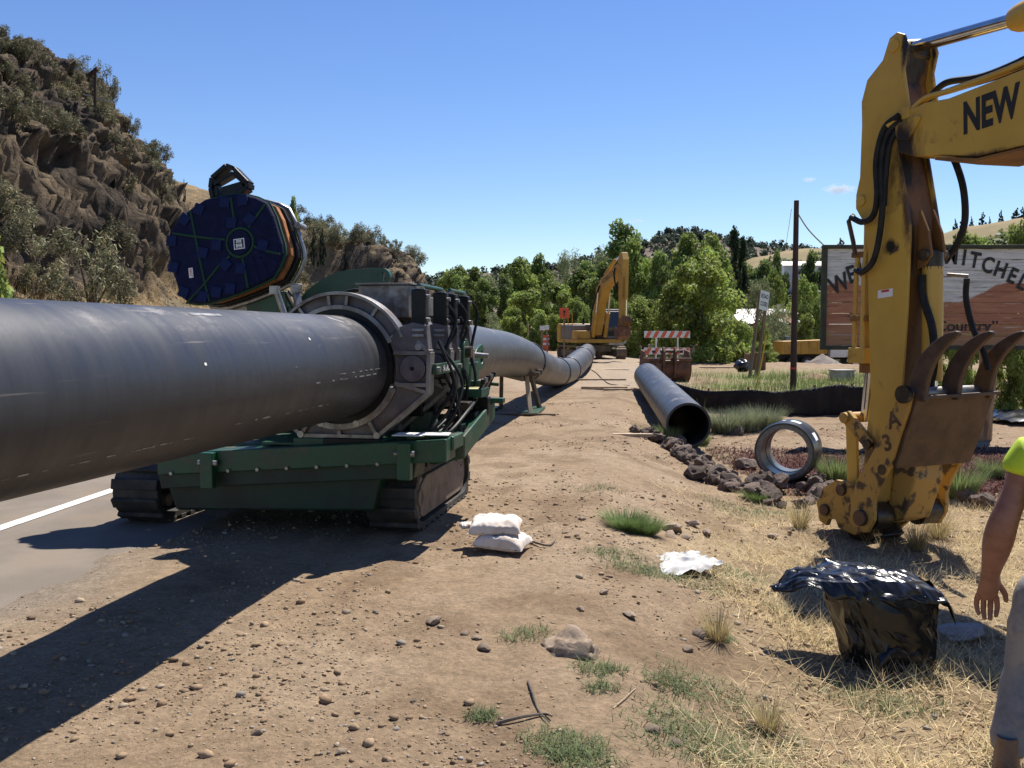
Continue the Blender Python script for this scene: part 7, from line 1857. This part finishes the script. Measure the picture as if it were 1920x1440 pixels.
# mulch chips
def blades(name, xs, ys, length, width, lean, cols, m, seed, segs=2, droop=0.6, zoff=0.0, lie=None, zs=None):
    r = np.random.RandomState(seed); n = len(xs); zs = g1(xs, ys) if zs is None else zs
    a = r.rand(n) * 6.283; ln = length * (0.5 + 0.9 * r.rand(n))
    d = np.stack([np.cos(a), np.sin(a), np.zeros(n)], -1); side_ = np.stack([-np.sin(a), np.cos(a), np.zeros(n)], -1)
    le = lean * (0.4 + 1.0 * r.rand(n))                     # angle from vertical
    P0 = np.stack([xs, ys, zs + zoff], -1); Vs = []; cur = P0; ang = le
    for s in range(segs + 1):
        w = width * (1 - s / (segs + 0.15)) * (0.6 + 0.8 * r.rand(n) if s == 0 else 1)
        w = np.broadcast_to(w, (n,))
        Vs.append(cur - side_ * w[:, None] / 2); Vs.append(cur + side_ * w[:, None] / 2)
        cur = cur + (d * np.sin(ang)[:, None] + np.array((0, 0, 1.0)) * np.cos(ang)[:, None]) * (ln / segs)[:, None]; ang = np.minimum(ang + droop * (0.3 + 0.9 * r.rand(n)), 1.62)
    V = np.stack(Vs, 1); k = 2 * (segs + 1)
    F_ = np.concatenate([np.array([[2 * s, 2 * s + 1, 2 * s + 3, 2 * s + 2] for s in range(segs)])[None] + (np.arange(n) * k)[:, None, None]]).reshape(-1, 4)
    return npmesh(name, V.reshape(-1, 3), F_, m, smooth=False, cols=np.repeat(cols, k, 0))
M['blade'] = tone_mat('grass_blade', 0.7, 0.1, 5.0, trans=0.3, spec=0.25)
def tones(n, c, var=0.35):
    return np.clip(np.array(c)[None] * (1 + var * (r_.rand(n, 1) - 0.5) * 2) * (1 + 0.12 * (r_.rand(n, 3) - 0.5)), 0.005, 0.9)
# straw lying in the right foreground
x, y = wedge(62000, 3.1, 10.5, 0.02, 0.66, 1.3)
q_ = x - 0.128 * y; keep = (q_ > 0.25) & (sstep(0.15, 1.3, q_ + 0.9 * fbm(x * 0.9, y * 0.9, 55, 4)) * (0.25 + 1.2 * sstep(-0.12, 0.3, fbm(x * 1.3, y * 1.3, 57, 3))) > r_.rand(len(x))); x, y = x[keep], y[keep]; n = len(x)
o = stuff(blades('straw', x, y, 0.14, 0.0052, 1.45, tones(n, (0.60, 0.48, 0.27), 0.4), M['blade'], 3, 2, 0.12, zoff=0.008)); o['label'] = 'dry straw strewn over the lower right foreground'; o['category'] = 'straw'
x, y = x[::9], y[::9]; n = len(x)
o = stuff(blades('dry_grass', x, y, 0.15, 0.0038, 0.75, tones(n, (0.46, 0.35, 0.17), 0.4), M['blade'], 6, 3, 0.35)); o['label'] = 'upright dry grass stalks in the lower right foreground'; o['category'] = 'grass'
# green weeds in patches
PX = [(1150, 1040, 0.22, 260), (1185, 1065, 0.2, 240), (1240, 1080, 0.22, 260), (1310, 1085, 0.3, 420), (1370, 1075, 0.3, 420), (1410, 960, 0.5, 420), (1370, 950, 0.4, 300), (1460, 965, 0.35, 200), (1115, 915, 0.3, 160), (1060, 1400, 0.16, 420), (1085, 1425, 0.14, 300), (1330, 1300, 0.28, 420), (1300, 1350, 0.25, 340), (1310, 1400, 0.30, 560), (1390, 1420, 0.25, 340), (1125, 1255, 0.13, 240), (985, 1190, 0.14, 160), (905, 1345, 0.07, 140), (1260, 1285, 0.12, 200), (1230, 812, 0.35, 200), (1290, 838, 0.55, 420), (1210, 800, 0.3, 160), (1340, 860, 0.4, 160), (1480, 1150, 0.2, 200), (1620, 1310, 0.3, 340), (1690, 1330, 0.22, 200), (1450, 1385, 0.2, 160), (1350, 1195, 0.1, 160), (1130, 1290, 0.08, 100), (1590, 800, 0.5, 200), (1230, 735, 0.6, 200)]
xs, ys = [], []
for px, py, rad, k in PX:
    p = gp(px, py); k = int(k * 1.5); a = r_.rand(k) * 6.283; d = rad * np.sqrt(r_.rand(k)) * (0.6 + 0.8 * r_.rand(k)); cl_ = np.round(d / 0.05) * 0.05
    xs.append(p.x + d * np.cos(a)); ys.append(p.y + d * np.sin(a) * 0.8)
x, y = np.concatenate(xs), np.concatenate(ys); n = len(x)
o = stuff(blades('ground_weeds', x, y, 0.055, 0.0045, 0.9, tones(n, (0.15, 0.185, 0.08), 0.45), M['blade'], 8, 3, 0.5)); o['label'] = 'low green weeds in patches on the dirt slope'; o['category'] = 'weeds'
# meadow grass behind the silt fence
k = 16000; x = 2.8 + 11 * r_.rand(k); y = 21.5 + 13 * r_.rand(k)
keep = (x - 0.128 * y > 1.4) & (fbm(x * 0.6, y * 0.6, 77, 3) + 0.5 * r_.rand(k) > 0.08); x, y = x[keep], y[keep]; n = len(x)
o = stuff(blades('meadow_grass', x, y, 0.26, 0.016, 0.35, tones(n, (0.20, 0.24, 0.085), 0.4), M['blade'], 9, 2, 0.3)); o['label'] = 'rough green grass growing behind the black silt fence'; o['category'] = 'grass'
# roadside dry grass at the cliff foot
k = 9000; s = 18 + 60 * r_.rand(k); rr = r_.rand(k) * 4.2; pts_ = [cliff_at(a, b) for a, b in zip(s, rr)]
x = np.array([q.x for q in pts_]) + r_.normal(0, 0.15, k); y = np.array([q.y for q in pts_]) + r_.normal(0, 0.15, k); z = np.array([q.z for q in pts_])
o = stuff(blades('bunch_grass', x, y, 0.5, 0.03, 0.4, tones(k, (0.40, 0.29, 0.14), 0.35), M['blade'], 10, 2, 0.3, zs=z - 0.03)); o['label'] = 'tan bunch grass on the slope below the cliff'; o['category'] = 'grass'
# red mulch chips
x, y = wedge(26000, 9.2, 14.6, 0.2, 0.62, 1.0); inx = np.interp(x, bxs, bys); keep = (y > inx + 0.15) & (x > 3.0); x, y = x[keep], y[keep]; n = len(x)
o = stuff(blades('bark_mulch', x, y, 0.055, 0.018, 1.3, tones(n, (0.085, 0.028, 0.022), 0.55), M['blade'], 11, 1, 0.1, zoff=0.006)); o['label'] = 'dark red bark mulch covering the bed behind the lava rocks'; o['category'] = 'mulch'
# single tufts
def tuft_mesh(n, h, rad, col, seed, w=0.006, lean=0.55):
    r = np.random.RandomState(seed); a = r.rand(n) * 6.283; d = rad * np.sqrt(r.rand(n)); x, y = d * np.cos(a), d * np.sin(a)
    o = blades('foliage', x, y, h, w, lean, tones(n, col, 0.4), M['blade'], seed, 3, 0.22, zs=np.zeros(n)); me = o.data; bpy.data.objects.remove(o); return me
TM = {'bright': tuft_mesh(1900, 0.15, 0.15, (0.16, 0.23, 0.075), 1, 0.0045, 0.75), 'greygreen': tuft_mesh(1700, 0.30, 0.22, (0.24, 0.27, 0.16), 2, 0.007, 0.4), 'green': tuft_mesh(1300, 0.24, 0.14, (0.21, 0.26, 0.10), 3, 0.006, 0.4), 'dry': tuft_mesh(260, 0.22, 0.05, (0.42, 0.34, 0.17), 4, 0.004, 0.5)}
def tuft(kind, px, py, s, lab, h=1.0):
    o = mkobj('grass_tuft', TM[kind], None); p = gp(px, py); o.location = p; o.scale = (s, s, s * h); o.rotation_euler = (0, 0, rng.uniform(0, 6)); tag(o, lab, 'plant')
tuft('bright', 1172, 990, 1.0, 'bright green feathery tuft right of the sandbags, left half'); tuft('bright', 1205, 998, 0.9, 'bright green feathery tuft right of the sandbags, right half')
tuft('greygreen', 1362, 812, 1.25, 'grey-green bushy herb in front of the silt fence, left clump'); tuft('greygreen', 1400, 806, 1.2, 'grey-green bushy herb in front of the silt fence, middle clump'); tuft('greygreen', 1432, 803, 1.3, 'grey-green bushy herb in front of the silt fence, right clump')
tuft('green', 1566, 908, 1.25, 'pale green tuft in the mulch left of the excavator coupler'); tuft('green', 1795, 932, 1.35, 'pale green tuft in the mulch right of the thumb'); tuft('green', 1252, 832, 1.1, 'green weeds at the mouth of the lying pipe, left'); tuft('green', 1312, 836, 0.9, 'green weeds at the mouth of the lying pipe, right'); tuft('bright', 1420, 938, 0.8, 'small green weed leaning out of the lava rocks')
tuft('green', 1860, 895, 0.9, 'small pale tuft left of the hi-vis shirt'); tuft('dry', 1345, 1200, 0.9, 'thin dry weed clump beside the pale tan stone'); tuft('dry', 1760, 1010, 1.3, 'dry grass clump right of the excavator coupler'); tuft('dry', 1720, 1030, 1.2, 'dry grass clump in the shadow of the thumb'); tuft('dry', 1440, 1370, 0.8, 'dry grass clump in the lower right straw'); tuft('dry', 1500, 990, 1.2, 'dry grass clump below the lava rocks, left of the coupler plate')
# dead branches
for pts_, rad, lab in ([((985, 1010), (1005, 1022), (1030, 1025), (1042, 1016)), 0.010, 'dark dead root lying right of the sandbags'], [((930, 1360), (975, 1352), (1020, 1342), (1035, 1350)), 0.008, 'dry grey twig lying in the dirt at the bottom'], [((990, 1280), (1000, 1310), (1010, 1335), (1030, 1360)), 0.006, 'thin upright dry twig above the grey twig'], [((1150, 1330), (1175, 1310), (1192, 1292)), 0.004, 'pale straw stalk lying in the dirt right of the twigs']):
    q = [gp(*a) + Vector((0, 0, rad + 0.008 * (i % 2))) for i, a in enumerate(pts_)]
    o = MB().tube(spline(q, 5), [rad * (1 - 0.6 * i / (5 * (len(q) - 1))) for i in range(5 * (len(q) - 1) + 1)], 6).build('twig', M['bark'] if rad > 0.005 else M['lumber'], None, True); tag(o, lab, 'twig')
tag(MB().tube([gp(1376, 880) - Vector((0, 0, 0.05)), gp(1376, 880) + Vector((0.01, 0, 0.17))], 0.012, 6).build('short_stake', M['wood'], None, True), 'short brown stake in the mulch between the lava rocks and coupler', 'stake')
